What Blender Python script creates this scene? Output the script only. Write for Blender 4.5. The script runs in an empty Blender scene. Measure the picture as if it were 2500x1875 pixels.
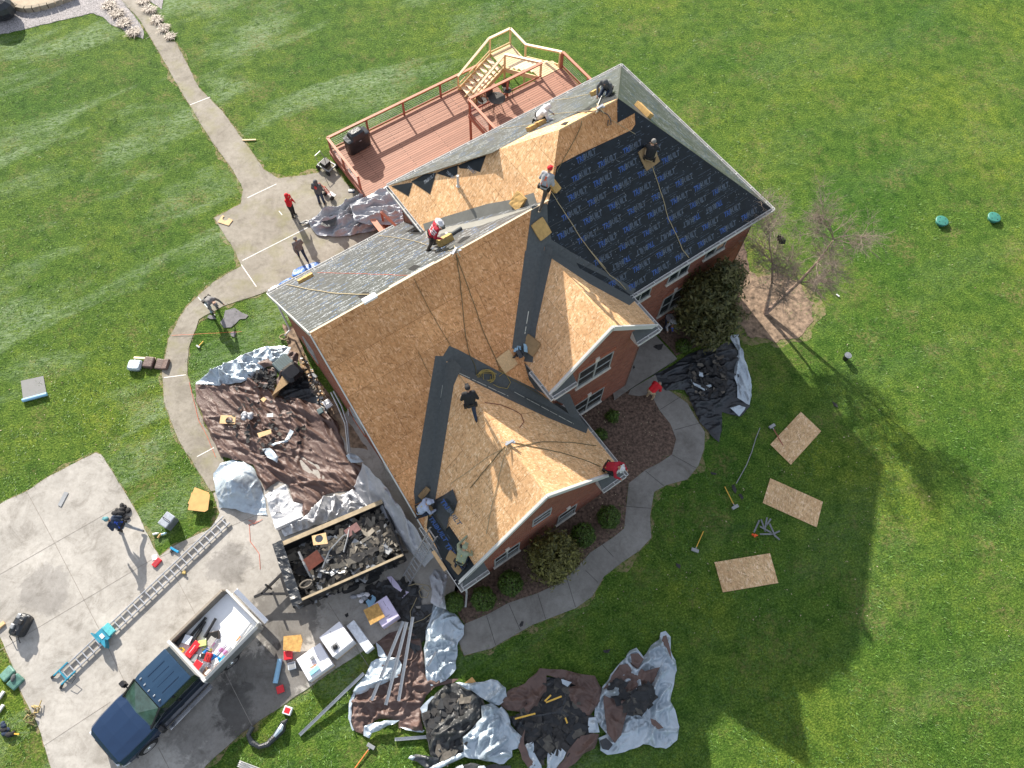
import bpy, bmesh, math, random
from mathutils import Vector, Matrix, noise, geometry
R = math.radians
C = bpy.context.scene.collection
sc = bpy.context.scene
random.seed(7)

# ---------------------------------------------------------------- camera, sky, sun, exposure
F_PX, PITCH, ROLL, CAM_H = 1847.35, 0.451, 0.045, 32.12
cam_d = bpy.data.cameras.new('camera'); cam = bpy.data.objects.new('camera', cam_d); C.objects.link(cam)
cam_d.sensor_width = 36.0; cam_d.lens = F_PX / 2500 * 36.0; cam_d.clip_end = 2000
CR = Matrix.Rotation(PITCH, 3, 'X') @ Matrix.Rotation(ROLL, 3, 'Z')
cam.matrix_world = Matrix.Translation((0, 0, CAM_H)) @ CR.to_4x4()
sc.camera = cam
SUN_EL, SHADOW_AZ = 26.6, -59.3          # the sun's height; the way shadows fall on the ground
w = bpy.data.worlds.new('World'); sc.world = w; w.use_nodes = True
nt = w.node_tree; bg = nt.nodes['Background']
sky = nt.nodes.new('ShaderNodeTexSky'); sky.sky_type = 'NISHITA'; sky.sun_disc = False
sky.sun_elevation = R(SUN_EL); sky.sun_rotation = R(90 - (SHADOW_AZ + 180)); sky.air_density = 1.0; sky.dust_density = 2.0; sky.ozone_density = 1.0
sky_fill = nt.nodes.new('ShaderNodeMix'); sky_fill.data_type = 'RGBA'; sky_fill.inputs[0].default_value = .55; sky_fill.inputs[7].default_value = (3.4, 3.5, 3.7, 1)   # flat pale fill added over the sky to even out shaded sides
nt.links.new(sky.outputs[0], sky_fill.inputs[6]); nt.links.new(sky_fill.outputs[2], bg.inputs[0]); bg.inputs[1].default_value = 0.12
sd = bpy.data.lights.new('sun', 'SUN'); sun = bpy.data.objects.new('sun', sd); C.objects.link(sun)
sd.energy = 5.0; sd.angle = R(0.6); sd.color = (1.0, 0.93, 0.83)
sv = Vector((math.cos(R(SHADOW_AZ)) * math.cos(R(SUN_EL)), math.sin(R(SHADOW_AZ)) * math.cos(R(SUN_EL)), -math.sin(R(SUN_EL))))
sun.rotation_euler = sv.to_track_quat('-Z', 'Y').to_euler()
sc.view_settings.view_transform = 'Standard'; sc.view_settings.look = 'None'; sc.view_settings.exposure = 1.0; sc.view_settings.gamma = 1

# ---------------------------------------------------------------- surveying helpers
def ray(u, v): return CR @ Vector(((u - 1250) / F_PX, (937.5 - v) / F_PX, -1.0))
def at(u, v, z=0.0):                       # the point of the place at height z that the survey photo shows at u, v
    d = ray(u, v); t = (z - CAM_H) / d.z; return Vector((0, 0, CAM_H)) + d * t
AZ, OA, OB = 0.655, -7.487, 13.251         # the house's own axes: a runs along the ridge, b towards the street
ca, sa = math.cos(AZ), math.sin(AZ)
def W(a, b, z=0.0): return Vector((OA + a * ca + b * sa, OB + a * sa - b * ca, z))
def AB(p): dx, dy = p[0] - OA, p[1] - OB; return (dx * ca + dy * sa, dx * sa - dy * ca)
def zl(zx, zy, s, pts): return [(zx + x / s, zy + y / s) for x, y in pts]

# ---------------------------------------------------------------- object helpers
def link(name, me, mats, parent=None, label=None, cat=None, group=None, kind=None, smooth=False):
    o = bpy.data.objects.new(name, me); C.objects.link(o)
    if not isinstance(mats, (list, tuple)): mats = [mats]
    for m in mats: me.materials.append(m)
    if parent: o.parent = parent
    tag(o, label, cat, group, kind)
    if smooth:
        for p in me.polygons: p.use_smooth = True
    return o
def tag(o, label=None, cat=None, group=None, kind=None):
    if label: o['label'] = label
    if cat: o['category'] = cat
    if group: o['group'] = group
    if kind: o['kind'] = kind
    return o
def empty(name, loc, rz=0.0, label=None, cat=None, group=None, rot=None):
    o = bpy.data.objects.new(name, None); C.objects.link(o); o.location = loc; o.empty_display_size = .2
    if rot is not None: o.rotation_mode = 'QUATERNION'; o.rotation_quaternion = rot
    else: o.rotation_euler = (0, 0, rz)
    return tag(o, label, cat, group)
class MB:
    def __init__(s): s.v = []; s.f = []; s.m = []; s.uv = []; s.hasuv = False
    def add(s, vs, fs, m=0, uv=None):
        n = len(s.v); s.v += [tuple(p) for p in vs]
        for i, f in enumerate(fs):
            s.f.append([n + k for k in f]); s.m.append(m)
            if uv: s.uv.append([uv[k] for k in f]); s.hasuv = True
            else: s.uv.append([(0, 0)] * len(f))
        return s
    def box(s, c, d, rz=0, m=0, M=None):
        x, y, z = d[0] / 2, d[1] / 2, d[2] / 2
        A = (M or Matrix.Translation(c) @ Matrix.Rotation(rz, 4, 'Z'))
        vs = [A @ Vector((i * x, j * y, k * z)) for i in (-1, 1) for j in (-1, 1) for k in (-1, 1)]
        return s.add(vs, [(0, 1, 3, 2), (4, 6, 7, 5), (0, 4, 5, 1), (2, 3, 7, 6), (0, 2, 6, 4), (1, 5, 7, 3)], m)
    def beam(s, p, q, w, h, m=0, up=(0, 0, 1)):
        p, q = Vector(p), Vector(q); d = (q - p); L = d.length; d.normalize(); up = Vector(up)
        x = d.cross(up)
        if x.length < 1e-4: x = Vector((1, 0, 0))
        x.normalize(); z = x.cross(d)
        M = Matrix((x, d, z)).transposed().to_4x4(); M.translation = (p + q) / 2
        return s.box(None, (w, L, h), M=M, m=m)
    def tube(s, pts, r, n=6, m=0, cap=True):
        pts = [Vector(p) for p in pts]; rs = r if isinstance(r, (list, tuple)) else [r] * len(pts)
        vs = []; fs = []; px = None
        for i, p in enumerate(pts):
            d = (pts[min(i + 1, len(pts) - 1)] - pts[max(i - 1, 0)]).normalized()
            x = d.orthogonal() if px is None else (px - d * px.dot(d))
            if x.length < 1e-5: x = d.orthogonal()
            x.normalize(); px = x; y = d.cross(x)
            for k in range(n): a = 2 * math.pi * k / n; vs.append(p + (x * math.cos(a) + y * math.sin(a)) * rs[i])
        for i in range(len(pts) - 1):
            for k in range(n): a, b = i * n + k, i * n + (k + 1) % n; fs.append((a, b, b + n, a + n))
        if cap: fs.append(tuple(range(n))[::-1]); fs.append(tuple((len(pts) - 1) * n + k for k in range(n)))
        return s.add(vs, fs, m)
    def prism(s, pts, z0, z1, m=0):       # vertical prism over an outline of x, y
        n = len(pts); A = sum(pts[i][0] * pts[(i + 1) % n][1] - pts[(i + 1) % n][0] * pts[i][1] for i in range(n))
        if A < 0: pts = list(pts)[::-1]
        vs = [(p[0], p[1], z0) for p in pts] + [(p[0], p[1], z1) for p in pts]
        return s.add(vs, [tuple(range(n))[::-1], tuple(range(n, 2 * n))] + [(i, (i + 1) % n, (i + 1) % n + n, i + n) for i in range(n)], m)
    def sphere(s, c, r, m=0, n=8, k=6, M=None):
        r = r if isinstance(r, (tuple, list)) else (r, r, r); vs = []; fs = []
        for i in range(k + 1):
            t = math.pi * i / k
            for j in range(n): a = 2 * math.pi * j / n; vs.append(Vector((r[0] * math.sin(t) * math.cos(a), r[1] * math.sin(t) * math.sin(a), r[2] * math.cos(t))))
        for i in range(k):
            for j in range(n): a, b = i * n + j, i * n + (j + 1) % n; fs.append((a, a + n, b + n, b))
        if M: vs = [M @ v for v in vs]
        else: vs = [v + Vector(c) for v in vs]
        return s.add(vs, fs, m)
    def lathe(s, c, prof, n=14, m=0, M=None):
        vs = []; fs = []; k = len(prof)
        for r, z in prof:
            for j in range(n): a = 2 * math.pi * j / n; vs.append(Vector((r * math.cos(a), r * math.sin(a), z)))
        for i in range(k - 1):
            for j in range(n): a, b = i * n + j, i * n + (j + 1) % n; fs.append((a, b, b + n, a + n))
        fs.append(tuple(range(n))[::-1]); fs.append(tuple((k - 1) * n + j for j in range(n)))
        vs = [(M @ v if M else v + Vector(c)) for v in vs]
        return s.add(vs, fs, m)
    def mesh(s, name):
        me = bpy.data.meshes.new(name); me.from_pydata(s.v, [], s.f)
        me.polygons.foreach_set('material_index', s.m)
        if s.hasuv:
            l = me.uv_layers.new(name='UVMap'); l.data.foreach_set('uv', [c for f in s.uv for p in f for c in p])
        me.update(); return me
    def build(s, name, mats, parent=None, label=None, cat=None, group=None, kind=None, smooth=False, bevel=0):
        o = link(name, s.mesh(name), mats, parent, label, cat, group, kind, smooth)
        if bevel: b = o.modifiers.new('bevel', 'BEVEL'); b.width = bevel; b.segments = 2; b.limit_method = 'ANGLE'
        return o

# ---------------------------------------------------------------- materials
MATS = {}
def mk(name, rough=.6, metal=0, spec=.5):
    m = bpy.data.materials.new(name); m.use_nodes = True; nt = m.node_tree; b = nt.nodes['Principled BSDF']
    b.inputs['Roughness'].default_value = rough; b.inputs['Metallic'].default_value = metal; b.inputs['Specular IOR Level'].default_value = spec
    return m, nt, b
def N(nt, t, **k):
    n = nt.nodes.new(t)
    for a, v in k.items(): setattr(n, a, v)
    return n
def ramp(nt, fac, stops, interp='LINEAR'):
    r = nt.nodes.new('ShaderNodeValToRGB'); r.color_ramp.interpolation = interp
    e = r.color_ramp.elements
    while len(e) < len(stops): e.new(.5)
    for i, (p, c) in enumerate(stops): e[i].position = p; e[i].color = (*c, 1) if len(c) == 3 else c
    nt.links.new(fac, r.inputs[0]); return r.outputs[0]
def coords(nt, kind='Object', scale=(1, 1, 1), rot=(0, 0, 0)):
    t = nt.nodes.new('ShaderNodeTexCoord'); mp = nt.nodes.new('ShaderNodeMapping'); mp.vector_type = 'TEXTURE' if any(rot) else 'POINT'; mp.inputs['Scale'].default_value = tuple(1 / s for s in scale) if any(rot) else scale; mp.inputs['Rotation'].default_value = rot
    nt.links.new(t.outputs[kind], mp.inputs[0]); return mp.outputs[0]
def noi(nt, co, scale, detail=4, rough=.6, dist=0):
    n = nt.nodes.new('ShaderNodeTexNoise'); n.inputs['Scale'].default_value = scale; n.inputs['Detail'].default_value = detail; n.inputs['Roughness'].default_value = rough; n.inputs['Distortion'].default_value = dist
    nt.links.new(co, n.inputs['Vector']); return n.outputs['Fac']
def mixc(nt, f, a, b, mode='MIX'):
    n = nt.nodes.new('ShaderNodeMix'); n.data_type = 'RGBA'; n.blend_type = mode
    for s, v in ((n.inputs[0], f), (n.inputs[6], a), (n.inputs[7], b)):
        if isinstance(v, (int, float)): s.default_value = v
        elif isinstance(v, tuple): s.default_value = (*v, 1) if len(v) == 3 else v
        else: nt.links.new(v, s)
    return n.outputs[2]
def bump(nt, b, h, strength=.4, dist=.02):
    n = nt.nodes.new('ShaderNodeBump'); n.inputs['Strength'].default_value = strength; n.inputs['Distance'].default_value = dist
    nt.links.new(h, n.inputs['Height']); nt.links.new(n.outputs[0], b.inputs['Normal'])
def plain(name, col, rough=.6, metal=0, var=.25, scale=6, bmp=.15, spec=.5, coord='Object'):
    if name in MATS: return MATS[name]
    m, nt, b = mk(name, rough, metal, spec); co = coords(nt, coord)
    f = noi(nt, co, scale, 5, .65)
    lo = tuple(c * (1 - var) for c in col); hi = tuple(min(1, c * (1 + var)) for c in col)
    nt.links.new(ramp(nt, f, [(.3, lo), (.7, hi)]), b.inputs['Base Color'])
    if bmp: bump(nt, b, noi(nt, co, scale * 4, 3), bmp, .01)
    MATS[name] = m; return m
def lawn_mat(name='lawn', dry=0):
    m, nt, b = mk(name, .85, 0, .15); co = coords(nt)
    t = nt.nodes.new('ShaderNodeTexCoord')
    wv = N(nt, 'ShaderNodeVectorMath', operation='ADD'); nz = nt.nodes.new('ShaderNodeTexNoise'); nz.inputs['Scale'].default_value = 1.2; nt.links.new(co, nz.inputs['Vector'])
    sc2 = N(nt, 'ShaderNodeVectorMath', operation='SCALE'); sc2.inputs[3].default_value = .9; nt.links.new(nz.outputs['Color'], sc2.inputs[0])
    nt.links.new(co, wv.inputs[0]); nt.links.new(sc2.outputs[0], wv.inputs[1])
    fine = noi(nt, coords(nt, scale=(1, 1, 1)), 13, 5, .75, .4)
    blades = noi(nt, coords(nt, scale=(.4, 1, 1), rot=(0, 0, R(25))), 16, 4, .75, .8)
    mid = noi(nt, co, 1.6, 4, .6)
    big = noi(nt, co, .13, 3, .55)
    c1 = ramp(nt, fine, [(.30, (.030, .066, .008)), (.47, (.080, .158, .019)), (.60, (.165, .258, .043)), (.76, (.32, .38, .11))])
    c2 = ramp(nt, mid, [(.30, (.48, .62, .5)), (.52, (1, 1, 1)), (.72, (1.38, 1.2, 1.1))])
    c = mixc(nt, 1.0, c1, c2, 'MULTIPLY')
    c3 = ramp(nt, big, [(.33, (.66, .84, .75)), (.52, (1.0, 1.0, 1.0)), (.66, (1.35, 1.17, 1.0))])
    c = mixc(nt, 1.0, c, c3, 'MULTIPLY')
    cb = ramp(nt, blades, [(.3, (.45, .5, .4)), (.52, (1, 1, 1)), (.72, (1.7, 1.6, 1.5))])
    c = mixc(nt, .85, c, cb, 'MULTIPLY')
    # dry straw: patches where the turf is thin
    dead = N(nt, 'ShaderNodeMath', operation='MULTIPLY'); nt.links.new(ramp(nt, noi(nt, wv.outputs[0], .55, 5, .7), [(.52, (0, 0, 0)), (.68, (1, 1, 1))]), dead.inputs[0])
    nt.links.new(ramp(nt, noi(nt, co, 6, 4, .7), [(.42, (0, 0, 0)), (.62, (1, 1, 1))]), dead.inputs[1])
    dm = N(nt, 'ShaderNodeMath', operation='MULTIPLY'); nt.links.new(dead.outputs[0], dm.inputs[0]); dm.inputs[1].default_value = .62
    if dry: c = mixc(nt, ramp(nt, noi(nt, co, 3.5, 5, .75), [(.40, (0, 0, 0)), (.56, (.85, .85, .85))]), c, (.36, .28, .16))
    c = mixc(nt, dm.outputs[0], c, (.30, .235, .105))
    # pale dry clippings lying in swaths
    sw = ramp(nt, noi(nt, coords(nt, scale=(.09, .34, 1), rot=(0, 0, R(33))), 1.0, 4, .6, .6), [(.50, (0, 0, 0)), (.64, (1, 1, 1))])
    sf = ramp(nt, noi(nt, coords(nt, scale=(.45, 1, 1), rot=(0, 0, R(15))), 7, 5, .75, 1.0), [(.40, (0, 0, 0)), (.62, (1, 1, 1))])
    mm = N(nt, 'ShaderNodeMath', operation='MULTIPLY'); nt.links.new(sw, mm.inputs[0]); nt.links.new(sf, mm.inputs[1])
    # they lie mostly on the back lawn, left of the ridge line
    sep = nt.nodes.new('ShaderNodeSeparateXYZ'); nt.links.new(t.outputs['Object'], sep.inputs[0])
    mr = N(nt, 'ShaderNodeMapRange'); nt.links.new(sep.outputs[0], mr.inputs[0]); mr.inputs[1].default_value = 8; mr.inputs[2].default_value = -6; mr.inputs[3].default_value = .12; mr.inputs[4].default_value = .85
    m3 = N(nt, 'ShaderNodeMath', operation='MULTIPLY'); nt.links.new(mm.outputs[0], m3.inputs[0]); nt.links.new(mr.outputs[0], m3.inputs[1])
    c = mixc(nt, m3.outputs[0], c, (.30, .40, .22))
    nt.links.new(c, b.inputs['Base Color'])
    h = N(nt, 'ShaderNodeMath', operation='ADD'); nt.links.new(fine, h.inputs[0]); nt.links.new(blades, h.inputs[1])
    bump(nt, b, h.outputs[0], 1.0, .11)
    return m
def concrete_mat(name, lo, hi, stain=.5, tint=None):
    m, nt, b = mk(name, .85, 0, .25); co = coords(nt)
    c = ramp(nt, noi(nt, co, .55, 6, .62), [(.3, lo), (.65, hi)])
    c = mixc(nt, .55, c, ramp(nt, noi(nt, co, 4.5, 8, .75), [(.3, (.62, .6, .57)), (.6, (1, 1, 1)), (.8, (1.14, 1.12, 1.08))]), 'MULTIPLY')
    c = mixc(nt, stain, c, ramp(nt, noi(nt, co, .9, 7, .75, .8), [(.36, (.45, .43, .40)), (.5, (1, 1, 1))]), 'MULTIPLY')
    c = mixc(nt, .5, c, ramp(nt, noi(nt, co, 22, 2, .8), [(.2, (.6, .6, .6)), (.45, (1, 1, 1))]), 'MULTIPLY')
    if name == 'driveway_concrete':      # dark patches: painted truck shade over weathering; also by trailer and left bay
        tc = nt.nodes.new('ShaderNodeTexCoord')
        for (cx, cy, rr, amt) in DARK_PATCHES:
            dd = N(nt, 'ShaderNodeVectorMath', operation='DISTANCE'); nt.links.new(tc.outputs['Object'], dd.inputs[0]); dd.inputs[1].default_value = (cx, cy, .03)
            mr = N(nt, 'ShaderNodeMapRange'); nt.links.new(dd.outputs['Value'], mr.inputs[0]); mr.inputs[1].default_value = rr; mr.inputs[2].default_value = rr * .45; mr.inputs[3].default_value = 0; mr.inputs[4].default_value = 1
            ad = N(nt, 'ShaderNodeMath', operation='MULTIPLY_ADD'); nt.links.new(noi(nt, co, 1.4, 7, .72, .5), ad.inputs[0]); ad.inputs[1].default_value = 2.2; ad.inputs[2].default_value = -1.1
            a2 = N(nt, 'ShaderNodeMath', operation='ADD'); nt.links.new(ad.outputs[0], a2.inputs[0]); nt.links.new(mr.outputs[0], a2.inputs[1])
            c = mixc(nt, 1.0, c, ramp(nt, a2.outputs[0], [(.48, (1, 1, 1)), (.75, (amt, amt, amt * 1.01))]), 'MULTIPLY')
    if tint: c = mixc(nt, ramp(nt, noi(nt, co, .7, 4, .6), [(.5, (0, 0, 0)), (.72, (.6, .6, .6))]), c, tint)
    nt.links.new(c, b.inputs['Base Color']); bump(nt, b, noi(nt, co, 30, 4), .25, .01)
    return m
def osb_mat(name, base=(.50, .27, .105), seam=True, dark=1.0):
    m, nt, b = mk(name, .75, 0, .2)
    c = None; hs = []
    for i, (rot, s) in enumerate(((12, 1.0), (58, 1.15), (-35, .9), (96, 1.3))):
        vo = nt.nodes.new('ShaderNodeTexVoronoi'); vo.inputs['Scale'].default_value = 6.5 * s
        nt.links.new(coords(nt, 'UV', scale=(1, 3.2, 1), rot=(0, 0, R(rot))), vo.inputs['Vector'])
        sp = nt.nodes.new('ShaderNodeSeparateColor'); nt.links.new(vo.outputs['Color'], sp.inputs[0])
        q = tuple(x * dark for x in base)
        lay = ramp(nt, sp.outputs[0], [(0, tuple(x * .62 for x in q)), (.14, tuple(x * .86 for x in q)), (.5, q), (.8, (q[0] * 1.08, q[1] * 1.18, q[2] * 1.3)), (1, (min(.95, q[0] * 1.3), q[1] * 1.5, q[2] * 1.9))])
        c = lay if c is None else mixc(nt, ramp(nt, sp.outputs[1], [(.45, (0, 0, 0)), (.55, (1, 1, 1))]), c, lay)
        hs.append(sp.outputs[2])
    co = coords(nt, 'UV')
    c = mixc(nt, .8, c, ramp(nt, noi(nt, co, .5, 5, .6), [(.3, (.8, .75, .7)), (.6, (1.08, 1.06, 1.04))]), 'MULTIPLY')
    c = mixc(nt, .8, c, ramp(nt, noi(nt, co, 5, 5, .8), [(.3, (.7, .64, .58)), (.55, (1, 1, 1)), (.7, (1.15, 1.12, 1.1))]), 'MULTIPLY')
    if seam:
        br = nt.nodes.new('ShaderNodeTexBrick'); nt.links.new(co, br.inputs['Vector']); br.inputs['Scale'].default_value = 1
        br.inputs['Brick Width'].default_value = 2.44; br.inputs['Row Height'].default_value = 1.22; br.inputs['Mortar Size'].default_value = .011; br.inputs['Mortar Smooth'].default_value = .1
        br.inputs['Color1'].default_value = (.86, .85, .83, 1); br.inputs['Color2'].default_value = (1.10, 1.08, 1.04, 1); br.inputs['Mortar'].default_value = (.5, .42, .35, 1)
        c = mixc(nt, .7, c, br.outputs['Color'], 'MULTIPLY')
    nt.links.new(c, b.inputs['Base Color']); bump(nt, b, hs[0], .12, .004)
    return m
def brick_mat():
    m, nt, b = mk('red_brick', .85, 0, .2); co = coords(nt, 'UV')
    br = nt.nodes.new('ShaderNodeTexBrick'); nt.links.new(co, br.inputs['Vector']); br.inputs['Scale'].default_value = 1
    br.inputs['Brick Width'].default_value = .215; br.inputs['Row Height'].default_value = .075; br.inputs['Mortar Size'].default_value = .009
    br.inputs['Color1'].default_value = (.21, .050, .030, 1); br.inputs['Color2'].default_value = (.32, .098, .055, 1); br.inputs['Mortar'].default_value = (.27, .20, .16, 1)
    c = mixc(nt, .7, br.outputs['Color'], ramp(nt, noi(nt, co, 3.5, 6, .75), [(.3, (.62, .6, .6)), (.6, (1.1, 1.1, 1.1))]), 'MULTIPLY')
    nt.links.new(c, b.inputs['Base Color']); bump(nt, b, br.outputs['Fac'], -.5, .012)
    return m
def tarp_mat(name, col, rough, metal, var=.12, spec=.5):
    m, nt, b = mk(name, rough, metal, spec); co = coords(nt)
    lo = tuple(c * (1 - var * 2) for c in col); hi = tuple(min(1, c * (1 + var)) for c in col)
    nt.links.new(ramp(nt, noi(nt, co, 2.2, 6, .7, .5), [(.3, lo), (.62, hi)]), b.inputs['Base Color'])
    f1 = noi(nt, coords(nt, scale=(.4, 1, 1), rot=(0, 0, R(-30))), 4.5, 3, .55, 1.6); f2 = noi(nt, co, 9, 3, .6, 1.2)
    rd = N(nt, 'ShaderNodeMath', operation='PINGPONG'); nt.links.new(f1, rd.inputs[0]); rd.inputs[1].default_value = .09
    s = N(nt, 'ShaderNodeMath', operation='MULTIPLY_ADD'); nt.links.new(f2, s.inputs[0]); s.inputs[1].default_value = .5; nt.links.new(rd.outputs[0], s.inputs[2])
    bump(nt, b, s.outputs[0], .55, .05)
    return m
DARK_PATCHES = [(*at(640, 1690, 0).to_2d(), 2.6, .45), (*at(700, 1500, 0).to_2d(), 2.2, .5), (*at(520, 1760, 0).to_2d(), 2.4, .62), (*at(110, 1440, 0).to_2d(), 1.5, .78), (*at(560, 1380, 0).to_2d(), 1.3, .72)]
LAWN = lawn_mat()
LAWNDRY = lawn_mat('worn_turf', 1)
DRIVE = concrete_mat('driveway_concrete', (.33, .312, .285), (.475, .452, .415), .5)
WALK = concrete_mat('walkway_concrete', (.20, .19, .175), (.28, .27, .25), .4)
PATIO = concrete_mat('patio_concrete', (.25, .225, .185), (.355, .325, .275), .4, (.22, .21, .09))
JOINT = plain('joint_dark', (.24, .22, .195), .9, bmp=0)
JOINTW = plain('joint_walkway', (.075, .07, .065), .9, bmp=0)  # darker joint colour, to read against the walkway concrete
SEAL = plain('joint_white', (.72, .70, .66), .7, bmp=0)
OSB = osb_mat('osb_deck', (.67, .345, .155))
OSBW = osb_mat('osb_deck_pale', (.77, .475, .25))
OSBG = osb_mat('osb_sheet', (.64, .43, .235), seam=False)
OSBE = plain('osb_edge', (.62, .42, .22), .8, var=.2, scale=20)
BRICK = brick_mat()
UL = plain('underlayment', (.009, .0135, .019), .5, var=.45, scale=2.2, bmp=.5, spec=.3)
ULB = plain('underlayment_sun_sheen', (.048, .053, .058), .40, var=.3, scale=3, bmp=.3, spec=.6)  # same sheet as the front, sun sheen painted into a paler tone
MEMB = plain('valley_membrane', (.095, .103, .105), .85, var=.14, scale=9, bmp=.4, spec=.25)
LETB = plain('lettering_blue', (.022, .075, .27), .5, var=.15, bmp=0)
LETG = plain('lettering_grey', (.075, .10, .14), .5, var=.15, bmp=0)
LETW = plain('lettering_white_sheen', (.34, .37, .40), .5, var=.1, bmp=0)  # back slope print, sun sheen painted white; plain white on the grill badge
LETS = plain('lettering_blue_sheen', (.08, .15, .30), .5, var=.1, bmp=0)  # blue print paled for the same painted sheen
WHITE = plain('white_trim', (.60, .60, .585), .5, var=.06, bmp=0)
GUTTER = plain('white_gutter', (.62, .62, .61), .4, var=.12, scale=3, bmp=0)
GREY = plain('grey_metal', (.30, .31, .32), .45, .4, var=.15, bmp=0)
ALU = plain('aluminium', (.62, .63, .65), .32, .75, var=.1, bmp=0)
BLACK = plain('black_plastic', (.012, .012, .014), .45, var=.3, bmp=0)
DARK = plain('dark_void', (.006, .006, .007), .9, bmp=0)
RUBBER = plain('tyre_rubber', (.018, .018, .018), .85, bmp=0)
CHROME = plain('chrome', (.75, .76, .78), .15, .95, var=.05, bmp=0)
GLASS = plain('window_glass', (.020, .030, .034), .07, 0, var=.2, scale=1.2, bmp=0, spec=.9)
STONE = plain('keystone', (.62, .58, .52), .8, bmp=.2)
SOLDIER = plain('soldier_brick', (.36, .13, .075), .85, var=.4, scale=12)
MULCH = plain('mulch_mat', (.12, .080, .060), .95, var=.8, scale=9, bmp=1.0)
SOIL = plain('bare_soil', (.225, .160, .11), .95, var=.75, scale=3.5, bmp=.8)
GRAVEL = plain('gravel_mat', (.30, .28, .28), .9, var=.7, scale=14, bmp=1.0)
SAND = plain('sand_paving', (.42, .34, .25), .9, var=.15, scale=4)
FOAM = plain('foam_tan', (.50, .315, .115), .9, var=.18, scale=7, bmp=.6)
FOAMD = plain('foam_underside', (.24, .13, .05), .9, var=.3, scale=9, bmp=.6)
ROPE = plain('rope_tan', (.40, .33, .2), .9, var=.2, scale=30, bmp=0)
ROPED = plain('rope_olive', (.14, .12, .06), .9, var=.2, scale=30, bmp=0)
CORD = plain('cord_orange', (.75, .12, .04), .6, bmp=0)
TBROWN = tarp_mat('tarp_brown', (.125, .080, .068), .50, 0, .10, .4)
TSILV = tarp_mat('tarp_silver', (.43, .50, .56), .33, .35, .10, .6)
TGREY = tarp_mat('tarp_grey', (.36, .37, .40), .42, .08, .12, .6)
TWHITE = tarp_mat('tarp_white', (.55, .56, .58), .35, .2, .1)
TBLACK = tarp_mat('tarp_black', (.020, .024, .030), .36, 0, .3, .6)
TBLUE = tarp_mat('tarp_blue', (.03, .13, .42), .4, 0, .3)
TDUST = tarp_mat('tarp_black_dusty', (.038, .040, .041), .42, 0, .35, .5)
SHING = plain('shingle_scrap', (.035, .034, .034), .92, var=.6, scale=5, bmp=.6)
SHINGL = plain('shingle_scrap_brown', (.13, .115, .095), .9, var=.4, scale=6, bmp=.6)
REDP = plain('red_plastic', (.62, .02, .03), .35, var=.1, bmp=0)
BLUEP = plain('teal_tool', (.02, .22, .33), .45, var=.15, bmp=0)
YEL = plain('yellow_wood', (.70, .42, .06), .5, var=.1, bmp=0)
CLEARP = plain('clear_plastic', (.72, .76, .82), .2, var=.05, bmp=0, spec=.8)
LILAC = plain('wrap_lilac', (.62, .55, .74), .28, var=.12, scale=3, bmp=.4, spec=.7)
WRAP = plain('wrap_white', (.80, .79, .83), .3, var=.05, scale=3, bmp=.4)
PAD = plain('pad_brown', (.30, .20, .10), .9, var=.15)
def deck_mat(name, col, wid=.14, gap=.055):
    m, nt, b = mk(name, .6, 0, .3); co = coords(nt, 'UV')
    br = nt.nodes.new('ShaderNodeTexBrick'); nt.links.new(co, br.inputs['Vector']); br.inputs['Scale'].default_value = 1
    br.inputs['Brick Width'].default_value = 4.2; br.inputs['Row Height'].default_value = wid; br.inputs['Mortar Size'].default_value = .011; br.inputs['Mortar Smooth'].default_value = .0
    br.inputs['Color1'].default_value = (*[x * .9 for x in col], 1); br.inputs['Color2'].default_value = (*[min(1, x * 1.12) for x in col], 1); br.inputs['Mortar'].default_value = (*[x * .18 for x in col], 1)
    c = mixc(nt, .6, br.outputs['Color'], ramp(nt, noi(nt, coords(nt, 'UV', scale=(.5, 4, 1)), 3, 5, .7), [(.3, (.78, .74, .72)), (.65, (1.1, 1.1, 1.1))]), 'MULTIPLY')
    nt.links.new(c, b.inputs['Base Color']); bump(nt, b, br.outputs['Fac'], -.4, .01)
    return m
DECKRED = deck_mat('deck_boards_red', (.37, .19, .130))
DECKNEW = deck_mat('deck_boards_new', (.74, .56, .34))
REDW = plain('stained_wood', (.35, .115, .075), .6, var=.2, scale=5)
NEWW = plain('new_pine', (.70, .51, .27), .65, var=.15, scale=5)
NEWWT = plain('new_pine_top', (.80, .64, .44), .6, var=.08, scale=5)

WINF = plain('window_frame_paint', (.40, .42, .41), .5, bmp=0)
def foliage_mat(name, a, b_, hue=0):
    m, nt, b = mk(name, .5, 0, .3)
    oi = nt.nodes.new('ShaderNodeNewGeometry')
    c = ramp(nt, oi.outputs['Random Per Island'], [(0, a), (.6, b_), (1, tuple(x * 1.7 for x in b_))])
    nt.links.new(c, b.inputs['Base Color']); return m
LEAFM = foliage_mat('magnolia_leaf', (.028, .038, .012), (.085, .082, .028))
LEAFB = foliage_mat('boxwood_leaf', (.020, .045, .008), (.060, .105, .014))
LEAFH = foliage_mat('holly_leaf', (.040, .045, .014), (.13, .125, .035))
BARK = plain('pale_bark', (.30, .22, .17), .9, var=.4, scale=6, bmp=.6)
TWIG = plain('twig_bark', (.24, .19, .15), .9, var=.2, scale=9, bmp=0)
DRYG = foliage_mat('dry_grass', (.12, .085, .06), (.27, .21, .155))
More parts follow.
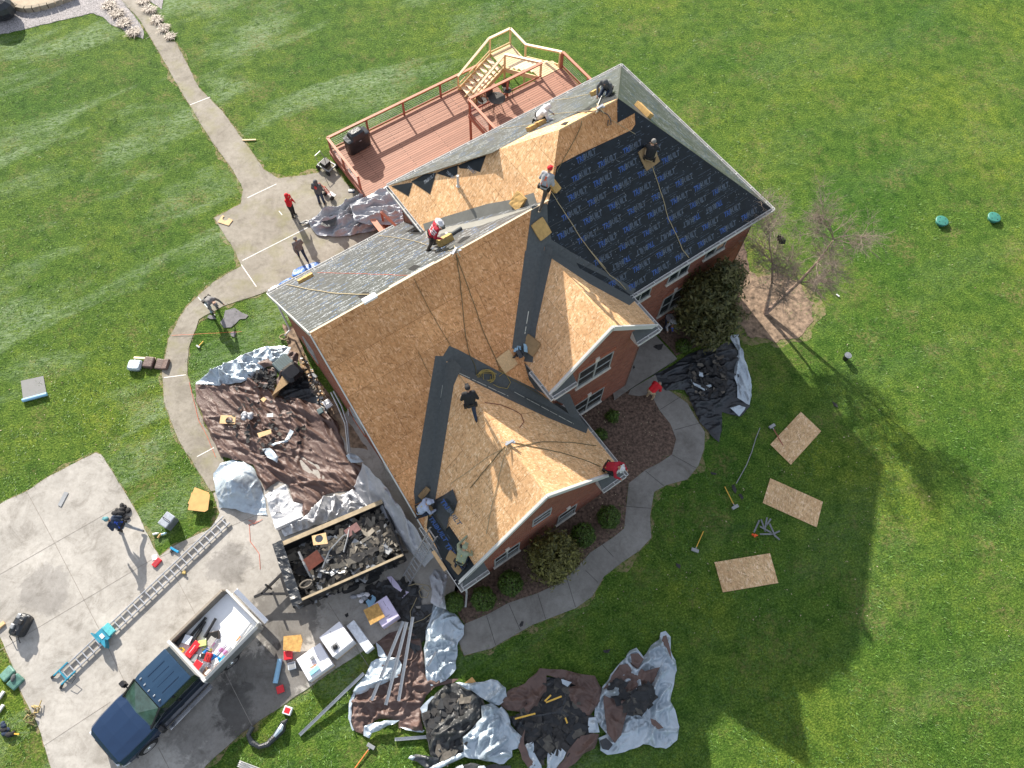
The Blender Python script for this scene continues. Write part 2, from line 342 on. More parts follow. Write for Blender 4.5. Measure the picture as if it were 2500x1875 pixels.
# ---------------------------------------------------------------- ground, paving, beds
g = MB(); g.add([(-400, -300, 0), (400, -300, 0), (400, 500, 0), (-400, 500, 0)], [(0, 1, 2, 3)]); g.build('lawn', LAWN, kind='structure')
def sheet(name, pts, z, mat, rough_edge=.0, thick=.05, joints=(), seals=()):
    P = [at(u, v, z) for u, v in pts]; Q = []
    for i, p in enumerate(P):
        q = P[(i + 1) % len(P)]; n = max(1, int((q - p).length / .22)) if rough_edge else 1
        for k in range(n):
            r = p.lerp(q, k / n)
            if rough_edge: r = r + Vector((noise.noise(r * 2.3), noise.noise(r * 2.3 + Vector((9, 0, 0))), 0)) * rough_edge
            Q.append((r.x, r.y))
    mb = MB(); mb.prism(Q, z - thick, z)
    for (a, b), m in [(j, 1) for j in joints] + [(j, 2) for j in seals]:
        p, q = at(*a, z), at(*b, z); mb.beam(p + Vector((0, 0, .001)), q + Vector((0, 0, .001)), .022 if m == 1 else .042, .006, m)
    mb.build(name, [mat, JOINTW if name == 'walkway' else JOINT, SEAL], kind='structure')
DRV = [(-60, 1262), (0, 1230), (65, 1198), (122, 1162), (233, 1104), (247, 1111), (271, 1146), (309, 1208), (339, 1260), (374, 1336), (390, 1358), (423, 1333), (472, 1309), (515, 1290), (536, 1252), (520, 1205), (560, 1180),
       (760, 1100), (850, 1000), (1010, 1080), (1150, 1360), (1118, 1440), (1098, 1470), (1135, 1520), (1133, 1600), (1090, 1500), (900, 1578), (750, 1681), (592, 1789), (502, 1869), (470, 1920), (140, 1920), (125, 1875), (92, 1768), (54, 1696), (26, 1614), (0, 1557), (-60, 1440)]
DRV = [p for p in DRV if p != (1135, 1520) and p != (1133, 1600)]
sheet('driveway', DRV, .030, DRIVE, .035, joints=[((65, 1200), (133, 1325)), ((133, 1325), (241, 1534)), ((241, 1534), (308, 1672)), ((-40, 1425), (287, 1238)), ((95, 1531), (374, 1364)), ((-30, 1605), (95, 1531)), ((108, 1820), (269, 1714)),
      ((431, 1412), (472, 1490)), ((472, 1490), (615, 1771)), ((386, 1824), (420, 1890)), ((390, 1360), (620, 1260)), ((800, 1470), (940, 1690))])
PATH = [(296, -40), (296, 0), (339, 45), (390, 130), (424, 192), (469, 266), (520, 350), (571, 418), (593, 463), (588, 497), (522, 533), (576, 616), (588, 650), (520, 689), (452, 752), (412, 825), (396, 904), (401, 983), (435, 1074), (486, 1153), (515, 1200),
        (560, 1190), (540, 1100), (500, 1040), (470, 960), (456, 910), (460, 850), (486, 780), (542, 748), (616, 724), (680, 700), (760, 680), (1000, 600), (1010, 520), (900, 430), (862, 470), (820, 415), (797, 384), (780, 421), (746, 427), (678, 435), (644, 413), (616, 373), (542, 271), (486, 215), (429, 102), (412, 101), (384, 45), (360, 0), (355, -40)]
sheet('path', PATH, .026, PATIO, .05, joints=[((383, 127), (421, 116)), ((356, 95), (372, 85))], seals=[((464, 256), (513, 237)), ((604, 483), (675, 449)), ((592, 636), (752, 555)), ((589, 646), (626, 700)), ((484, 726), (525, 770)), ((400, 922), (454, 915)), ((481, 1115), (522, 1093)), ((681, 515), (689, 525))])
WLK = [(1133, 1600), (1200, 1583), (1241, 1559), (1301, 1525), (1350, 1506), (1407, 1484), (1446, 1456), (1475, 1407), (1520, 1372), (1560, 1345), (1590, 1313), (1587, 1259), (1597, 1201), (1627, 1184), (1678, 1170), (1705, 1137), (1719, 1096), (1721, 1055), (1699, 1021), (1678, 984), (1640, 957), (1617, 945), (1586, 956),
       (1610, 1001), (1637, 1035), (1651, 1072), (1641, 1109), (1610, 1130), (1576, 1147), (1535, 1180), (1524, 1290), (1500, 1310), (1441, 1349), (1400, 1395), (1362, 1425), (1313, 1448), (1241, 1472), (1188, 1501), (1135, 1523), (1118, 1560)]
sheet('walkway', WLK, .034, WALK, .0, joints=[((1188, 1503), (1210, 1575)), ((1243, 1476), (1270, 1538)), ((1313, 1450), (1332, 1511)), ((1383, 1410), (1405, 1482)), ((1430, 1393), (1460, 1422)), ((1465, 1324), (1498, 1360)), ((1524, 1236), (1590, 1241)), ((1576, 1150), (1620, 1186)), ((1640, 1110), (1700, 1143)), ((1646, 1050), (1719, 1030)), ((1612, 1000), (1662, 968))])
sheet('porch_slab', [(1500, 975), (1520, 960), (1653, 875), (1598, 815), (1540, 760), (1480, 880)], .16, WALK, 0, .16)
sheet('porch_step', [(1540, 950), (1534, 962), (1560, 966), (1590, 960), (1612, 945), (1600, 915)], .09, WALK, 0, .09)
sheet('mulch_bed', [(1380, 1000), (1520, 950), (1587, 957), (1610, 1001), (1637, 1035), (1651, 1072), (1641, 1109), (1610, 1130), (1576, 1147), (1534, 1185), (1524, 1290), (1500, 1310), (1441, 1349), (1400, 1395), (1362, 1425), (1313, 1448), (1241, 1474), (1188, 1503), (1135, 1523), (1100, 1470), (1120, 1400), (1300, 1200)], .030, MULCH, .06)
sheet('dark_soil_bed', [(1560, 700), (1700, 590), (1810, 560), (1830, 660), (1800, 740), (1760, 820), (1650, 868), (1590, 800)], .022, MULCH, .1)
sheet('soil_bed', [(1800, 640), (1850, 676), (1905, 668), (1950, 690), (1985, 740), (1980, 790), (1945, 825), (1890, 835), (1835, 822), (1790, 780), (1770, 720)], .018, SOIL, .22)
sheet('bare_strip', [(690, 790), (700, 840), (770, 960), (850, 1090), (900, 1100), (760, 900), (720, 800)], .036, SOIL, .1)
GRV = [(-60, -60), (-60, 92), (0, 85), (79, 66), (158, 47), (228, 32), (250, 42), (272, 60), (300, 72), (352, 95), (350, 70), (322, 30), (300, 0), (296, -60)]
sheet('gravel_bed', GRV, .020, GRAVEL, .1)
sheet('sand_pad', [(-10, -60), (15, 0), (32, 14), (60, 24), (95, 22), (130, 10), (165, 0), (200, -60)], .05, SAND)
sheet('gravel_strip', [(362, -60), (362, 0), (395, 22), (398, 0), (392, -60)], .02, GRAVEL, .05)

# thin, straw coloured turf along the paving edges
def worn(name, pts, z=.008, r0=.04, r1=.30, seed=0):
    P = [at(u, v, 0) for u, v in pts]; n0 = len(P); A = sum(P[i].x * P[(i + 1) % n0].y - P[(i + 1) % n0].x * P[i].y for i in range(n0)); sg = 1 if A > 0 else -1; Q = []
    for i, p in enumerate(P):
        q = P[(i + 1) % n0]; d = (q - p); n = max(1, int(d.length / .12)); d.normalize(); o = Vector((d.y, -d.x, 0)) * sg
        for k in range(n):
            r = p.lerp(q, k / n); e = r0 + (r1 - r0) * max(0, noise.noise(r * 1.1 + Vector((seed, 0, 0))) * 1.6 + .15) + .06 * noise.noise(r * 5); Q.append((r.x + o.x * e, r.y + o.y * e))
    pv = [Vector(q) for q in Q]; m = len(pv); r_ = geometry.delaunay_2d_cdt(pv, [(i, (i + 1) % m) for i in range(m)], [], 1, 1e-5)
    mb = MB(); mb.add([(q.x, q.y, z) for q in r_[0]], [tuple(f) for f in r_[2]]); mb.build(name, LAWNDRY, kind='structure')
worn('worn_turf', PATH, seed=1); worn('worn_turf', DRV, z=.005, seed=2); worn('worn_turf', WLK, z=.0065, seed=3, r1=.4); worn('worn_turf', [(1800, 640), (1850, 676), (1905, 668), (1950, 690), (1985, 740), (1980, 790), (1945, 825), (1890, 835), (1835, 822), (1790, 780), (1770, 720)], z=.0035, r1=.7, seed=4)

# scattered bits of torn shingle and straw on the ground
def scraps(name, boxes, mats, seed, zf=None, size=(.04, .16), kind='stuff', label=None, tilt=.5, lift=.02):
    rnd = random.Random(seed); mb = MB()
    for (poly, n, z) in boxes:
        us = [p[0] for p in poly]; vs = [p[1] for p in poly]; c = 0; guard = 0
        while c < n and guard < n * 30:
            guard += 1
            u, v = rnd.uniform(min(us), max(us)), rnd.uniform(min(vs), max(vs)); ins = False
            for i in range(len(poly)):
                (x1, y1), (x2, y2) = poly[i], poly[i - 1]
                if (y1 > v) != (y2 > v) and u < (x2 - x1) * (v - y1) / (y2 - y1) + x1: ins = not ins
            if not ins: continue
            c += 1; p = at(u, v, z + rnd.random() * lift)
            s = rnd.uniform(*size); l = s * rnd.uniform(1, 2.4)
            M = Matrix.Translation(p) @ Matrix.Rotation(rnd.uniform(0, 6.3), 4, 'Z') @ Matrix.Rotation(rnd.gauss(0, tilt), 4, 'X') @ Matrix.Rotation(rnd.gauss(0, tilt), 4, 'Y')
            mi = rnd.randrange(len(mats)); k = rnd.choice((4, 4, 5))
            pts = [(-l / 2, -s / 2), (l / 2 * rnd.uniform(.7, 1.1), -s / 2), (l / 2, s / 2 * rnd.uniform(.6, 1)), (-l / 2 * rnd.uniform(.6, 1), s / 2)] if k == 4 else [(-l / 2, -s / 2), (l * .3, -s / 2), (l / 2, 0), (l * .2, s / 2), (-l * .4, s * .3)]
            vs_ = [M @ Vector((a, b, 0)) for a, b in pts] + [M @ Vector((a, b, -.006)) for a, b in pts]
            mb.add(vs_, [tuple(range(k)), tuple(range(k, 2 * k))[::-1]] + [(j, j + k, (j + 1) % k + k, (j + 1) % k) for j in range(k)], mi)
    return mb.build(name, mats, kind=kind, label=label)
STRAW = plain('straw_bits', (.50, .43, .28), .9, bmp=0)
scraps('straw_litter', [([(1560, 1180), (2150, 1000), (2150, 1500), (1700, 1560), (1250, 1570), (1500, 1400)], 330, .01), ([(1950, 600), (2480, 500), (2480, 1800), (2200, 1300)], 120, .01), ([(0, 850), (500, 850), (420, 1300), (300, 1100), (0, 1200)], 120, .01), ([(1410, 1010), (1560, 980), (1630, 1060), (1560, 1130), (1500, 1180), (1520, 1290), (1250, 1465), (1150, 1510), (1120, 1460), (1400, 1300)], 200, .04)], [STRAW, SOIL], 3, size=(.012, .035), tilt=.3)

# grass blades growing over the paving edges and in loose tufts on the lawn
GRB = foliage_mat('grass_blade', (.035, .085, .010), (.085, .17, .025))
def fringe():
    rnd = random.Random(17); mb = MB(); vs = []; fs = []
    def tuft(p, n, h, spread):
        for k in range(n):
            b = p + Vector((rnd.gauss(0, spread), rnd.gauss(0, spread), 0)); a = rnd.uniform(0, 6.283); l = h * rnd.uniform(.5, 1.3); s = Vector((-math.sin(a), math.cos(a), 0)) * rnd.uniform(.007, .014); d = Vector((math.cos(a) * l * .8, math.sin(a) * l * .8, l * rnd.uniform(.3, .9)))
            i = len(vs); vs.extend([b - s, b + s, b + d]); fs.append((i, i + 1, i + 2))
    for pl_, z in ((DRV, .03), (PATH, .026), (WLK, .034), (GRV, .02)):
        P = [at(u, v, 0) for u, v in pl_]
        for i, p in enumerate(P):
            q = P[(i + 1) % len(P)]; L = (q - p).length; m_ = (p + q) / 2; a_, b_ = AB(m_)
            if L > 14 or (0 < a_ < 20 and -6 < b_ < 9.3): continue
            for k in range(int(L * 9)):
                if rnd.random() < .25: continue
                tuft(p.lerp(q, rnd.random()) + Vector((rnd.gauss(0, .05), rnd.gauss(0, .05), .0)), 5, .09, .04)
    mb.add(vs, fs); mb.build('grass_edge', GRB, kind='stuff')
fringe()
def tufts():
    rnd = random.Random(19); vs = []; fs = []; mb = MB(); PP = [[(p.x, p.y) for p in (at(u, v, 0) for u, v in pl_)] for pl_ in (DRV, PATH, WLK, GRV)]
    def ok(x, y):
        a_, b_ = AB((x, y))
        if -.5 < a_ < 20.5 and -14.3 < b_ < 10.2: return False
        return not any(inpoly0(x, y, P) for P in PP)
    for k in range(26000):
        p = at(rnd.uniform(-60, 2560), rnd.uniform(-60, 1935), 0)
        if noise.noise(Vector((p.x * .5, p.y * .5, 3))) < -.12 or not ok(p.x, p.y): continue
        for j in range(5):
            b = p + Vector((rnd.gauss(0, .07), rnd.gauss(0, .07), 0)); a = rnd.uniform(0, 6.283); l = .10 * rnd.uniform(.5, 1.4); s = Vector((-math.sin(a), math.cos(a), 0)) * rnd.uniform(.008, .018); i = len(vs)
            vs.extend([b - s, b + s, b + Vector((math.cos(a) * l, math.sin(a) * l, l * rnd.uniform(.3, .8)))]); fs.append((i, i + 1, i + 2))
    mb.add(vs, fs); mb.build('grass_tufts', GRB, kind='stuff')
def inpoly0(x, y, P):
    ins = False
    for i in range(len(P)):
        (x1, y1), (x2, y2) = P[i], P[i - 1]
        if (y1 > y) != (y2 > y) and x < (x2 - x1) * (y - y1) / (y2 - y1) + x1: ins = not ins
    return ins
tufts()
# ---------------------------------------------------------------- the house
ZE, ZLOW = 5.68, 3.03
A1, A2, BB, BF = 6.77, 20.04, -6.17, 4.386
BR, ZR, ARL, ARR = -.75, 10.82, 11.70, 14.52
LBB, LZB, LB, LZ = -5.94, 3.14, .77, 9.296
BLOW = 7.036; LAE = 10.24
W1A, W1M, W1B, W1Z, W1F, W1P, V1B = 0.0, 3.83, 7.85, 6.87, 9.80, 9.60, 3.196
W2A, W2M, W2B, W2Z, W2F, W2P, V2B = 6.64, 9.28, 11.98, 8.17, 6.24, 6.10, 1.896
house = empty('brick_house', W(0, 0, 0), 0, 'large red brick house with a half stripped roof of bare boards and dark sheets', 'house')
house.rotation_euler = (0, 0, AZ); HM = house.matrix_basis.copy()
HI = (Matrix.Translation(W(0, 0, 0)) @ Matrix.Rotation(AZ, 4, 'Z')).inverted()
def H(a, b, z): return Vector((a, -b, z))       # house-local coordinates: x along the ridge, y away from the street
def toL(p): return HI @ Vector(p)
class Plane:
    def __init__(s, p0, p1, p2, poly=None):    # three (a, b, z); u runs p0 -> p1, v up the slope
        s.o = H(*p0); s.u = (H(*p1) - s.o).normalized(); n = s.u.cross(H(*p2) - s.o); n.normalize()
        if n.z < 0: n = -n
        s.n = n; s.v = n.cross(s.u) if n.cross(s.u).z >= 0 else -n.cross(s.u); s.poly = [H(*p) for p in poly] if poly else None
    def uv(s, p): d = p - s.o; return (d.dot(s.u), d.dot(s.v))
    def pt(s, u, v, h=0): return s.o + s.u * u + s.v * v + s.n * h
    def hit(s, u, v, lift=0):                  # where the survey ray u, v meets this plane (house-local)
        o = HI @ Vector((0, 0, CAM_H)); d = (HI.to_3x3() @ ray(u, v)); q = s.o + s.n * lift
        return o + d * ((q - o).dot(s.n) / d.dot(s.n))
    def inside(s, p):
        if not s.poly: return True
        x, y = s.uv(p); P = [s.uv(q) for q in s.poly]; ins = False
        for i in range(len(P)):
            (x1, y1), (x2, y2) = P[i], P[i - 1]
            if (y1 > y) != (y2 > y) and x < (x2 - x1) * (y - y1) / (y2 - y1) + x1: ins = not ins
        return ins
MAINF = [(0, LB, LZ), (LAE, LB, LZ), (ARL, BR, ZR), (ARR, BR, ZR), (A2, BF, ZE), (9.4, BF, ZE), (7.0, BF, ZE), (7.0, BLOW, ZLOW), (0, BLOW, ZLOW)]
FA = {
 'front': (Plane((0, BF, ZE), (1, BF, ZE), (0, LB, LZ), MAINF), MAINF),
 'backR': (Plane((0, BB, ZE), (1, BB, ZE), (0, BR, ZR)), [(A2, BB, ZE), (ARR, BR, ZR), (ARL, BR, ZR), (A1, BB, ZE)]),
 'hipR': (Plane((A2, 0, ZE), (A2, 1, ZE), (ARR, 0, ZR)), [(A2, BF, ZE), (ARR, BR, ZR), (A2, BB, ZE)]),
 'hipL': (Plane((A1, 0, ZE), (A1, 1, ZE), (ARL, 0, ZR)), [(A1, BB, ZE), (ARL, BR, ZR), (LAE, LB, LZ), (A1, -3.17, ZE)]),
 'backL': (Plane((0, LBB, LZB), (1, LBB, LZB), (0, LB, LZ)), [(0, LBB, LZB), (7.1, LBB, LZB), (7.1, -3.0, 5.84), (LAE, LB, LZ), (0, LB, LZ)]),
 'w1L': (Plane((W1A, 0, ZLOW), (W1A, 1, ZLOW), (W1M, 0, W1Z)), [(W1A, BLOW, ZLOW), (W1A, W1P, ZLOW), (W1M, W1P, W1Z), (W1M, V1B, W1Z)]),
 'w1R': (Plane((W1B, 0, ZLOW), (W1B, 1, ZLOW), (W1M, 0, W1Z)), [(W1B, BLOW, ZLOW), (W1M, V1B, W1Z), (W1M, W1P, W1Z), (W1B, W1P, ZLOW)]),
 'w2L': (Plane((W2A, 0, ZE), (W2A, 1, ZE), (W2M, 0, W2Z)), [(W2A, BF, ZE), (W2A, W2P, ZE), (W2M, W2P, W2Z), (W2M, V2B, W2Z)]),
 'w2R': (Plane((W2B, 0, ZE), (W2B, 1, ZE), (W2M, 0, W2Z)), [(W2B, BF, ZE), (W2M, V2B, W2Z), (W2M, W2P, W2Z), (W2B, W2P, ZE)]),
}
for k, (pl, poly) in FA.items(): pl.poly = [H(*p) for p in poly]
def roof_hit(u, v, lift=0):
    best = None; o = HI @ Vector((0, 0, CAM_H))
    for k, (pl, poly) in FA.items():
        p = pl.hit(u, v, lift)
        if pl.inside(p - pl.n * lift):
            t = (p - o).length
            if best is None or t < best[0]: best = (t, p, k)
    return (best[1], best[2]) if best else (None, None)
HM4 = Matrix.Translation(W(0, 0, 0)) @ Matrix.Rotation(AZ, 4, 'Z')
def on_roof(u, v, lift=0):
    p, k = roof_hit(u, v, lift)
    return (HM4 @ p, FA[k][0]) if p is not None else (at(u, v, 5), None)

def slab(mb, pl, pts, h0, h1, m=0, me=None):     # a sheet lying on plane pl; pts are house-local points
    U = [pl.uv(p) for p in pts]; A = sum(U[i][0] * U[(i + 1) % len(U)][1] - U[(i + 1) % len(U)][0] * U[i][1] for i in range(len(U)))
    flip = (pl.u.cross(pl.v)).dot(pl.n) < 0
    if (A < 0) != flip: U = U[::-1]
    top = [pl.pt(u, v, h1) for u, v in U]; bot = [pl.pt(u, v, h0) for u, v in U]; n = len(U)
    mb.add(top + bot, [tuple(range(n))], m, uv=U + U)
    mb.add(top + bot, [tuple(range(n, 2 * n))[::-1]] + [(i, i + n, (i + 1) % n + n, (i + 1) % n) for i in range(n)], m if me is None else me, uv=U + U)
def part(name, mb, mats, parent=house, label=None, **k): return mb.build(name, mats, parent, label, **k)
for k, nm, lb, mt in (('front', 'roof_decking', 'bare board decking of the long front slope', OSB), ('backR', 'roof_decking', 'board decking of the high back slope', OSBW), ('hipR', 'roof_decking', None, OSB), ('hipL', 'roof_decking', 'pale bare board decking of the high left hip', OSBW),
                  ('backL', 'roof_decking', None, OSB)):
    mb = MB(); slab(mb, FA[k][0], FA[k][0].poly, -.05, 0.0, 0, 1); part(nm, mb, [mt, OSBE], label=lb)
for ks, lb in ((('w1L', 'w1R'), 'bare board decking of the lower front gable'), (('w2L', 'w2R'), 'bare board decking of the upper front gable')):
    mb = MB()
    for k in ks: slab(mb, FA[k][0], FA[k][0].poly, -.05, 0.012, 0, 1)
    part('gable_decking', mb, [OSBW, OSBE], label=lb)
def over(name, k, polys, h, mats, label=None, px=True, hb=None):
    mb = MB(); pl = FA[k][0]
    for poly in polys:
        pts = [pl.hit(*p) for p in poly] if px else [H(*p) for p in poly]
        slab(mb, pl, pts, hb if hb is not None else h - .004, h)
    return part(name, mb, mats, label=label)
Z1 = lambda *p: zl(750, 50, 2.949, p)
Z2 = lambda *p: zl(1200, 100, 2.949, p)
Z4 = lambda *p: zl(1000, 750, 2.949, p)
# front slope: printed underlayment
NAVY = Z2((1035, 530), (1150, 590), (2005, 1215)) + [(1681, 631), (1540, 722)] + Z2((640, 1650), (560, 1510), (430, 1430), (405, 1310), (400, 1180), (430, 1080), (445, 905), (505, 880), (760, 750), (1010, 640))
FPL = FA['front'][0]
def frontpoly():
    pts = [(A2, BF, ZE), (ARR, BR, ZR)]
    px = Z2((905, 425), (905, 590), (1030, 520), (1035, 600), (1010, 640), (880, 700), (760, 755), (620, 820), (505, 880), (470, 905)) + Z2((430, 1080), (400, 1190), (405, 1310), (430, 1430), (560, 1510), (640, 1650))
    return [H(*p) for p in pts] + [FPL.hit(*p) for p in px] + [H(11.2, BF, ZE)]
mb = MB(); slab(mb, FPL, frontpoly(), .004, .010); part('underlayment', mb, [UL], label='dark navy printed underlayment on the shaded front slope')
FRONT_UV = [FPL.uv(p) for p in frontpoly()]
# laps between the courses and long soft wrinkles
for i, (v0, u0, u1) in enumerate(((1.02, 11.3, 19.0), (2.08, 10.2, 17.9), (3.14, 9.9, 16.7), (4.2, 9.8, 15.6), (5.26, 10.6, 14.7))):
    mb = MB(); P = [FPL.pt(u0 + (u1 - u0) * k / 24, v0 + .012 * math.sin(k * 1.7), .0135 + .006 * abs(math.sin(k * 2.1))) for k in range(25)]; mb.tube(P, .009, 4); part('sheet_lap', mb, [MEMB])
# right hip and back slopes
mb = MB(); slab(mb, FA['hipR'][0], FA['hipR'][0].poly, .004, .010)
b_hip = FA['backR'][0].hit(*Z1((1290, 965))[0])
strip = [FA['backR'][0].hit(*p) for p in Z1((1330, 955), (1600, 810), (1800, 735), (2000, 640), (2212, 500))] + [FA['backR'][0].hit(*Z2((870, 360))[0]), H(ARR, BR, ZR)]
BACKR = [H(A1, BB, ZE), b_hip] + strip + [H(A2, BB, ZE)]
slab(mb, FA['backR'][0], BACKR, .004, .010)
slab(mb, FA['backL'][0], FA['backL'][0].poly, .004, .010)
part('underlayment', mb, [ULB], label='printed underlayment with the sun sheen painted grey on the back slopes')
BACK_UV = {'backR': [FA['backR'][0].uv(p) for p in BACKR], 'hipR': [FA['hipR'][0].uv(p) for p in FA['hipR'][0].poly], 'backL': [FA['backL'][0].uv(p) for p in FA['backL'][0].poly]}
# torn saw-tooth edge wrapped over the left hip
over('torn_underlayment', 'hipL', [Z1((605, 1192), (730, 1265), (760, 1165)), Z1((750, 1160), (885, 1250), (930, 1095), (840, 1110)), Z1((925, 1100), (1035, 1132), (1082, 1108), (1085, 1040), (1000, 1068)), Z1((1085, 1045), (1100, 1065), (1180, 1070), (1245, 1092), (1288, 972), (1180, 1005))], .014, [UL], 'dark saw-tooth scraps of old underlayment along the hip')
# valley membranes
mb = MB()
slab(mb, FA['front'][0], [FA['front'][0].hit(*p) for p in Z4((185, 350), (240, 352), (285, 278), (350, 305), (640, 460), (905, 590), (1030, 690), (1240, 830), (1200, 900), (900, 790), (600, 650), (440, 540), (330, 620), (250, 1310), (40, 1420), (30, 1330), (60, 1100))], .003, .011)
slab(mb, FA['w1L'][0], [FA['w1L'][0].hit(*p) for p in Z4((330, 385), (375, 435), (320, 560), (200, 1310), (170, 1480), (10, 1430), (80, 1310), (190, 560), (250, 400))], .014, .020)
slab(mb, FA['w1R'][0], [FA['w1R'][0].hit(*p) for p in Z4((290, 420), (335, 475), (700, 660), (1000, 800), (1270, 910), (1290, 845), (1150, 740), (800, 560), (300, 380))], .014, .020)
slab(mb, FA['front'][0], [FA['front'][0].hit(*p) for p in Z2((290, 1190), (400, 1170), (405, 1310), (430, 1430), (560, 1510), (640, 1650), (440, 1540), (380, 1480), (370, 1560), (290, 1900), (215, 1760), (230, 1650))] , .003, .0125)
slab(mb, FA['front'][0], [FA['front'][0].hit(*p) for p in [(1282, 612), (1334, 612), (1281, 872), (1250, 850)]], .003, .0115)
slab(mb, FA['w2L'][0], [FA['w2L'][0].hit(*p) for p in [(1322, 592), (1350, 606), (1348, 630), (1334, 690), (1310, 800), (1301, 885), (1262, 880), (1268, 780)]], .014, .020)
slab(mb, FA['w2R'][0], [FA['w2R'][0].hit(*p) for p in [(1326, 596), (1344, 630), (1440, 694), (1536, 746), (1565, 722), (1480, 650)]], .014, .020)
slab(mb, FA['front'][0], [FA['front'][0].hit(*p) for p in [(1334, 606), (1360, 600), (1400, 618), (1550, 705), (1545, 724), (1480, 676)]], .003, .0118)
slab(mb, FA['front'][0], [FA['front'][0].hit(*p) for p in Z4((825, 400), (860, 520), (905, 590), (1110, 700), (1180, 830), (1240, 830), (1150, 620), (1020, 640))], .003, .0108)
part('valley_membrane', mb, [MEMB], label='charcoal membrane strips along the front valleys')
mb = MB()
slab(mb, FA['hipL'][0], [FA['hipL'][0].hit(*p) for p in Z1((835, 1465), (1000, 1410), (1300, 1320), (1470, 1290), (1630, 1240), (1660, 1330), (1620, 1350), (1200, 1450), (850, 1520))], .003, .011)
slab(mb, FA['backL'][0], [FA['backL'][0].hit(*p) for p in Z1((850, 1520), (1200, 1450), (1620, 1345), (1560, 1370), (1250, 1480), (860, 1560))], .012, .016)
part('valley_membrane', mb, [plain('membrane_sun_tone', (.17, .17, .155), .8, var=.12, scale=3, bmp=.3)], label='membrane strip in the back valley, painted sunlit grey')  # paler copy of the front membrane, sunlight painted into its tone
# white seams down the valleys
mb = MB()
def seam(k, p, q, w, h):
    mb = MB()
    a, b = FA[k][0].hit(*p), FA[k][0].hit(*q); n = FA[k][0].n; rnd = random.Random(2); L = (b - a).length; t = 0
    while t < L:
        s = rnd.uniform(.15, .5); mb.beam(a.lerp(b, t / L) + n * h, a.lerp(b, min(1, (t + s) / L)) + n * h, w, .01, up=n); t += s + rnd.uniform(.02, .12)
    part('valley_seam', mb, [SEAMW])
SEAMW = plain('seam_white', (.6, .6, .52), .7, bmp=0)
seam('w1L', (1081, 940), (1044, 1194), .03, .028); seam('w2L', (1290, 770), (1284, 800), .03, .03); seam('front', (1290, 760), (1281, 815), .03, .016)
seam('w1R', (1120, 912), (1240, 968), .022, .026); seam('w1R', (1255, 958), (1400, 1036), .022, .026)

# printed words: letters made once, then laid in rows on each sheet
def text_shape(s):
    cu = bpy.data.curves.new('t', 'FONT'); cu.body = s; cu.size = 1; cu.resolution_u = 1; cu.offset = .028
    o = bpy.data.objects.new('t', cu); C.objects.link(o); dg = bpy.context.evaluated_depsgraph_get(); dg.update()
    me = bpy.data.meshes.new_from_object(o.evaluated_get(dg)); vs = [v.co.copy() for v in me.vertices]; fs = [tuple(p.vertices) for p in me.polygons]
    C.objects.unlink(o); bpy.data.objects.remove(o); bpy.data.curves.remove(cu); bpy.data.meshes.remove(me)
    w = max(v.x for v in vs); return vs, fs, w
T_TRI, T_BUILT = text_shape('TRI'), text_shape('BUILT')
def inpoly(x, y, P):
    ins = False
    for i in range(len(P)):
        (x1, y1), (x2, y2) = P[i], P[i - 1]
        if (y1 > y) != (y2 > y) and x < (x2 - x1) * (y - y1) / (y2 - y1) + x1: ins = not ins
    return ins
def word(mb, pl, u, v, s, flip, h, ang=0, poly=None, mi=(0, 1), stretch=1.0, xs=1.0):
    tot = T_TRI[2] + T_BUILT[2] + .04; cs, sn = math.cos(ang), math.sin(ang)
    if poly and not all(inpoly(u + dx * tot * s * xs * cs, v + dx * tot * s * xs * sn + dy * s, poly) for dx in (-.03, .5, 1.03) for dy in (-.15, .8)): return
    sg = 1 if pl.u.cross(pl.v).dot(pl.n) > 0 else -1
    x0 = 0
    for (vs, fs, w), m in ((T_TRI, mi[0]), (T_BUILT, mi[1])):
        out = []
        for p in vs:
            x = (p.x + x0 + p.y * .28) * s * xs; y = p.y * s * stretch
            if flip: x, y = tot * s * xs - x, s * .7 - y
            if sg < 0: x = tot * s * xs - x
            out.append(pl.pt(u + x * cs - y * sn, v + x * sn + y * cs, h))
        mb.add(out, fs, m); x0 += w + .04
def dashes(mb, pl, u, v, L, h, m, rnd, poly, hgt=.016):
    t = 0
    while t < L:
        s = rnd.uniform(.05, .22)
        if inpoly(u + t, v, poly) and inpoly(u + t + s, v + .02, poly): 
            q = [pl.pt(u + t, v, h), pl.pt(u + t + s, v, h), pl.pt(u + t + s, v + hgt, h), pl.pt(u + t, v + hgt, h)]
            mb.add(q, [(0, 1, 2, 3)], m)
        t += s + rnd.choice((.02, .03, .35, .8))
mb = MB(); rnd = random.Random(4); UV = FRONT_UV
v = .22; row = 0
while v < 7.4:
    u = 7 + (row * .47) % 1.2
    flip = v < 1.7 and row % 3 == 2
    while u < 20.2:
        word(mb, FPL, u, v, .30, flip, .0125, poly=UV, mi=(0, 1), xs=.76); u += 1.26
    dashes(mb, FPL, 7, v - .055, 13, .0125, 1, rnd, UV, .014); dashes(mb, FPL, 7.1, v + .235, 13, .0125, 1, rnd, UV, .011); dashes(mb, FPL, 7.3, v + .33, 13, .0125, 1, rnd, UV, .014); dashes(mb, FPL, 7.3, v + .41, 13, .0125, 1, rnd, UV, .009)
    v += .56; row += 1
cn = MB(); r2 = random.Random(8)
for k in range(700):
    u_, v_ = r2.uniform(7, 20), r2.uniform(.1, 7.3)
    if inpoly(u_, v_, UV): q = [FPL.pt(u_ + math.cos(a) * .017, v_ + math.sin(a) * .017, .0145) for a in (0, 1.05, 2.1, 3.14, 4.2, 5.25)]; cn.add(q, [(0, 1, 2, 3, 4, 5)])
part('cap_nails', cn, [plain('cap_nail', (.22, .24, .26), .5, bmp=0)], kind='stuff')
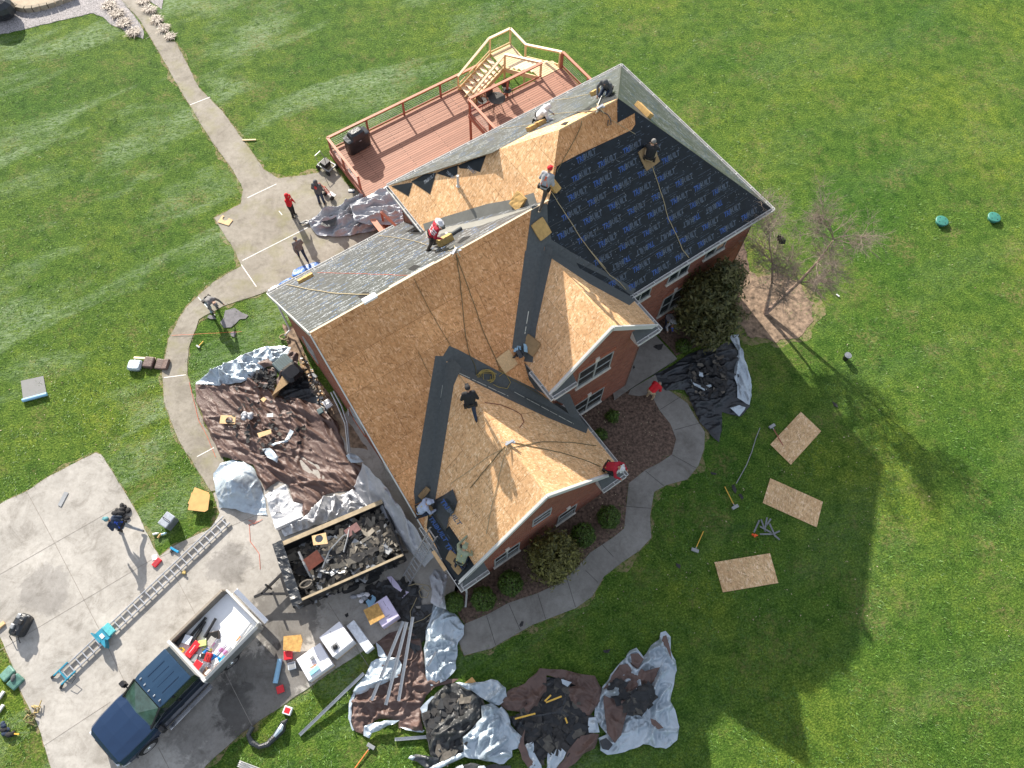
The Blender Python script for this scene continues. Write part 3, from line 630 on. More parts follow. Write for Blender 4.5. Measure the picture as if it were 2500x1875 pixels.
part('printed_words', mb, [LETB, LETG], label='rows of blue and grey brand lettering on the dark underlayment')
mb = MB(); rnd = random.Random(5)
for k in ('backR', 'hipR', 'backL'):
    pl = FA[k][0]; UV = BACK_UV[k]; us = [p[0] for p in UV]; vs = [p[1] for p in UV]; v = min(vs) + .15; row = 0
    while v < max(vs):
        u = min(us) + (row * .61) % 1.5
        while u < max(us): word(mb, pl, u, v, .12, False, .0125, poly=UV, mi=(1, 0), xs=2.0); u += rnd.choice((1.5, 1.9, 2.3))
        dashes(mb, pl, min(us), v - .05, max(us) - min(us), .0125, rnd.choice((0, 0, 1)), rnd, UV, .030); dashes(mb, pl, min(us) + .3, v + .2, max(us) - min(us), .0125, 0, rnd, UV, .022)
        v += .34; row += 1
part('printed_words', mb, [LETW, LETS], label='brand lettering paled by painted sheen on the back underlayment')
mb = MB(); pl = FA['hipL'][0]
for q, s in ((Z1((845, 1180))[0], .2), (Z1((1000, 1095))[0], .16), (Z1((1150, 1060))[0], .16)):
    mb = MB(); u_, v_ = pl.uv(pl.hit(*q)); word(mb, pl, u_, v_, s, False, .017, ang=R(70 if s > .18 else 8), mi=(1, 1), xs=.8); part('printed_words', mb, [LETB, plain('lettering_dim', (.22, .24, .27), .5, bmp=0)])

# vent holes cut along the back of the ridge
mb = MB()
for k, pts in (('backL', zl(450, 380, 2.949, [(1965, 632), (2005, 590), (2065, 577), (2040, 600), (1985, 633)])), ('backL', zl(450, 380, 2.949, [(1608, 820), (1655, 788), (1700, 797), (1650, 830)])), ('backL', zl(450, 380, 2.949, [(1250, 1018), (1290, 985), (1330, 985), (1345, 1008), (1265, 1030)])),
               ('backL', zl(450, 380, 2.949, [(1620, 565), (1660, 540), (1735, 545), (1710, 570)])), ('backR', Z1((1825, 752), (1850, 735), (1885, 730), (1860, 755))), ('backR', Z1((1985, 660), (2030, 630), (2060, 628), (2010, 665)))):
    mb = MB(); slab(mb, FA[k][0], [FA[k][0].hit(*p) for p in pts], .006, .018); part('vent_opening', mb, [DARK])
for (u, v, k, s) in ((1119, 436, 'hipL', .62), (1091, 566, 'backL', .4)):
    b = FA[k][0].hit(u, v + 18); mb = MB(); mb.tube([b, b + Vector((0, 0, s))], .055, 10); mb.lathe(b, [(.1, 0), (.07, .03), (.058, .08)], 10)
    part('vent_pipe', mb, [WHITE])
# board edge along the low ridge, hip and rake lines
mb = MB()
mb.beam(H(0, LB - .02, LZ + .02), H(LAE, LB - .02, LZ + .02), .06, .03, 0)
mb.beam(H(3.2, LB - .04, LZ + .04), H(5.1, LB - .04, LZ + .04), .10, .03, 0)
part('ridge_board', mb, [NEWWT])
# rake boards, fascia and gutters
mb = MB()
def rake(p, q, w=.035, h=.2, m=0): mb.beam(H(*p) + Vector((0, 0, -.06)), H(*q) + Vector((0, 0, -.06)), w, h, m)
rake((-.03, LBB, LZB), (-.03, LB, LZ)); rake((-.03, LB, LZ), (-.03, BLOW, ZLOW))
for (a0, am, a1, b, zb, zt) in ((W1A, W1M, W1B, W1P, ZLOW, W1Z), (W2A, W2M, W2B, W2P, ZE, W2Z)):
    for s_ in (a0, a1):
        mb.beam(H(s_, b + .02, zb - .02), H(am, b + .02, zt - .02), .05, .22, 0, up=(0, 0, 1)); mb.beam(H(s_, b - .03, zb + .03), H(am, b - .03, zt + .03), .10, .02, 0)
part('rake_boards', mb, [WHITE])
def gutter(p, q, nrm, hangers=True, parent=house):
    p, q, n = H(*p), H(*q), H(*nrm).normalized(); d = (q - p).normalized(); L = (q - p).length; mb = MB(); z = Vector((0, 0, 1))
    mb.beam(p + n * .012 - z * .07, q + n * .012 - z * .07, .016, .15); mb.beam(p + n * .07 - z * .13, q + n * .07 - z * .13, .12, .012, 1); mb.beam(p + n * .135 - z * .07, q + n * .135 - z * .07, .018, .13)
    for e in (p, q): mb.beam(e + n * .01 - z * .07, e + n * .135 - z * .07, .012, .12)
    k = max(1, int(L / .9))
    for i in range(k): c = p + d * (L * (i + .5) / k); mb.beam(c + n * .01 - z * .02, c + n * .13 - z * .02, .025, .012)
    return part('gutter', mb, [GUTTER, plain('gutter_bed', (.34, .34, .33), .6, bmp=0)])
gutter((11.9, BF, ZE), (A2 + .1, BF, ZE), (0, 1, 0)); gutter((A2, BB - .1, ZE), (A2, BF + .1, ZE), (1, 0, 0)); gutter((A1, BB, ZE), (A2 + .1, BB, ZE), (0, -1, 0)); gutter((A1, BB, ZE), (A1, -3.2, ZE), (-1, 0, 0))
gutter((0, LBB, LZB), (6.6, LBB, LZB), (0, -1, 0)); gutter((0, BLOW - .1, ZLOW), (0, W1F + .12, ZLOW), (-1, 0, 0))
gutter((W1B, 6.2, ZLOW), (W1B, W1F + .1, ZLOW), (1, 0, 0)); gutter((W2A, BF + .5, ZE), (W2A, W2F + .1, ZE), (-1, 0, 0)); gutter((W2B, BF, ZE), (W2B, W2F + .1, ZE), (1, 0, 0))
for (a, b, z, s) in ((W1A, W1F, ZLOW, 1), (W1B, W1F, ZLOW, -1), (W2A, W2F, ZE, 1), (W2B, W2F, ZE, -1)):   # little roofs that return round each gable corner
    mb = MB(); e = a + s * 1.15
    mb.add([H(a, b, z), H(e, b, z), H(e, b - .38, z + .34), H(a + s * .35, b - .38, z + .34)], [(0, 1, 2, 3)] if s > 0 else [(3, 2, 1, 0)]); mb.add([H(e, b, z), H(e, b - .4, z), H(e, b - .38, z + .34)], [(0, 1, 2)], 1)
    mb.beam(H(a, b - .2, z - .1), H(e, b - .2, z - .1), .4, .16, 1); part('eave_return', mb, [MEMB, WHITE]); gutter((a, b, z), (e, b, z), (0, 1, 0))
# walls
def wall(name, out, pts, label=None, mat=BRICK):
    P = [H(*p) for p in pts]; n = H(*out, 0).normalized(); u = Vector((0, 0, 1)).cross(n)
    uv = [((p - P[0]).dot(u), p.z) for p in P]; mb = MB(); k = len(P)
    mb.add(P + [p - n * .12 for p in P], [tuple(range(k)), tuple(range(k, 2 * k))[::-1]] + [(i, i + k, (i + 1) % k + k, (i + 1) % k) for i in range(k)], 0, uv=uv + uv)
    return part(name, mb, [mat], label=label)
o = .32; zo = -.07
LW = [(o, LBB + o, 0), (o, LBB + o, LZB + o * .917 + zo), (o, LB, LZ + zo), (o, BLOW, ZLOW + zo), (o, W1F - .32, ZLOW - .05), (o, W1F - .32, 0)]
wall('wall', (-1, 0), LW, 'tall red brick gable wall facing the driveway')
b1 = W1P - .22; wall('wall', (0, 1), [(W1A + o, b1, 0), (W1B - o, b1, 0), (W1B - o, b1, ZLOW + .25), (W1M, b1, W1Z - .08), (W1A + o, b1, ZLOW + .25)], 'red brick front wall under the lower gable')
wall('wall', (1, 0), [(W1B - o, b1, 0), (W1B - o, 5.75, 0), (W1B - o, 5.75, ZLOW), (W1B - o, b1, ZLOW)])
b2 = W2P - .22; wall('wall', (0, 1), [(W2A + o, b2, 0), (W2B - o, b2, 0), (W2B - o, b2, ZE + .25), (W2M, b2, W2Z - .08), (W2A + o, b2, ZE + .25)], 'two storey red brick wall under the upper gable')
wall('wall', (1, 0), [(W2B - o, b2, 0), (W2B - o, BF - o, 0), (W2B - o, BF - o, ZE), (W2B - o, b2, ZE)])
wall('wall', (-1, 0), [(W2A + o, b2, ZLOW), (W2A + o, b2, ZE), (W2A + o, BF - 1, ZE + .4), (W2A + o, BF - 1, ZLOW)])
wall('wall', (0, 1), [(W2B - o, BF - o, 0), (A2 - o, BF - o, 0), (A2 - o, BF - o, ZE), (W2B - o, BF - o, ZE)], 'shaded red brick front wall behind the magnolia')
wall('wall', (1, 0), [(A2 - o, BF - o, 0), (A2 - o, BB + o, 0), (A2 - o, BB + o, ZE), (A2 - o, BF - o, ZE)])
wall('wall', (0, -1), [(A2 - o, BB + o, 0), (A1 + o, BB + o, 0), (A1 + o, BB + o, ZE), (A2 - o, BB + o, ZE)])
wall('wall', (-1, 0), [(A1 + o, BB + o, 0), (A1 + o, 0, 0), (A1 + o, 0, ZE + .3), (A1 + o, BB + o, ZE + .1)], 'brick wall above the low back slope')
wall('wall', (0, -1), [(A1 + o, LBB + o, 0), (o, LBB + o, 0), (o, LBB + o, LZB), (A1 + o, LBB + o, LZB)])
mb = MB()      # soffits close the eaves
for pts, z in (([(0, LBB), (A1 + o, LBB), (A1 + o, LBB + o), (0, LBB + o)], LZB - .12), ([(A1, BB), (A2, BB), (A2, BB + o), (A1, BB + o)], ZE - .12), ([(W2B - o, BF - o), (A2, BF - o), (A2, BF), (W2B - o, BF)], ZE - .12), ([(A2 - o, BB), (A2, BB), (A2, BF), (A2 - o, BF)], ZE - .14), ([(A1, BB), (A1 + o, BB), (A1 + o, -3), (A1, -3)], ZE - .14),
               ([(W1B - o, 5.8), (W1B, 5.8), (W1B, W1P), (W1B - o, W1P)], ZLOW - .12), ([(0, BLOW - .4), (o, BLOW - .4), (o, W1P), (0, W1P)], ZLOW - .12), ([(W2A, BF), (W2A + o, BF), (W2A + o, W2P), (W2A, W2P)], ZE - .12), ([(W2B - o, BF), (W2B, BF), (W2B, W2P), (W2B - o, W2P)], ZE - .12)):
    mb = MB(); mb.prism([(H(a, b, 0).x, H(a, b, 0).y) for a, b in pts], z - .02, z); part('soffit', mb, [WHITE])
# windows: frame, sill, soldier course, keystone
def window(a, b, z, w_, h_, nrm, panes=2, key=True, parent=house, arch=True):
    n = H(*nrm).normalized(); x = Vector((0, 0, 1)).cross(n); c = H(a, b, z); zv = Vector((0, 0, 1)); c = c + n * .004
    M = Matrix((x, n, zv)).transposed().to_4x4(); M.translation = c
    def bx(mb, cx, cz, dw, dh, dep, off=0, m=0): mb.box(None, (dw, dep, dh), M=M @ Matrix.Translation((cx, off, cz)), m=m)
    mb = MB(); t = .04
    for sx in (-1, 1): bx(mb, sx * (w_ / 2 - t / 2), 0, t, h_, .07, .01)
    for sz in (-1, 1): bx(mb, 0, sz * (h_ / 2 - t / 2), w_ - 2 * t, t, .07, .01)
    for i in range(1, panes): bx(mb, -w_ / 2 + w_ * i / panes, 0, .07, h_ - 2 * t, .07, .012)
    bx(mb, 0, 0, w_ - 2 * t, .04, .05, .008)
    fr = part('window', mb, [WINF], parent)
    g_ = MB(); bx(g_, 0, 0, w_ - .08, h_ - .08, .03, -.002); g_.build('pane', [GLASS], fr)
    s_ = MB(); bx(s_, 0, -h_ / 2 - .05, w_ + .12, .09, .12, .03); s_.build('sill', [STONE if key else SOLDIER], fr)
    if arch:
        k_ = MB(); n_ = int((w_ + .2) / .085)
        for i in range(n_): bx(k_, -w_ / 2 - .1 + (i + .5) * (w_ + .2) / n_, h_ / 2 + .11 + .012 * math.sin(math.pi * (i + .5) / n_) * 6, (w_ + .2) / n_ * .78, .22, .05, .008)
        k_.build('soldier_course', [SOLDIER], fr)
        if key: k_ = MB(); bx(k_, 0, h_ / 2 + .17, .2, .30, .07, .02); k_.build('keystone', [STONE], fr)
    return fr
def wz(u, v, b=None, a=None):                   # house a / b and height where the survey ray meets a wall
    pl = Plane((0, b, 0), (1, b, 0), (0, b, 1)) if b is not None else Plane((a, 0, 0), (a, 1, 0), (a, 0, 1))
    pl.n = Vector((0, 1, 0)) if b is not None else Vector((1, 0, 0)); p = pl.hit(u, v); return (p.x, -p.y, p.z)
for (u, v, w_, h_) in ((1451, 902, 1.75, 1.45), (1432, 985, 1.75, 1.5)):
    a, b, z = wz(u, v, b=b2); window(a, b2, z, w_, h_, (0, 1, 0))
for (u, v, w_, h_, p_, k_) in ((1322, 1262, .9, .9, 1, False), (1382, 1256, .95, 1.35, 1, True), (1237, 1353, 1.25, 1.4, 2, True)):
    a, b, z = wz(u, v, b=b1); window(a, b1, max(z, .9), w_, h_, (0, 1, 0), p_, k_, arch=k_)
for (u, v, w_, h_) in ((1565, 713, 1.2, 1.5), (1660, 655, 1.2, 1.5), (1752, 594, 1.2, 1.5)):
    a, b, z = wz(u, v, b=BF - o); window(a, BF - o, min(z, 4.75), w_, h_, (0, 1, 0))
for a in (13.0, 15.6, 18.1): window(a, BF - o, 1.6, 1.3, 1.6, (0, 1, 0))
for (b, z, h_) in ((-3.2, 1.7, 1.2), (.2, 4.9, 1.3), (2.6, 4.6, 1.2), (1.0, 1.6, 1.2)): window(o, b, z, .95, h_, (-1, 0, 0), 1, False, arch=(z > 4))
mb = MB()                                         # garage doors low in the driveway wall
for b in (4.2, 7.3): mb.box(H(o - .01, b, 1.1), (.06, 2.5, 2.2))
part('garage_door', mb, [WHITE])
mb = MB(); mb.box(H(W2B - o + .02, 5.0, 1.2), (.06, .95, 2.1)); dr = part('front_door', mb, [plain('dark_door', (.03, .02, .015), .5, bmp=0)]); mb = MB(); mb.sphere(H(W2B - o + .07, 5.35, 1.15), .04); mb.build('handle', CHROME, dr)
mb = MB(); mb.lathe(H(12.9, BF - o + .12, 2.35), [(.10, 0), (.14, .05), (.12, .25), (.05, .34)], 8); mb.box(H(12.9, BF - o + .05, 2.5), (.08, .12, .08)); part('wall_lantern', mb, [BLACK])
for (a, b, z) in ((.2, LBB + .25, LZB), (o - .05, W1F - .3, ZLOW)):
    mb = MB(); mb.tube([H(a, b - .2 if b < 0 else b, z - .15), H(a - .06, b + .1, z - .5), H(a - .06, b + .1, .3), H(a - .4, b + .1 + (.4 if b > 0 else 0), .08)], .045, 6); part('downspout', mb, [WHITE])
# ---------------------------------------------------------------- two-level deck behind the house
deck = empty('wooden_deck', W(0, 0, 0), AZ, 'two level red stained wooden deck with new pale stairs behind the house', 'deck')
LOZ, UPZ = .55, 2.9
def dpart(name, mb, mats, label=None, parent=deck): return mb.build(name, mats, parent, label)
def boards(pts, z, name, mats, label=None, along=True, t=.04):
    mb = MB(); P = [H(a, b, z) for a, b in pts]; A = sum(P[i].x * P[(i + 1) % len(P)].y - P[(i + 1) % len(P)].x * P[i].y for i in range(len(P)))
    if A < 0: P = P[::-1]
    uv = [((p.x, p.y) if along else (p.y, p.x)) for p in P]; n = len(P)
    mb.add(P + [p - Vector((0, 0, t)) for p in P], [tuple(range(n)), tuple(range(n, 2 * n))[::-1]] + [(i, i + n, (i + 1) % n + n, (i + 1) % n) for i in range(n)], 0, uv=uv + uv)
    return dpart(name, mb, mats, label)
boards([(7.15, -14.1), (17.4, -14.1), (17.4, BB + o), (7.15, BB + o)], LOZ, 'lower_deck_floor', [DECKRED], 'red stained boards of the lower deck')
boards([(13.6, -10.1), (19.6, -10.1), (19.6, BB + o), (13.6, BB + o)], UPZ, 'upper_deck_floor', [DECKRED], 'red stained boards of the upper deck')
boards([(17.55, -12.5), (17.62, -13.95), (19.0, -13.95), (18.98, -12.5)], 2.0, 'stair_landing', [DECKNEW], 'new pale pine boards of the stair landing')
boards([(18.15, -10.75), (18.6, -11.0), (19.5, -10.8), (19.62, -10.1), (18.15, -10.1)], UPZ + .02, 'stair_landing', [DECKNEW])
mb = MB()
def rim(p, q, z, h=.24, w=.04): mb.beam(H(*p, z - h / 2 - .01), H(*q, z - h / 2 - .01), w, h)
for p, q in (((7.12, -14.12), (17.4, -14.12)), ((7.12, -14.12), (7.12, BB + .3))): rim(p, q, LOZ, .3)
for p, q in (((13.58, -10.12), (19.62, -10.12)), ((13.58, -10.12), (13.58, BB + .3)), ((19.62, -10.12), (19.62, BB + .3)), ((13.6, -9.3), (18, -9.3))): rim(p, q, UPZ)
dpart('rim_joist', mb, [REDW])
def post(a, b, z0, z1, m=REDW, w=.1):
    mb = MB(); mb.beam(H(a, b, z0), H(a, b, z1), w, w, up=(1, 0, 0)); dpart('post', mb, [m])
for a in (7.22, 9.55, 11.85, 14.27, 16.6): post(a, -14.1, .0, LOZ + .93)
for b in (-12.6, -10.9): post(7.2, b, 0, LOZ + .93)
for a, b in ((13.64, -10.06), (15.98, -10.06), (19.58, -10.1), (19.58, -7.9), (13.62, -8.2)): post(a, b, .0 if b < -8 else UPZ - .3, UPZ + .97)
post(13.75, -8.35, 0, UPZ - .25); post(18.9, -10.2, 0, UPZ)
def rail(pts, z, m, name='rail', w=.14, h=.04, low=None):
    mb = MB()
    for i in range(len(pts) - 1):
        p, q = pts[i], pts[i + 1]; zp = p[2] if len(p) > 2 else z; zq = q[2] if len(q) > 2 else z
        mb.beam(H(p[0], p[1], zp), H(q[0], q[1], zq), w, h)
        mb.beam(H(p[0], p[1], zp - .07), H(q[0], q[1], zq - .07), .04, .09, 1)
        if low: mb.beam(H(p[0], p[1], zp - low), H(q[0], q[1], zq - low), .04, .09, 1)
    dpart(name, mb, m)
RT = [plain('stained_wood_top', (.50, .22, .14), .6, var=.12, scale=5), REDW]; NT = [NEWWT, NEWW]
rail([(17.2, -14.12), (7.2, -14.12)], LOZ + .95, RT, low=.84); rail([(7.2, -14.12), (7.2, -10.9)], LOZ + .95, RT, low=.84)
rail([(18.25, -10.12), (13.62, -10.12), (13.62, -7.0)], UPZ + .99, RT, low=.86); rail([(19.62, -10.14), (19.62, -6.6)], UPZ + .99, RT, low=.86)
# wire mesh under the rails, seen as thin dark lines
mb = MB()
for (a0, b0, a1, b1, z0, z1) in ((7.2, -14.12, 17, -14.12, LOZ + .1, LOZ + .85), (7.2, -14.1, 7.2, -10.9, LOZ + .1, LOZ + .85), (19.62, -10.1, 19.62, -6.8, UPZ + .1, UPZ + .9), (13.62, -10.1, 13.62, -7, UPZ + .1, UPZ + .9)):
    mb = MB()
    for k in range(7): z = z0 + (z1 - z0) * k / 6; mb.beam(H(a0, b0, z), H(a1, b1, z), .008, .008)
    dpart('rail_wires', mb, [GREY])
# stairs: lower flight from the lower deck up to the landing, upper flight on to the upper deck
rail([(15.42, -14.02, 1.5), (17.55, -14.02, 3.02), (18.98, -14.02, 3.02), (18.95, -12.52, 3.02), (19.6, -10.2, 3.86)], 3, NT, 'stair_rail')
rail([(15.5, -12.6, 1.42), (17.6, -12.58, 2.98), (18.25, -10.2, 3.86)], 3, NT, 'stair_rail')
for a, b, z0, z1 in ((15.42, -14.02, LOZ - .2, 1.48), (17.6, -14.02, 0, 2.98), (18.98, -14.02, 0, 2.98), (18.95, -12.52, 0, 2.98), (19.5, -10.2, UPZ - .3, 3.84), (15.5, -12.6, LOZ, 1.4), (17.6, -12.58, 0, 2.95), (18.25, -10.2, UPZ - .3, 3.84)): post(a, b, z0, z1, NEWW, .09)
mb = MB()
for k in range(8):
    t = (k + .5) / 8; a = 15.55 + 2.0 * k / 8; z = LOZ + .17 + (2.0 - LOZ - .17) * k / 8
    for j in (0, 1): mb.beam(H(a + .03 + j * .135, -13.9, z), H(a + .03 + j * .135, -12.68, z), .125, .035)
for k in range(5):
    z = 2.0 + .17 + (UPZ - 2.17) * k / 5; f = k / 5; a0, a1 = 17.75 + f * .5, 18.98 + f * .5; b = -12.42 + k * .33
    for j in (0, 1): mb.beam(H(a0, b + j * .14 + .05, z), H(a1, b + j * .14 + .05, z), .13, .035)
dpart('stair_tread', mb, [NEWWT], 'pale pine stair treads')
mb = MB()
for b in (-13.95, -12.62): mb.beam(H(15.4, b, LOZ + .05), H(17.6, b, 1.95), .045, .26); mb.beam(H(15.5, b, LOZ + .5), H(17.6, b, 2.28), .04, .07)
for b in (-13.3,): mb.beam(H(15.4, b, LOZ - .02), H(17.6, b, 1.88), .045, .2)
mb.beam(H(17.62, -12.5, 1.95), H(18.2, -10.2, UPZ - .1), .045, .26); mb.beam(H(18.95, -12.5, 1.95), H(19.5, -10.2, UPZ - .1), .045, .26); mb.beam(H(17.6, -13.98, 1.88), H(19, -13.98, 1.88), .05, .2); mb.beam(H(19, -13.98, 1.88), H(18.97, -12.5, 1.88), .05, .2); mb.beam(H(18.97, -12.5, 2.2), H(19.55, -10.2, 3.05), .04, .07); mb.beam(H(17.65, -13.98, 2.12), H(18.95, -13.98, 2.12), .04, .07)
dpart('stair_stringer', mb, [NEWW])
mb = MB(); c = AB(at(875, 490, .3))
for i, (da, z) in enumerate(((0, .38), (-.32, .19))): mb.box(H(7.0 + da, -9.7, z), (.34, 1.6, .045)); mb.box(H(7.15 + da, -9.7, z - .09), (.03, 1.6, .14))
dpart('deck_step', mb, [RT[0]])
# second short flight with a rail near the back door
pr = MB(); pts = [at(931, 518, 1.5), at(972, 556, 1.0)]
st = empty('stair_rail_stub', pts[0], 0, 'short red stained stair with sloping rail beside the silver tarp', 'stair'); P0 = pts[0]
pr.beam(Vector((0, 0, 0)), at(975, 560, .9) - P0, .14, .04); pr.beam(Vector((0, 0, -.06)), at(975, 560, .84) - P0, .04, .1); pr.beam(Vector((0, 0, -.9)), at(975, 560, .1) - P0, .04, .22); pr.build('handrail', RT[0], st)
pr = MB(); pr.beam(Vector((0, 0, -1.5)), Vector((0, 0, 0)), .1, .1, up=(1, 0, 0)); pr.beam(at(972, 557, 0) - P0, at(972, 557, .9) - P0, .1, .1, up=(1, 0, 0)); pr.build('post', REDW, st)
pr = MB()
for k in range(4): q = at(922 + k * 9, 551 + k * 7, .9 - .2 * k) - P0; pr.box(q, (.28, 1.1, .04), rz=AZ)
pr.build('tread', RT[0], st)

# grill under a black cover
def lathe_box(mb, prof, m=0):                      # stacked rounded rectangles: (half x, half y, z, corner)
    vs = []; fs = []; n = 16
    for hx, hy, z, cx in prof:
        for k in range(n):
            a = 2 * math.pi * (k + .5) / n; e = .45
            x = math.copysign(abs(math.cos(a)) ** e, math.cos(a)) * hx; y = math.copysign(abs(math.sin(a)) ** e, math.sin(a)) * hy; vs.append((x + cx, y, z))
    for i in range(len(prof) - 1):
        for k in range(n): a, b = i * n + k, i * n + (k + 1) % n; fs.append((a, b, b + n, a + n))
    fs.append(tuple((len(prof) - 1) * n + k for k in range(n))); fs.append(tuple(range(n))[::-1])
    return mb.add(vs, fs, m)
gp = at(876, 360, LOZ); gr = empty('covered_grill', gp, AZ + .1, 'grill under a fitted black cover in the corner of the lower deck', 'grill')
mb = MB(); lathe_box(mb, [(.70, .34, .08, 0), (.70, .34, .5, 0), (.72, .36, .80, 0), (.70, .36, .92, 0), (.46, .34, 1.0, 0), (.40, .27, 1.16, 0), (.3, .14, 1.24, 0)]); mb.build('cover', TBLACK, gr, smooth=False)
mb = MB()
for x in (-.5, .5):
    for y in (-.25, .25): mb.tube([(x, y, 0), (x, y, .12)], .04, 8)
mb.build('caster', BLACK, gr); mb = MB(); mb.box((.0, -.375, .80), (.13, .01, .05)); mb.build('badge', LETW, gr)
bp = at(856, 368, LOZ + .02); mb = MB(); rnd = random.Random(3)
for i in range(7): mb.sphere(bp + Vector((rnd.uniform(-.14, .14), rnd.uniform(-.12, .12), .12 + rnd.uniform(0, .12))), (rnd.uniform(.07, .14), .09, .08), i % 3, 6, 4)
mb.build('plastic_bag', [WRAP, GREY, REDW], None, 'crumpled white plastic bag beside the covered grill', 'bag')
# wrought-iron table and chairs on the upper deck
def mesh_chair(u, v, rz, lb):
    p = at(u, v, UPZ); t = empty('patio_chair', p, rz, lb, 'chair', 'mesh chairs on the upper deck')
    mb = MB(); mb.lathe((0, 0, .42), [(.01, 0), (.2, .0), (.24, .02), (.24, .03), (.01, .015)], 14); mb.build('seat', MESHM, t)
    M = Matrix.Translation((0, .25, .72)) @ Matrix.Rotation(R(78), 4, 'X'); mb = MB(); mb.lathe(None, [(.01, 0), (.2, .0), (.25, .02), (.01, .015)], 14, M=M); mb.build('backrest', MESHM, t)
    for x in (-.2, .2):
        mb = MB(); mb.tube([(x, -.2, .43), (x * 1.15, -.26, .2), (x * 1.1, -.24, 0)], .014, 5); mb.build('leg', BLACK, t)
        mb = MB(); mb.tube([(x, .3, .95), (x, .22, .43), (x * 1.1, .3, 0)], .014, 5); mb.build('leg', BLACK, t)
        mb = MB(); mb.tube([(x, .25, .66), (x * 1.25, 0, .66), (x * 1.2, -.18, .5), (x, -.2, .43)], .014, 5); mb.build('armrest', BLACK, t)
MESHM = plain('dark_mesh', (.055, .05, .045), .6, .3, bmp=0)
mesh_chair(1178, 262, AZ + 1.9, 'dark wire mesh chair nearest the corner post of the upper deck'); mesh_chair(1203, 258, AZ + .2, 'dark wire mesh chair in the middle of the upper deck row'); mesh_chair(1238, 236, AZ - .2, 'dark wire mesh chair farthest along the upper deck rail')
tp = at(1213, 262, UPZ); t = empty('patio_table', tp, AZ, 'low dark wire mesh table between the chairs on the upper deck', 'table')
mb = MB(); mb.lathe((0, 0, .6), [(.01, 0), (.42, 0), (.44, .02), (.42, .03), (.01, .03)], 18); mb.build('table_top', MESHM, t)
for k in range(4):
    a = k * 1.57 + .5; mb = MB(); mb.tube([(math.cos(a) * .34, math.sin(a) * .34, .6), (math.cos(a) * .22, math.sin(a) * .22, .3), (math.cos(a) * .4, math.sin(a) * .4, 0)], .014, 5); mb.build('leg', BLACK, t)
# ---------------------------------------------------------------- pickup truck
NAVY = plain('navy_paint', (.010, .032, .085), .25, .25, var=.06, scale=2, bmp=0, spec=.8)
NAVYD = plain('navy_paint_dark', (.007, .014, .035), .3, .2, var=.06, scale=2, bmp=0, spec=.7)
SILVP = plain('silver_paint', (.34, .36, .36), .3, .6, var=.08, bmp=0)
LINER = plain('white_bed', (.84, .85, .87), .45, var=.05, scale=3, bmp=0)
p = at(595, 1485, 0); q = at(278, 1832, 0)
tr_c = W(-11.0, 6.0, 0)
front = at(257, 1829, .8); rear = at(591, 1479, 1.35); hd = math.atan2(front.y - rear.y, front.x - rear.x)
T = empty('pickup_truck', ((front.x + rear.x) / 2, (front.y + rear.y) / 2, 0), hd, 'navy crew cab pickup truck with an open white cargo bed parked on the driveway', 'pickup truck')
TL = math.hypot(front.x - rear.x, front.y - rear.y)      # ~6.3 m; x forward, y left
hx = TL / 2
def shell(mb, secs, m=0, close=True):                # loft of cross-sections: (x, [(y, z), ...])
    n = len(secs[0][1]); vs = [(x, y, z) for x, s in secs for y, z in s]; fs = []
    for i in range(len(secs) - 1):
        for k in range(n if close else n - 1): a, b = i * n + k, i * n + (k + 1) % n; fs.append((a, b, b + n, a + n))
    if close: fs.append(tuple(range(n))[::-1]); fs.append(tuple((len(secs) - 1) * n + k for k in range(n)))
    return mb.add(vs, fs, m)
def sec(wl, wt, z0, z1, z2, crown=.03):
    return [(-wl, z0), (-wl - .02, z1), (-wt, z2), (-wt * .6, z2 + crown), (0, z2 + crown * 1.4), (wt * .6, z2 + crown), (wt, z2), (wl + .02, z1), (wl, z0)]
mb = MB(); X0 = hx
shell(mb, [(X0 - .0, sec(.84, .74, .55, .78, .98, .02)), (X0 - .16, sec(.97, .84, .5, .88, 1.10, .03)), (X0 - .6, sec(1.01, .90, .45, .95, 1.17, .05)), (X0 - 1.35, sec(1.02, .93, .42, 1.0, 1.22, .06)), (X0 - 1.75, sec(.99, .92, .42, 1.0, 1.22, .04))])
mb.build('hood', NAVY, T, smooth=False, bevel=.02)
mb = MB(); shell(mb, [(X0 - 1.75, sec(.99, .93, .42, 1.0, 1.2, .0)), (X0 - 4.0, sec(.99, .93, .42, 1.0, 1.2, .0))]); mb.build('cab_body', NAVYD, T, bevel=.02)
mb = MB(); shell(mb, [(X0 - 1.62, sec(.90, .88, 1.16, 1.18, 1.21, .0)), (X0 - 2.42, sec(.84, .74, 1.18, 1.55, 1.86, .02)), (X0 - 2.6, sec(.86, .72, 1.18, 1.6, 1.90, .02)), (X0 - 3.75, sec(.86, .72, 1.18, 1.6, 1.90, .02)), (X0 - 3.98, sec(.86, .76, 1.18, 1.5, 1.78, .0))])
mb.build('window_glass', plain('cab_glass', (.012, .02, .022), .08, 0, bmp=0, spec=.9), T)
mb = MB(); shell(mb, [(X0 - 2.44, [(-.74, 1.86), (-.74, 1.9), (-.5, 1.93), (0, 1.95), (.5, 1.93), (.74, 1.9), (.74, 1.86)]), (X0 - 2.62, [(-.78, 1.88), (-.76, 1.94), (-.5, 1.965), (0, 1.98), (.5, 1.965), (.76, 1.94), (.78, 1.88)]), (X0 - 3.85, [(-.78, 1.87), (-.76, 1.93), (-.5, 1.955), (0, 1.97), (.5, 1.955), (.76, 1.93), (.78, 1.87)])])
rf = mb.build('cab_roof', plain('navy_roof', (.013, .045, .095), .28, .2, var=.08, scale=2, bmp=0, spec=.8), T, bevel=.015)
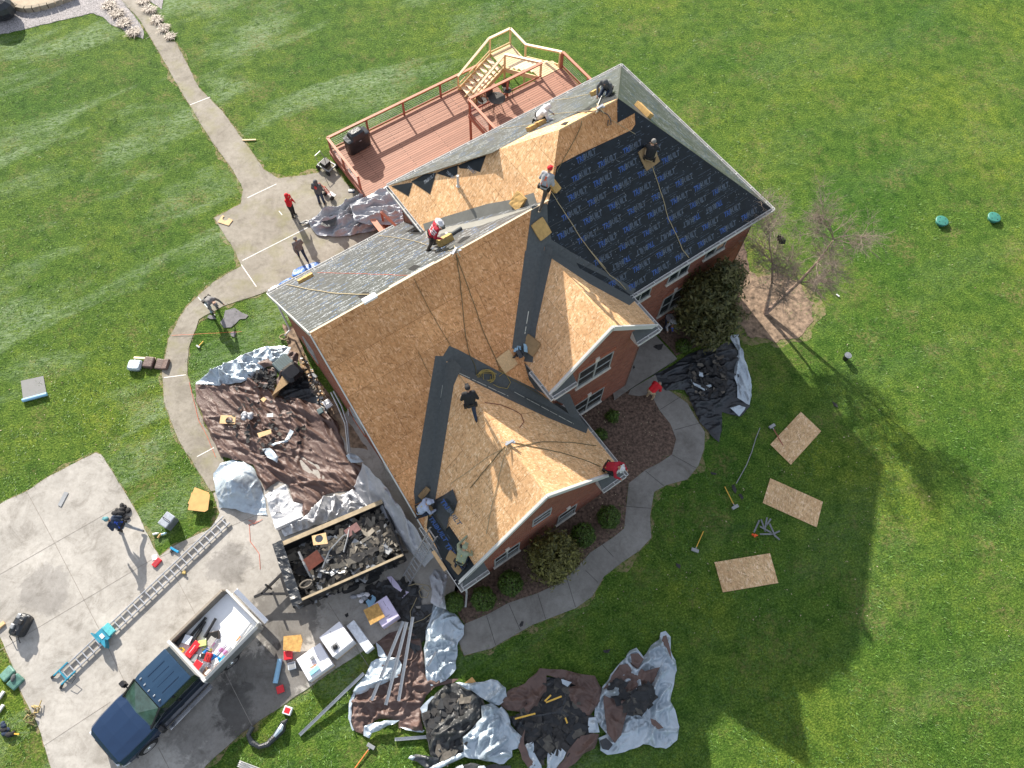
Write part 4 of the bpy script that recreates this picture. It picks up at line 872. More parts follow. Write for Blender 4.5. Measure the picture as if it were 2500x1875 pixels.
for i in range(5):
    mb = MB(); mb.box((X0 - 2.55 - .03 * abs(i - 2), -.56 + .28 * i, 1.975), (.09, .045, .035)); mb.build('marker_light', plain('marker_lens', (.28, .31, .34), .2, bmp=0), rf, bevel=.01)
for i in range(4):
    mb = MB(); mb.box((X0 - 3.2, -.42 + .28 * i, 1.974), (.75, .010, .010)); mb.build('roof_rib', NAVY, rf)
mb = MB(); mb.add([(X0 - 1.66, -.80, 1.235), (X0 - 1.58, 0, 1.245), (X0 - 1.66, .80, 1.235), (X0 - 2.40, .70, 1.88), (X0 - 2.40, -.70, 1.88)], [(0, 1, 2, 3, 4)]); mb.build('windshield', plain('windshield', (.05, .105, .095), .06, 0, var=.5, scale=2, bmp=0, spec=1), T)
mb = MB()
for s in (-1, 1): mb = MB(); mb.beam((X0 - 1.63, s * .84, 1.22), (X0 - 2.42, s * .75, 1.88), .06, .05); mb.build('pillar', BLACK, T); mb = MB(); mb.beam((X0 - 2.95, s * .89, 1.25), (X0 - 2.98, s * .77, 1.88), .09, .03); mb.build('pillar', BLACK, T)
mb = MB()
mb.beam((X0 - 1.60, -.8, 1.22), (X0 - 1.6, .8, 1.22), .10, .02); mb.beam((X0 - 1.62, -.1, 1.25), (X0 - 1.72, -.7, 1.27), .02, .015); mb.beam((X0 - 1.62, .6, 1.25), (X0 - 1.68, .02, 1.27), .02, .015)
mb.build('wiper_cowl', BLACK, T)
mb = MB(); shell(mb, [(X0 + .08, [(-.6, .42), (-.6, .68), (.6, .68), (.6, .42)]), (X0 - .05, [(-.97, .40), (-.97, .70), (.97, .70), (.97, .40)]), (X0 - .3, [(-1.03, .42), (-1.03, .66), (1.03, .66), (1.03, .42)])]); mb.build('front_bumper', CHROME, T, bevel=.02)
mb = MB(); mb.box((X0 + .0, 0, .83), (.05, 1.0, .26)); mb.build('grille', BLACK, T)
for s in (-1, 1):
    mb = MB(); mb.box((X0 - .08, s * .70, .86), (.2, .32, .16)); mb.build('headlight', CLEARP, T, bevel=.02)
    mb = MB(); mb.box((X0 - 1.9, s * 1.18, 1.2), (.18, .22, .3)); mb.beam((X0 - 1.9, s * .95, 1.15), (X0 - 1.9, s * 1.15, 1.15), .05, .05); mb.build('mirror', BLACK, T, bevel=.02)
    for k in (0, 1): mb = MB(); mb.box((X0 - 2.85 - k * .95, s * 1.015, 1.0), (.16, .03, .035)); mb.build('door_handle', BLACK, T)
    mb = MB(); mb.beam((X0 - 1.9, s * 1.12, .42), (X0 - 3.9, s * 1.12, .42), .16, .04); mb.build('running_board', CHROME, T)
    for x in (X0 - .98, X0 - 4.95):
        M = Matrix.Translation((x, s * .93, .40)) @ Matrix.Rotation(R(90), 4, 'X'); mb = MB(); mb.lathe(None, [(.18, -.13), (.36, -.13), (.40, -.08), (.40, .08), (.36, .13), (.18, .13)], 22, M=M); wh = mb.build('wheel', RUBBER, T)
        mb = MB(); mb.lathe(None, [(.24, -.135), (.25, -.14), (.12, -.10), (.07, -.16), (.0, -.16)] if s > 0 else [(.24, .135), (.25, .14), (.12, .10), (.07, .16), (.0, .16)], 16, M=M); mb.build('rim', CHROME, wh)
        mb = MB(); pts = [(x + math.cos(a) * .47, s * 1.02, .42 + math.sin(a) * .47) for a in [math.pi * k / 10 for k in range(11)]]; mb.tube(pts, .035, 6); mb.build('wheel_arch', BLACK if x < 0 else NAVYD, T)
bx0, bx1 = X0 - 3.98, -hx + .05
def sideout(x, s): return [(s * .96, .60), (s * 1.06, .55), (s * 1.14, 1.0), (s * 1.12, 1.36), (s * 1.00, 1.39), (s * .96, 1.34)]
for s in (-1, 1):
    mb = MB(); shell(mb, [(bx0, sideout(0, s)), (bx0 - .5, sideout(0, s)), (bx1 + .1, sideout(0, s)), (bx1, [(s * .90, .60), (s * 1.0, .55), (s * 1.06, 1.0), (s * 1.04, 1.28), (s * .94, 1.3), (s * .90, 1.26)])]); mb.build('bed_side', SILVP if s > 0 else plain('bed_tan', (.16, .14, .115), .5, .3, bmp=0), T, bevel=.015)
mb = MB(); mb.box(((bx0 + bx1) / 2, 0, .95), (abs(bx1 - bx0) - .1, 1.93, .06)); mb.build('bed_floor', LINER, T)
mb = MB(); mb.box((bx0 - .02, 0, 1.2), (.13, 2.22, .42)); mb.build('bed_front_wall', WHITE, T, bevel=.02)
mb = MB(); mb.box((bx1 - .03, 0, 1.06), (.08, 1.95, .46)); mb.build('tailgate', WHITE, T, bevel=.02)
mb = MB(); mb.box((bx1 - .2, 0, .5), (.22, 1.9, .16)); mb.build('rear_bumper', CHROME, T, bevel=.02)
mb = MB(); mb.box((X0 - 1.5, .96, 1.0), (.3, .03, .08)); mb.box((X0 - 1.1, -.87, 1.15), (.30, .02, .03)); mb.build('emblem', CHROME, T)
TM = Matrix.Translation(T.location) @ Matrix.Rotation(hd, 4, 'Z')
def inbed(x, y, z=.0): return TM @ Vector((bx0 - x, y * 1.22, .985 + z * .6))     # x from the cab backwards
def crate(name, c, d, rz, mat, label, cat, group=None, bev=.015, extra=None):
    t = empty(name, c, rz, label, cat, group); mb = MB(); mb.box((0, 0, d[2] / 2), d); mb.build('body', mat, t, bevel=bev)
    if extra: extra(t, d)
    return t
def lid(mat, h=.03, ov=.01):
    def f(t, d): mb = MB(); mb.box((0, 0, d[2] + h / 2), (d[0] + ov, d[1] + ov, h)); mb.build('lid', mat, t, bevel=.008)
    return f
def handle(mat):
    def f(t, d): mb = MB(); mb.tube([(-d[0] * .25, 0, d[2]), (-d[0] * .25, 0, d[2] + .05), (d[0] * .25, 0, d[2] + .05), (d[0] * .25, 0, d[2])], .012, 5); mb.build('handle', mat, t)
    return f
A_ = hd
crate('toolbox', inbed(.42, -.18, .05), (.62, .28, .2), A_ + .15, REDP, 'long red toolbox with two white latches behind the cab', 'toolbox', extra=handle(WHITE))
crate('plastic_tub', inbed(.18, .32, .1), (.3, .3, .2), A_ + .2, CLEARP, 'clear tub with a red lid against the front of the truck bed', 'tub', extra=lid(REDP))
crate('plastic_tub', inbed(.5, -.55, .12), (.32, .3, .1), A_ + .4, CLEARP, 'empty clear square tub lying in the truck bed', 'tub', extra=lid(CLEARP))
crate('gas_can', inbed(.62, .38, .02), (.34, .22, .3), A_ + .5, plain('red_can', (.45, .02, .02), .4, bmp=0), 'dark red fuel can in the truck bed', 'fuel can', extra=handle(BLACK))
crate('flat_box', inbed(.42, .68, .06), (.62, .16, .1), A_, REDP, 'red and white packet beside the bed side', 'packet', extra=lid(WHITE, .02, -.05))
crate('open_box', inbed(1.22, -.05, .0), (.5, .32, .14), A_ - .6, plain('dark_card', (.05, .035, .03), .8, bmp=0), 'dark open box in the middle of the truck bed', 'box', extra=lid(DARK, .005, -.06))
crate('foam_sheet', inbed(1.15, .3, .02), (.6, .5, .04), A_ - .5, LINER, 'white flat foam sheet in the truck bed', 'sheet', extra=lid(WHITE, .004, -.1))
for i, (x, y, L, a, m, lb) in enumerate(((.95, .62, .95, .02, WHITE, 'white cylinder with a blue band nearest the bed side'), (.9, .45, .95, .02, WHITE, 'white cylinder with a blue band second from the bed side'), (.85, .12, .85, .1, WHITE, 'white and pink sealant tube by the red toolbox'))):
    c = inbed(x, y, .12); t = empty('sealant_tube', c, A_ + a, lb, 'tube', 'sealant tubes in the truck bed'); mb = MB(); mb.tube([(-L / 2, 0, 0), (L / 2, 0, 0)], .075, 10); mb.build('tube_body', WRAP, t); mb = MB(); mb.tube([(L * .05, 0, 0), (L * .32, 0, 0)], .078, 10); mb.build('band', plain('band_blue', (.02, .22, .6), .4, bmp=0), t); mb = MB(); mb.tube([(-L * .3, 0, 0), (-L * .12, 0, 0)], .078, 10); mb.build('band', plain('band_pink', (.6, .25, .45), .4, bmp=0), t)
for i, (x, y, L, a, lb) in enumerate(((1.0, -.62, 1.0, .12, 'black pipe lying closest to the driver side of the bed'), (.95, -.48, .9, .3, 'black pipe crossing the others at an angle in the bed'), (.75, -.40, .7, .3, 'short black pipe next to the empty clear tub'), (1.35, -.30, .8, .3, 'black pipe end nearest the open dark box'))):
    c = inbed(x, y, .14 + .03 * i); mb = MB(); mb.tube([c + Vector((math.cos(A_ + a), math.sin(A_ + a), 0)) * t_ for t_ in (-L / 2, L / 2)], .055, 10); mb.build('black_pipe', [BLACK], None, lb, 'pipe', 'black pipes in the truck bed')
c = inbed(.1, -.45, .1); mb = MB(); rnd = random.Random(9); pts = [c + Vector((math.cos(k * .9) * (.1 + .01 * (k % 4)), math.sin(k * .9) * .09, .012 * k)) for k in range(16)]; mb.tube(pts, .018, 5); mb.build('yellow_hose', plain('yellow_hose', (.8, .6, .02), .5, bmp=0), None, 'small yellow coil behind the cab wall', 'hose')
c = inbed(.75, .12, .06); mb = MB(); mb.sphere(c, (.22, .1, .06), 0, 8, 5); mb.build('work_glove', plain('neon_yellow', (.65, .75, .12), .7, bmp=0), None, 'neon yellow cloth heaped in the truck bed', 'cloth')
c = inbed(.62, -.12, .14); mb = MB(); mb.beam(c, c + Vector((math.cos(A_ + 2.0) * .5, math.sin(A_ + 2.0) * .5, .1)), .02, .02); mb.build('steel_rod', ALU, None, 'thin steel rod over the red toolbox', 'rod')
t = empty('hand_saw', inbed(1.9, .60, .1), A_ + .1, 'handsaw with an orange handle lying on the bed rim', 'saw'); mb = MB(); mb.box((-.3, 0, .0), (.6, .07, .012)); mb.build('blade', ALU, t); mb = MB(); mb.box((.1, 0, 0), (.22, .05, .03)); mb.build('grip', plain('orange_grip', (.7, .2, .05), .5, bmp=0), t)

for i, (x, y, dx, dy, dz, a, m, lb, nm, ct) in enumerate(((.25, .05, .26, .2, .14, .5, GREY, 'grey power tool case lying beside the clear red topped tub', 'tool_case', 'case'), (.35, -.72, .5, .14, .1, .1, BLACK, 'black long case in the driver side corner of the bed', 'tool_case', 'case'), (.8, -.1, .22, .3, .16, .9, plain('lime_bag', (.5, .62, .2), .6, bmp=0), 'lime green packet at the middle of the cargo', 'packet', 'packet'),
      (.22, .62, .3, .16, .12, .3, plain('brown_bag', (.22, .13, .09), .8), 'small brown bag by the front corner of the bed', 'bag', 'bag'), (.68, .62, .24, .2, .12, -.3, WHITE, 'small white box among the tubes', 'box', 'box'), (1.05, .05, .34, .24, .1, .2, plain('grey_cardboard', (.35, .34, .32), .8, bmp=0), 'grey cardboard box next to the dark open one', 'box', 'box'), (.9, .66, .26, .14, .08, .1, plain('cyan_band', (.05, .45, .7), .4, bmp=0), 'cyan packet by the bed rim', 'packet', 'packet'), (.5, .2, .2, .16, .1, .7, BLACK, 'small black case below the red toolbox', 'tool_case', 'case'))):
    crate(nm, inbed(x, y, .02 + .03 * (i % 3)), (dx, dy, dz), A_ + a, m, lb, ct, extra=lid(m, .02, .01))
mb = MB(); p_, q_ = inbed(1.5, .72, .1), inbed(2.5, .55, .1); mb.beam(p_, q_, .05, .03); mb.build('wood_trim', GREY, None, 'thin grey bar lying along the empty part of the white bed', 'bar')
# ---------------------------------------------------------------- dump trailer heaped with torn shingles
c0, c1, c2, c3 = at(676, 1336, 1.65), at(925, 1230, 1.65), at(996, 1355, 1.65), at(722, 1464, 1.65)
ctr = (c0 + c1 + c2 + c3) / 4; ta = math.atan2((c1 - c0).y, (c1 - c0).x); TLn = ((c1 - c0).length + (c2 - c3).length) / 2; TWd = ((c3 - c0).length + (c2 - c1).length) / 2
TR = empty('dump_trailer', (ctr.x, ctr.y, 0), ta, 'black dump trailer heaped with torn roofing beside the garage', 'trailer')
TRB = plain('trailer_black', (.02, .02, .022), .45, .3, bmp=0); PLANK = plain('weathered_plank', (.36, .29, .19), .8, var=.25, scale=4)
for s in (-1, 1):
    mb = MB(); mb.box((0, s * TWd / 2, 1.1), (TLn, .06, 1.0)); sw = mb.build('side_wall', TRB, TR)
    mb = MB(); mb.box((0, s * (TWd / 2 + (.03 if s > 0 else 0)), 1.66), (TLn, .18 if s > 0 else .09, .05)); mb.build('top_board', PLANK, sw)
    for k in range(5): mb = MB(); mb.box((-TLn / 2 + TLn * (k + .5) / 5, s * (TWd / 2 + .06), 1.1), (.07, .07, 1.0)); mb.build('stake', TRB, sw)
for s in (-1, 1): mb = MB(); mb.box((s * TLn / 2, 0, 1.1), (.06, TWd, 1.0)); mb.build('end_wall', TRB, TR)
mb = MB(); mb.box((0, 0, .62), (TLn, TWd, .08)); mb.build('floor', TRB, TR)
for x in (-.25, .65):
    for s in (-1, 1):
        M = Matrix.Translation((x, s * (TWd / 2 + .02), .36)) @ Matrix.Rotation(R(90), 4, 'X'); mb = MB(); mb.lathe(None, [(.2, -.11), (.34, -.11), (.36, -.07), (.36, .07), (.34, .11), (.2, .11)], 20, M=M); wh = mb.build('wheel', RUBBER, TR); mb = MB(); mb.lathe(None, [(.21, -.115), (.1, -.09), (.05, -.13), (0, -.13)], 14, M=M); mb.build('rim', GREY, wh)
for s in (-1, 1): mb = MB(); mb.box((.2, s * (TWd / 2 + .02), .78), (1.9, .26, .03)); mb.build('mudguard', TRB, TR)
mb = MB(); mb.beam((-TLn / 2, -.6, .5), (-TLn / 2 - 1.35, 0, .5), .09, .12); mb.beam((-TLn / 2, .6, .5), (-TLn / 2 - 1.35, 0, .5), .09, .12); mb.beam((-TLn / 2 - 1.2, 0, .5), (-TLn / 2 - 1.65, 0, .5), .1, .1); mb.box((-TLn / 2 - .25, -.1, .62), (.4, .9, .03)); mb.build('drawbar', TRB, TR)
mb = MB(); mb.tube([(-TLn / 2 - 1.0, .15, .1), (-TLn / 2 - 1.0, .15, .95)], .045, 8); mb.build('jack', TRB, TR)
# torn sheet hung over the trailer's front end
TM2 = Matrix.Translation(TR.location) @ Matrix.Rotation(ta, 4, 'Z')
mb = MB(); vs = []; fs = []; nx, ny = 10, 22
for i in range(nx):
    for j in range(ny):
        x = -TLn / 2 + .25 - .1 * i; y = -TWd / 2 - .12 + (TWd + .3) * j / (ny - 1); z = 1.72 if i < 4 else 1.72 - (i - 4) * .14
        vs.append(TM2 @ Vector((x if i < 5 else -TLn / 2 - .18 - .03 * noise.noise(Vector((i, j * .4, 3))), y, z + .07 * noise.noise(Vector((i * .5, j * .7, 1))))))
for i in range(nx - 1):
    for j in range(ny - 1): fs.append((i * ny + j, i * ny + j + 1, (i + 1) * ny + j + 1, (i + 1) * ny + j))
mb.add(vs, fs); mb.build('black_sheet', TBLACK, None, 'glossy black plastic sheet over the drawbar end of the trailer', 'plastic sheet')
rnd = random.Random(12); mb = MB(); mats_ = [SHING, SHINGL, plain('shingle_mid', (.075, .07, .06), .8, var=.4, scale=6, bmp=.5), GREY, DARK, plain('shingle_tan', (.22, .195, .155), .6, var=.25, scale=5, bmp=.3)]
base = []; nx, ny = 26, 15
for i in range(nx):
    for j in range(ny):
        x, y = i / (nx - 1) * 2 - 1, j / (ny - 1) * 2 - 1; h = 1.05 + .42 * max(0, 1 - ((x - .25) ** 2 * 1.3 + y ** 2 * .8)) + .12 * noise.noise(Vector((x * 4, y * 3, 0))) - .04
        if x < -.45: h -= .35 * min(1, (-.45 - x) * 3)
        base.append(Vector((x * (TLn / 2 - .04), y * (TWd / 2 - .04), h)))
fs = [(i * ny + j, i * ny + j + 1, (i + 1) * ny + j + 1, (i + 1) * ny + j) for i in range(nx - 1) for j in range(ny - 1)]
mb.add([TM2 @ b for b in base], fs, 0)
for k in range(1000):
    i = rnd.randrange(nx * ny); b = base[i] + Vector((rnd.uniform(-.1, .1), rnd.uniform(-.1, .1), rnd.uniform(0, .10)))
    if abs(b.x) > TLn / 2 - .12 or abs(b.y) > TWd / 2 - .1: continue
    d = (rnd.uniform(.28, .95), rnd.uniform(.08, .22), .006); M = TM2 @ Matrix.Translation(b) @ Matrix.Rotation(rnd.uniform(0, 6.3), 4, 'Z') @ Matrix.Rotation(rnd.gauss(0, .2), 4, 'X') @ Matrix.Rotation(rnd.gauss(0, .13), 4, 'Y'); mb.box(None, d, M=M, m=rnd.choice((0, 1, 1, 1, 5, 5, 2, 2, 3, 4)))
for k in range(70):
    i = rnd.randrange(nx * ny); b = base[i] + Vector((0, 0, rnd.uniform(.03, .16)))
    if abs(b.x) > TLn / 2 - .3 or abs(b.y) > TWd / 2 - .2: continue
    M = TM2 @ Matrix.Translation(b) @ Matrix.Rotation(rnd.uniform(-.7, .7), 4, 'Z') @ Matrix.Rotation(rnd.gauss(0, .2), 4, 'X') @ Matrix.Rotation(rnd.gauss(0, .16), 4, 'Y'); L = rnd.uniform(.6, 1.2); w2 = rnd.uniform(.16, .34)
    q = []
    for a in range(7):
        for c_ in (-1, 1): q.append(M @ Vector((L * (a / 6 - .5), w2 * c_ * .5 * (1 + .2 * math.sin(a * 2.3 + k)), .05 * math.sin(a * .8 + k))))
    mb.add(q, [(2 * a, 2 * a + 2, 2 * a + 3, 2 * a + 1) for a in range(6)], rnd.choice((0, 0, 4, 2, 5, 3)))
mb.build('roofing_debris', mats_, None, 'heap of torn grey brown shingles filling the dump trailer', 'debris', kind='stuff')
def bent_strip(pts, w, mat, label, cat='metal strip', group='bent metal strips on the trailer heap', name='metal_flashing', closed=False):
    mb = MB(); mb.tube(pts, w, 5); return mb.build(name, mat, None, label, cat, group)
bent_strip([TM2 @ Vector(p) for p in ((-.9, -.3, 1.45), (-.4, .2, 1.62), (.3, .55, 1.6), (1.0, .5, 1.52))], .035, GREY, 'long grey flashing strip bending across the heap')
bent_strip([TM2 @ Vector(p) for p in ((.7, .9, 1.5), (.45, .4, 1.66), (.1, -.1, 1.62))], .03, GREY, 'short grey flashing strip near the brown vent lid')
bent_strip([TM2 @ Vector(p) for p in ((-1.55, .7, 1.5), (-1.5, .1, 1.5), (-1.45, -.4, 1.3))], .05, GREY, 'grey pipe beside the copper coloured pan')
mb = MB(); M = TM2 @ Matrix.Translation((-1.15, .15, 1.45)) @ Matrix.Rotation(.25, 4, 'Z') @ Matrix.Rotation(.3, 4, 'X'); mb.box(None, (.72, .5, .04), M=M); mb.box(None, (.72, .03, .14), M=M @ Matrix.Translation((0, -.25, .05))); mb.build('copper_pan', plain('copper_sheet', (.24, .085, .055), .3, .4, bmp=.1), None, 'shiny copper brown metal pan on the trailer heap', 'metal pan')
mb = MB(); M = TM2 @ Matrix.Translation((.72, .62, 1.55)) @ Matrix.Rotation(.2, 4, 'Z') @ Matrix.Rotation(-.15, 4, 'X'); mb.box(None, (.6, .38, .1), M=M); mb.build('roof_vent', plain('vent_brown', (.17, .09, .085), .25, .3, bmp=.1), None, 'brown metal roof vent lid lying at the far corner of the heap', 'roof vent')
mb = MB(); pts = [TM2 @ Vector((-1.7 + .25 * math.cos(a), -.62 + .13 * math.sin(a), 1.4)) for a in [k * .6 for k in range(11)]]; mb.tube(pts, .05, 6); mb.build('flexible_duct', SHINGL, None, 'ring of dusty flexible duct at the drawbar corner', 'duct')
# ---------------------------------------------------------------- tarps: crumpled sheets, each one mesh of folds
def ridged(p, s, st, ang, seed):
    x, y = p.x * math.cos(ang) + p.y * math.sin(ang), -p.x * math.sin(ang) + p.y * math.cos(ang)
    q = Vector((x * s / st, y * s, seed)); q += Vector((noise.noise(q * .7 + Vector((3, 1, 0))), noise.noise(q * .7 + Vector((7, 5, 0))), 0)) * .55
    return 1 - min(1, abs(noise.noise(q)) * 3.4)
def cloth_h(p, amp, ang, seed, st=2.6):
    a = ridged(p, 1.0, st, ang, seed) ** 1.4; b = ridged(p, 2.1, st, ang + .5, seed + 4) ** 1.6; c = ridged(p, 4.6, 1.6, ang - .4, seed + 9) ** 1.5
    return amp * (.85 * a + .70 * b + .42 * c + .8 * noise.noise(p * .5 + Vector((seed, 0, 0))))
def densify(P, step):
    out = []
    for i, p in enumerate(P):
        q = P[(i + 1) % len(P)]; n = max(1, int((q - p).length / step))
        out += [p.lerp(q, k / n) for k in range(n)]
    return out
def seg_d(p, P):
    d = 1e9
    for i in range(len(P)):
        a, b = P[i - 1], P[i]; ab = b - a; t = max(0, min(1, (p - a).dot(ab) / max(1e-9, ab.dot(ab)))); d = min(d, (p - a - ab * t).length)
    return d
import numpy as np
def folds(PV, amp, ang, seed, st, mat=None):
    rnd = random.Random(seed); xs = [p[0] for p in PV]; ys = [p[1] for p in PV]; w_, h_ = max(xs) - min(xs), max(ys) - min(ys); n = int(min(900, 8 + w_ * h_ * (9 if st >= 3 else 13))); out = []
    spread = .75 if st < 3 else .26; sz = min(1, max(w_, h_) / 2.5)
    for k in range(n):
        a = ang + rnd.gauss(0, spread); big = rnd.random() < .3; L = rnd.uniform(.8, 2.6) * (1.5 if st >= 3 else .8) * sz * (1.3 if big else .75); c = (rnd.uniform(min(xs), max(xs)), rnd.uniform(min(ys), max(ys)))
        wd = rnd.uniform(.034, .06) * (1.7 if big else .9); hh = amp * (1.9 if mat in (TSILV, TGREY, TWHITE) else 1.3) * rnd.uniform(.4, 1) * (.85 if big else .36) * (1 if rnd.random() < .7 else -.6)
        out.append((c[0], c[1], a, L / 2, wd, hh, rnd.uniform(-.35, .35)))
    return out
def fold_h(V, FO):
    X = np.array([v.x for v in V]); Y = np.array([v.y for v in V]); Hh = np.zeros(len(V))
    for cx_, cy_, a, l, wd, hh, cv in FO:
        dx, dy = X - cx_, Y - cy_; t = (dx * math.cos(a) + dy * math.sin(a)) / l; n_ = -dx * math.sin(a) + dy * math.cos(a); n_ = n_ - cv * l * t * t
        e = np.clip(1 - t * t, 0, 1); Hh += hh * e * np.clip(1 - np.abs(n_) / (wd * 2.2), 0, 1) ** 1.5
    return np.clip(Hh, -.02, None)
def tarp(name, patches, label, group=None, cat='tarp', seed=1, step=.042):
    # patch: (outline px, base z or function, material, amp, fold angle, roll of the edge)
    mats = []; mb = MB(); rnd = random.Random(seed)
    for pi, pt in enumerate(patches):
        px, z, mat, amp, ang = pt[:5]; zf = z if callable(z) else None; z0 = z(0, 0) if zf else z; opt = pt[5] if len(pt) > 5 else {}
        if mat not in mats: mats.append(mat)
        mi = mats.index(mat); P = [at(u, v, opt.get('zref', z0)).to_2d() for u, v in px]
        if opt.get('pts'): P = [Vector(q) for q in px]
        D = densify(P, .16); D = [d + Vector((noise.noise(Vector((d.x * 2.5, d.y * 2.5, seed))), noise.noise(Vector((d.x * 2.5, d.y * 2.5, seed + 5))))) * opt.get('edge', .07) for d in D]
        xs = [d.x for d in D]; ys = [d.y for d in D]; pts = []; PV = [(d.x, d.y) for d in D]
        st_ = opt.get('step', step); x = min(xs)
        while x < max(xs):
            y = min(ys)
            while y < max(ys):
                q = Vector((x + rnd.uniform(-.35, .35) * st_, y + rnd.uniform(-.35, .35) * st_))
                if inpoly(q.x, q.y, PV): 
                    if seg_d(q, P) > st_ * .5: pts.append(q)
                y += st_
            x += st_
        n = len(D); allp = D + pts; FO = folds(PV, amp, ang, seed * 31 + pi, opt.get('st', 2.6), mat)
        r = geometry.delaunay_2d_cdt(allp, [(i, (i + 1) % n) for i in range(n)], [], 1, 1e-5)
        V, F = r[0], r[2]; out = []; HH = fold_h(V, FO)
        for qi, q in enumerate(V):
            d = seg_d(q, P); e = min(1, d / (opt.get('ew', .22) * .5)); k = e * (2 - e)
            h = HH[qi] + amp * .45 * noise.noise(Vector((q.x * .6, q.y * .7, seed)))
            zb = zf(q.x, q.y) if zf else z0
            hm = opt.get('hump', 0) * (min(1, d / opt.get('hr', 1.2)) ** .7)
            out.append((q.x, q.y, zb + .012 + (h + amp * .12) * k + hm + opt.get('lip', 0) * (1 - k)))
        mb.add(out, [tuple(f) for f in F], mi)
    return mb.build(name, mats, None, label, cat, group, smooth=True)
G5 = lambda *p: zl(400, 800, 3.16, p)
G3 = lambda *p: zl(450, 380, 2.949, p)
G6 = lambda *p: zl(1400, 550, 2.949, p)
GB = lambda *p: zl(550, 1500, 3.16, p)
GC = lambda *p: zl(1100, 1500, 3.403, p)
GD = lambda *p: zl(600, 1200, 3.687, p)
tarp('brown_tarp', [
 (G5((245, 435), (250, 560), (330, 760), (440, 1000), (560, 1020), (690, 1060), (740, 1170), (780, 1255), (880, 1185), (960, 1215), (1000, 1340), (1070, 1365), (1080, 1470), (1150, 1420), (1230, 1300), (1300, 1275), (1500, 1250), (1600, 1190), (1580, 1080), (1420, 1030), (1390, 900), (1330, 720), (1200, 600), (1000, 540), (850, 520), (860, 300), (760, 320), (600, 430)), .04, TBROWN, .16, R(-35), {'ew': .3, 'st': 4.0}),
 (G5((245, 435), (330, 360), (480, 285), (600, 220), (740, 160), (850, 140), (980, 150), (960, 230), (900, 290), (820, 270), (770, 330), (690, 385), (600, 425), (430, 448)), .14, TSILV, .17, R(25), {'ew': .28}),
 (G5((720, 270), (800, 235), (860, 290), (780, 310)), .36, TBROWN, .1, 0), (G5((970, 170), (1040, 200), (1030, 300), (930, 420), (860, 510), (880, 400)), .5, TBROWN, .14, R(60)),
 (G5((755, 935), (820, 925), (890, 1000), (870, 1045), (800, 1000)), .34, TSILV, .06, 0), (G5((830, 900), (930, 875), (980, 780), (1000, 800), (960, 880), (850, 915)), .36, TSILV, .07, R(20)),
 (G5((1410, 985), (1440, 965), (1500, 990), (1540, 1035), (1440, 1045)), .40, TSILV, .10, 0)],
 'huge crumpled brown tarp with silver edge spread beside the driveway wall', seed=2)
tarp('dark_sheet', [(G5((900, 330), (1000, 300), (1100, 330), (1180, 480), (1300, 700), (1200, 760), (1050, 640), (880, 560)), .02, TBLACK, .08, 0)], 'black sheet lying between the brown tarp and the house wall', seed=8)  # flat black sheet patch beside the brown tarp
cx, cy = at(*G5((555, 1210))[0], .4).to_2d()
tarp('silver_tarp', [(G5((375, 1120), (440, 1045), (520, 1022), (620, 1035), (700, 1095), (750, 1200), (780, 1330), (797, 1445), (700, 1445), (560, 1400), (430, 1380), (400, 1230)), lambda x, y: .05 + max(0, .95 - math.hypot(x - cx, y - cy) * .85), TSILV, .085, R(40), {'ew': .3, 'hump': .0, 'zref': .1})], 'silver tarp draped like a tent over something round beside the driveway', seed=3)
tarp('white_sheet', [(G5((780, 1290), (940, 1205), (1000, 1340), (1075, 1360), (1070, 1420), (850, 1510)), .06, TWHITE, .07, R(30)), (G5((1080, 1470), (1230, 1310), (1400, 1285), (1600, 1200), (1720, 1330), (1500, 1420), (930, 1610), (900, 1560), (1050, 1480)), .10, TWHITE, .22, R(60), {'ew': .3}),
 (G5((840, 1390), (900, 1390), (905, 1420), (845, 1430)), .18, TGREY, .02, 0)], 'white plastic sheet spread between the brown tarp and the trailer', seed=4)
ez = lambda x, y: max(.1, min(2.9, 2.9 - 1.55 * abs(AB((x, y))[0] + .1)))
tarp('silver_tarp', [([W(-1.75, 3.0).to_2d(), W(-.5, 2.9).to_2d(), W(-.30, 4.5).to_2d(), W(-.25, 6.4).to_2d(), W(-.22, 8.1).to_2d(), W(-.7, 8.0).to_2d(), W(-.85, 6.9).to_2d(), W(-.9, 5.6).to_2d(), W(-1.3, 4.4).to_2d()], lambda x, y: max(.12, 2.75 + 2.3 * (AB((x, y))[0] + .15)), TGREY, .14, R(-50), {'pts': True, 'ew': .15, 'st': 4})], 'grey silver tarp hanging from the low gutter down to the trailer', seed=5)
tarp('silver_tarp', [(G3((885, 480), (935, 440), (1060, 390), (1200, 340), (1330, 300), (1420, 380), (1430, 480), (1380, 540), (1200, 575), (1090, 585), (960, 575), (920, 530)), .08, TGREY, .22, R(35), {'ew': .3, 'st': 3.5}), (G3((1190, 350), (1330, 285), (1450, 225), (1505, 195), (1560, 290), (1640, 400), (1600, 480), (1480, 500), (1330, 500), (1230, 470)), .72, TGREY, .20, R(15), {'ew': .3, 'st': 3.5}), (G3((1000, 450), (1060, 425), (1100, 450), (1080, 510), (1020, 520), (980, 495)), .42, TDUST, .05, 0), (G3((825, 488), (880, 462), (915, 480), (890, 500)), .1, TBLACK, .06, 0)],
 'long grey silver tarp sagging across the patio below the deck', seed=6)
tarp('blue_tarp', [(G3((775, 870), (785, 825), (870, 785), (960, 765), (995, 780), (930, 830), (840, 885)), .06, TBLUE, .16, 0, {'step': .06}), (G3((655, 950), (700, 910), (770, 880), (790, 905), (700, 955)), .06, TBLUE, .14, 0, {'step': .06})], 'bright blue tarp crumpled along the back wall of the low wing', seed=7)
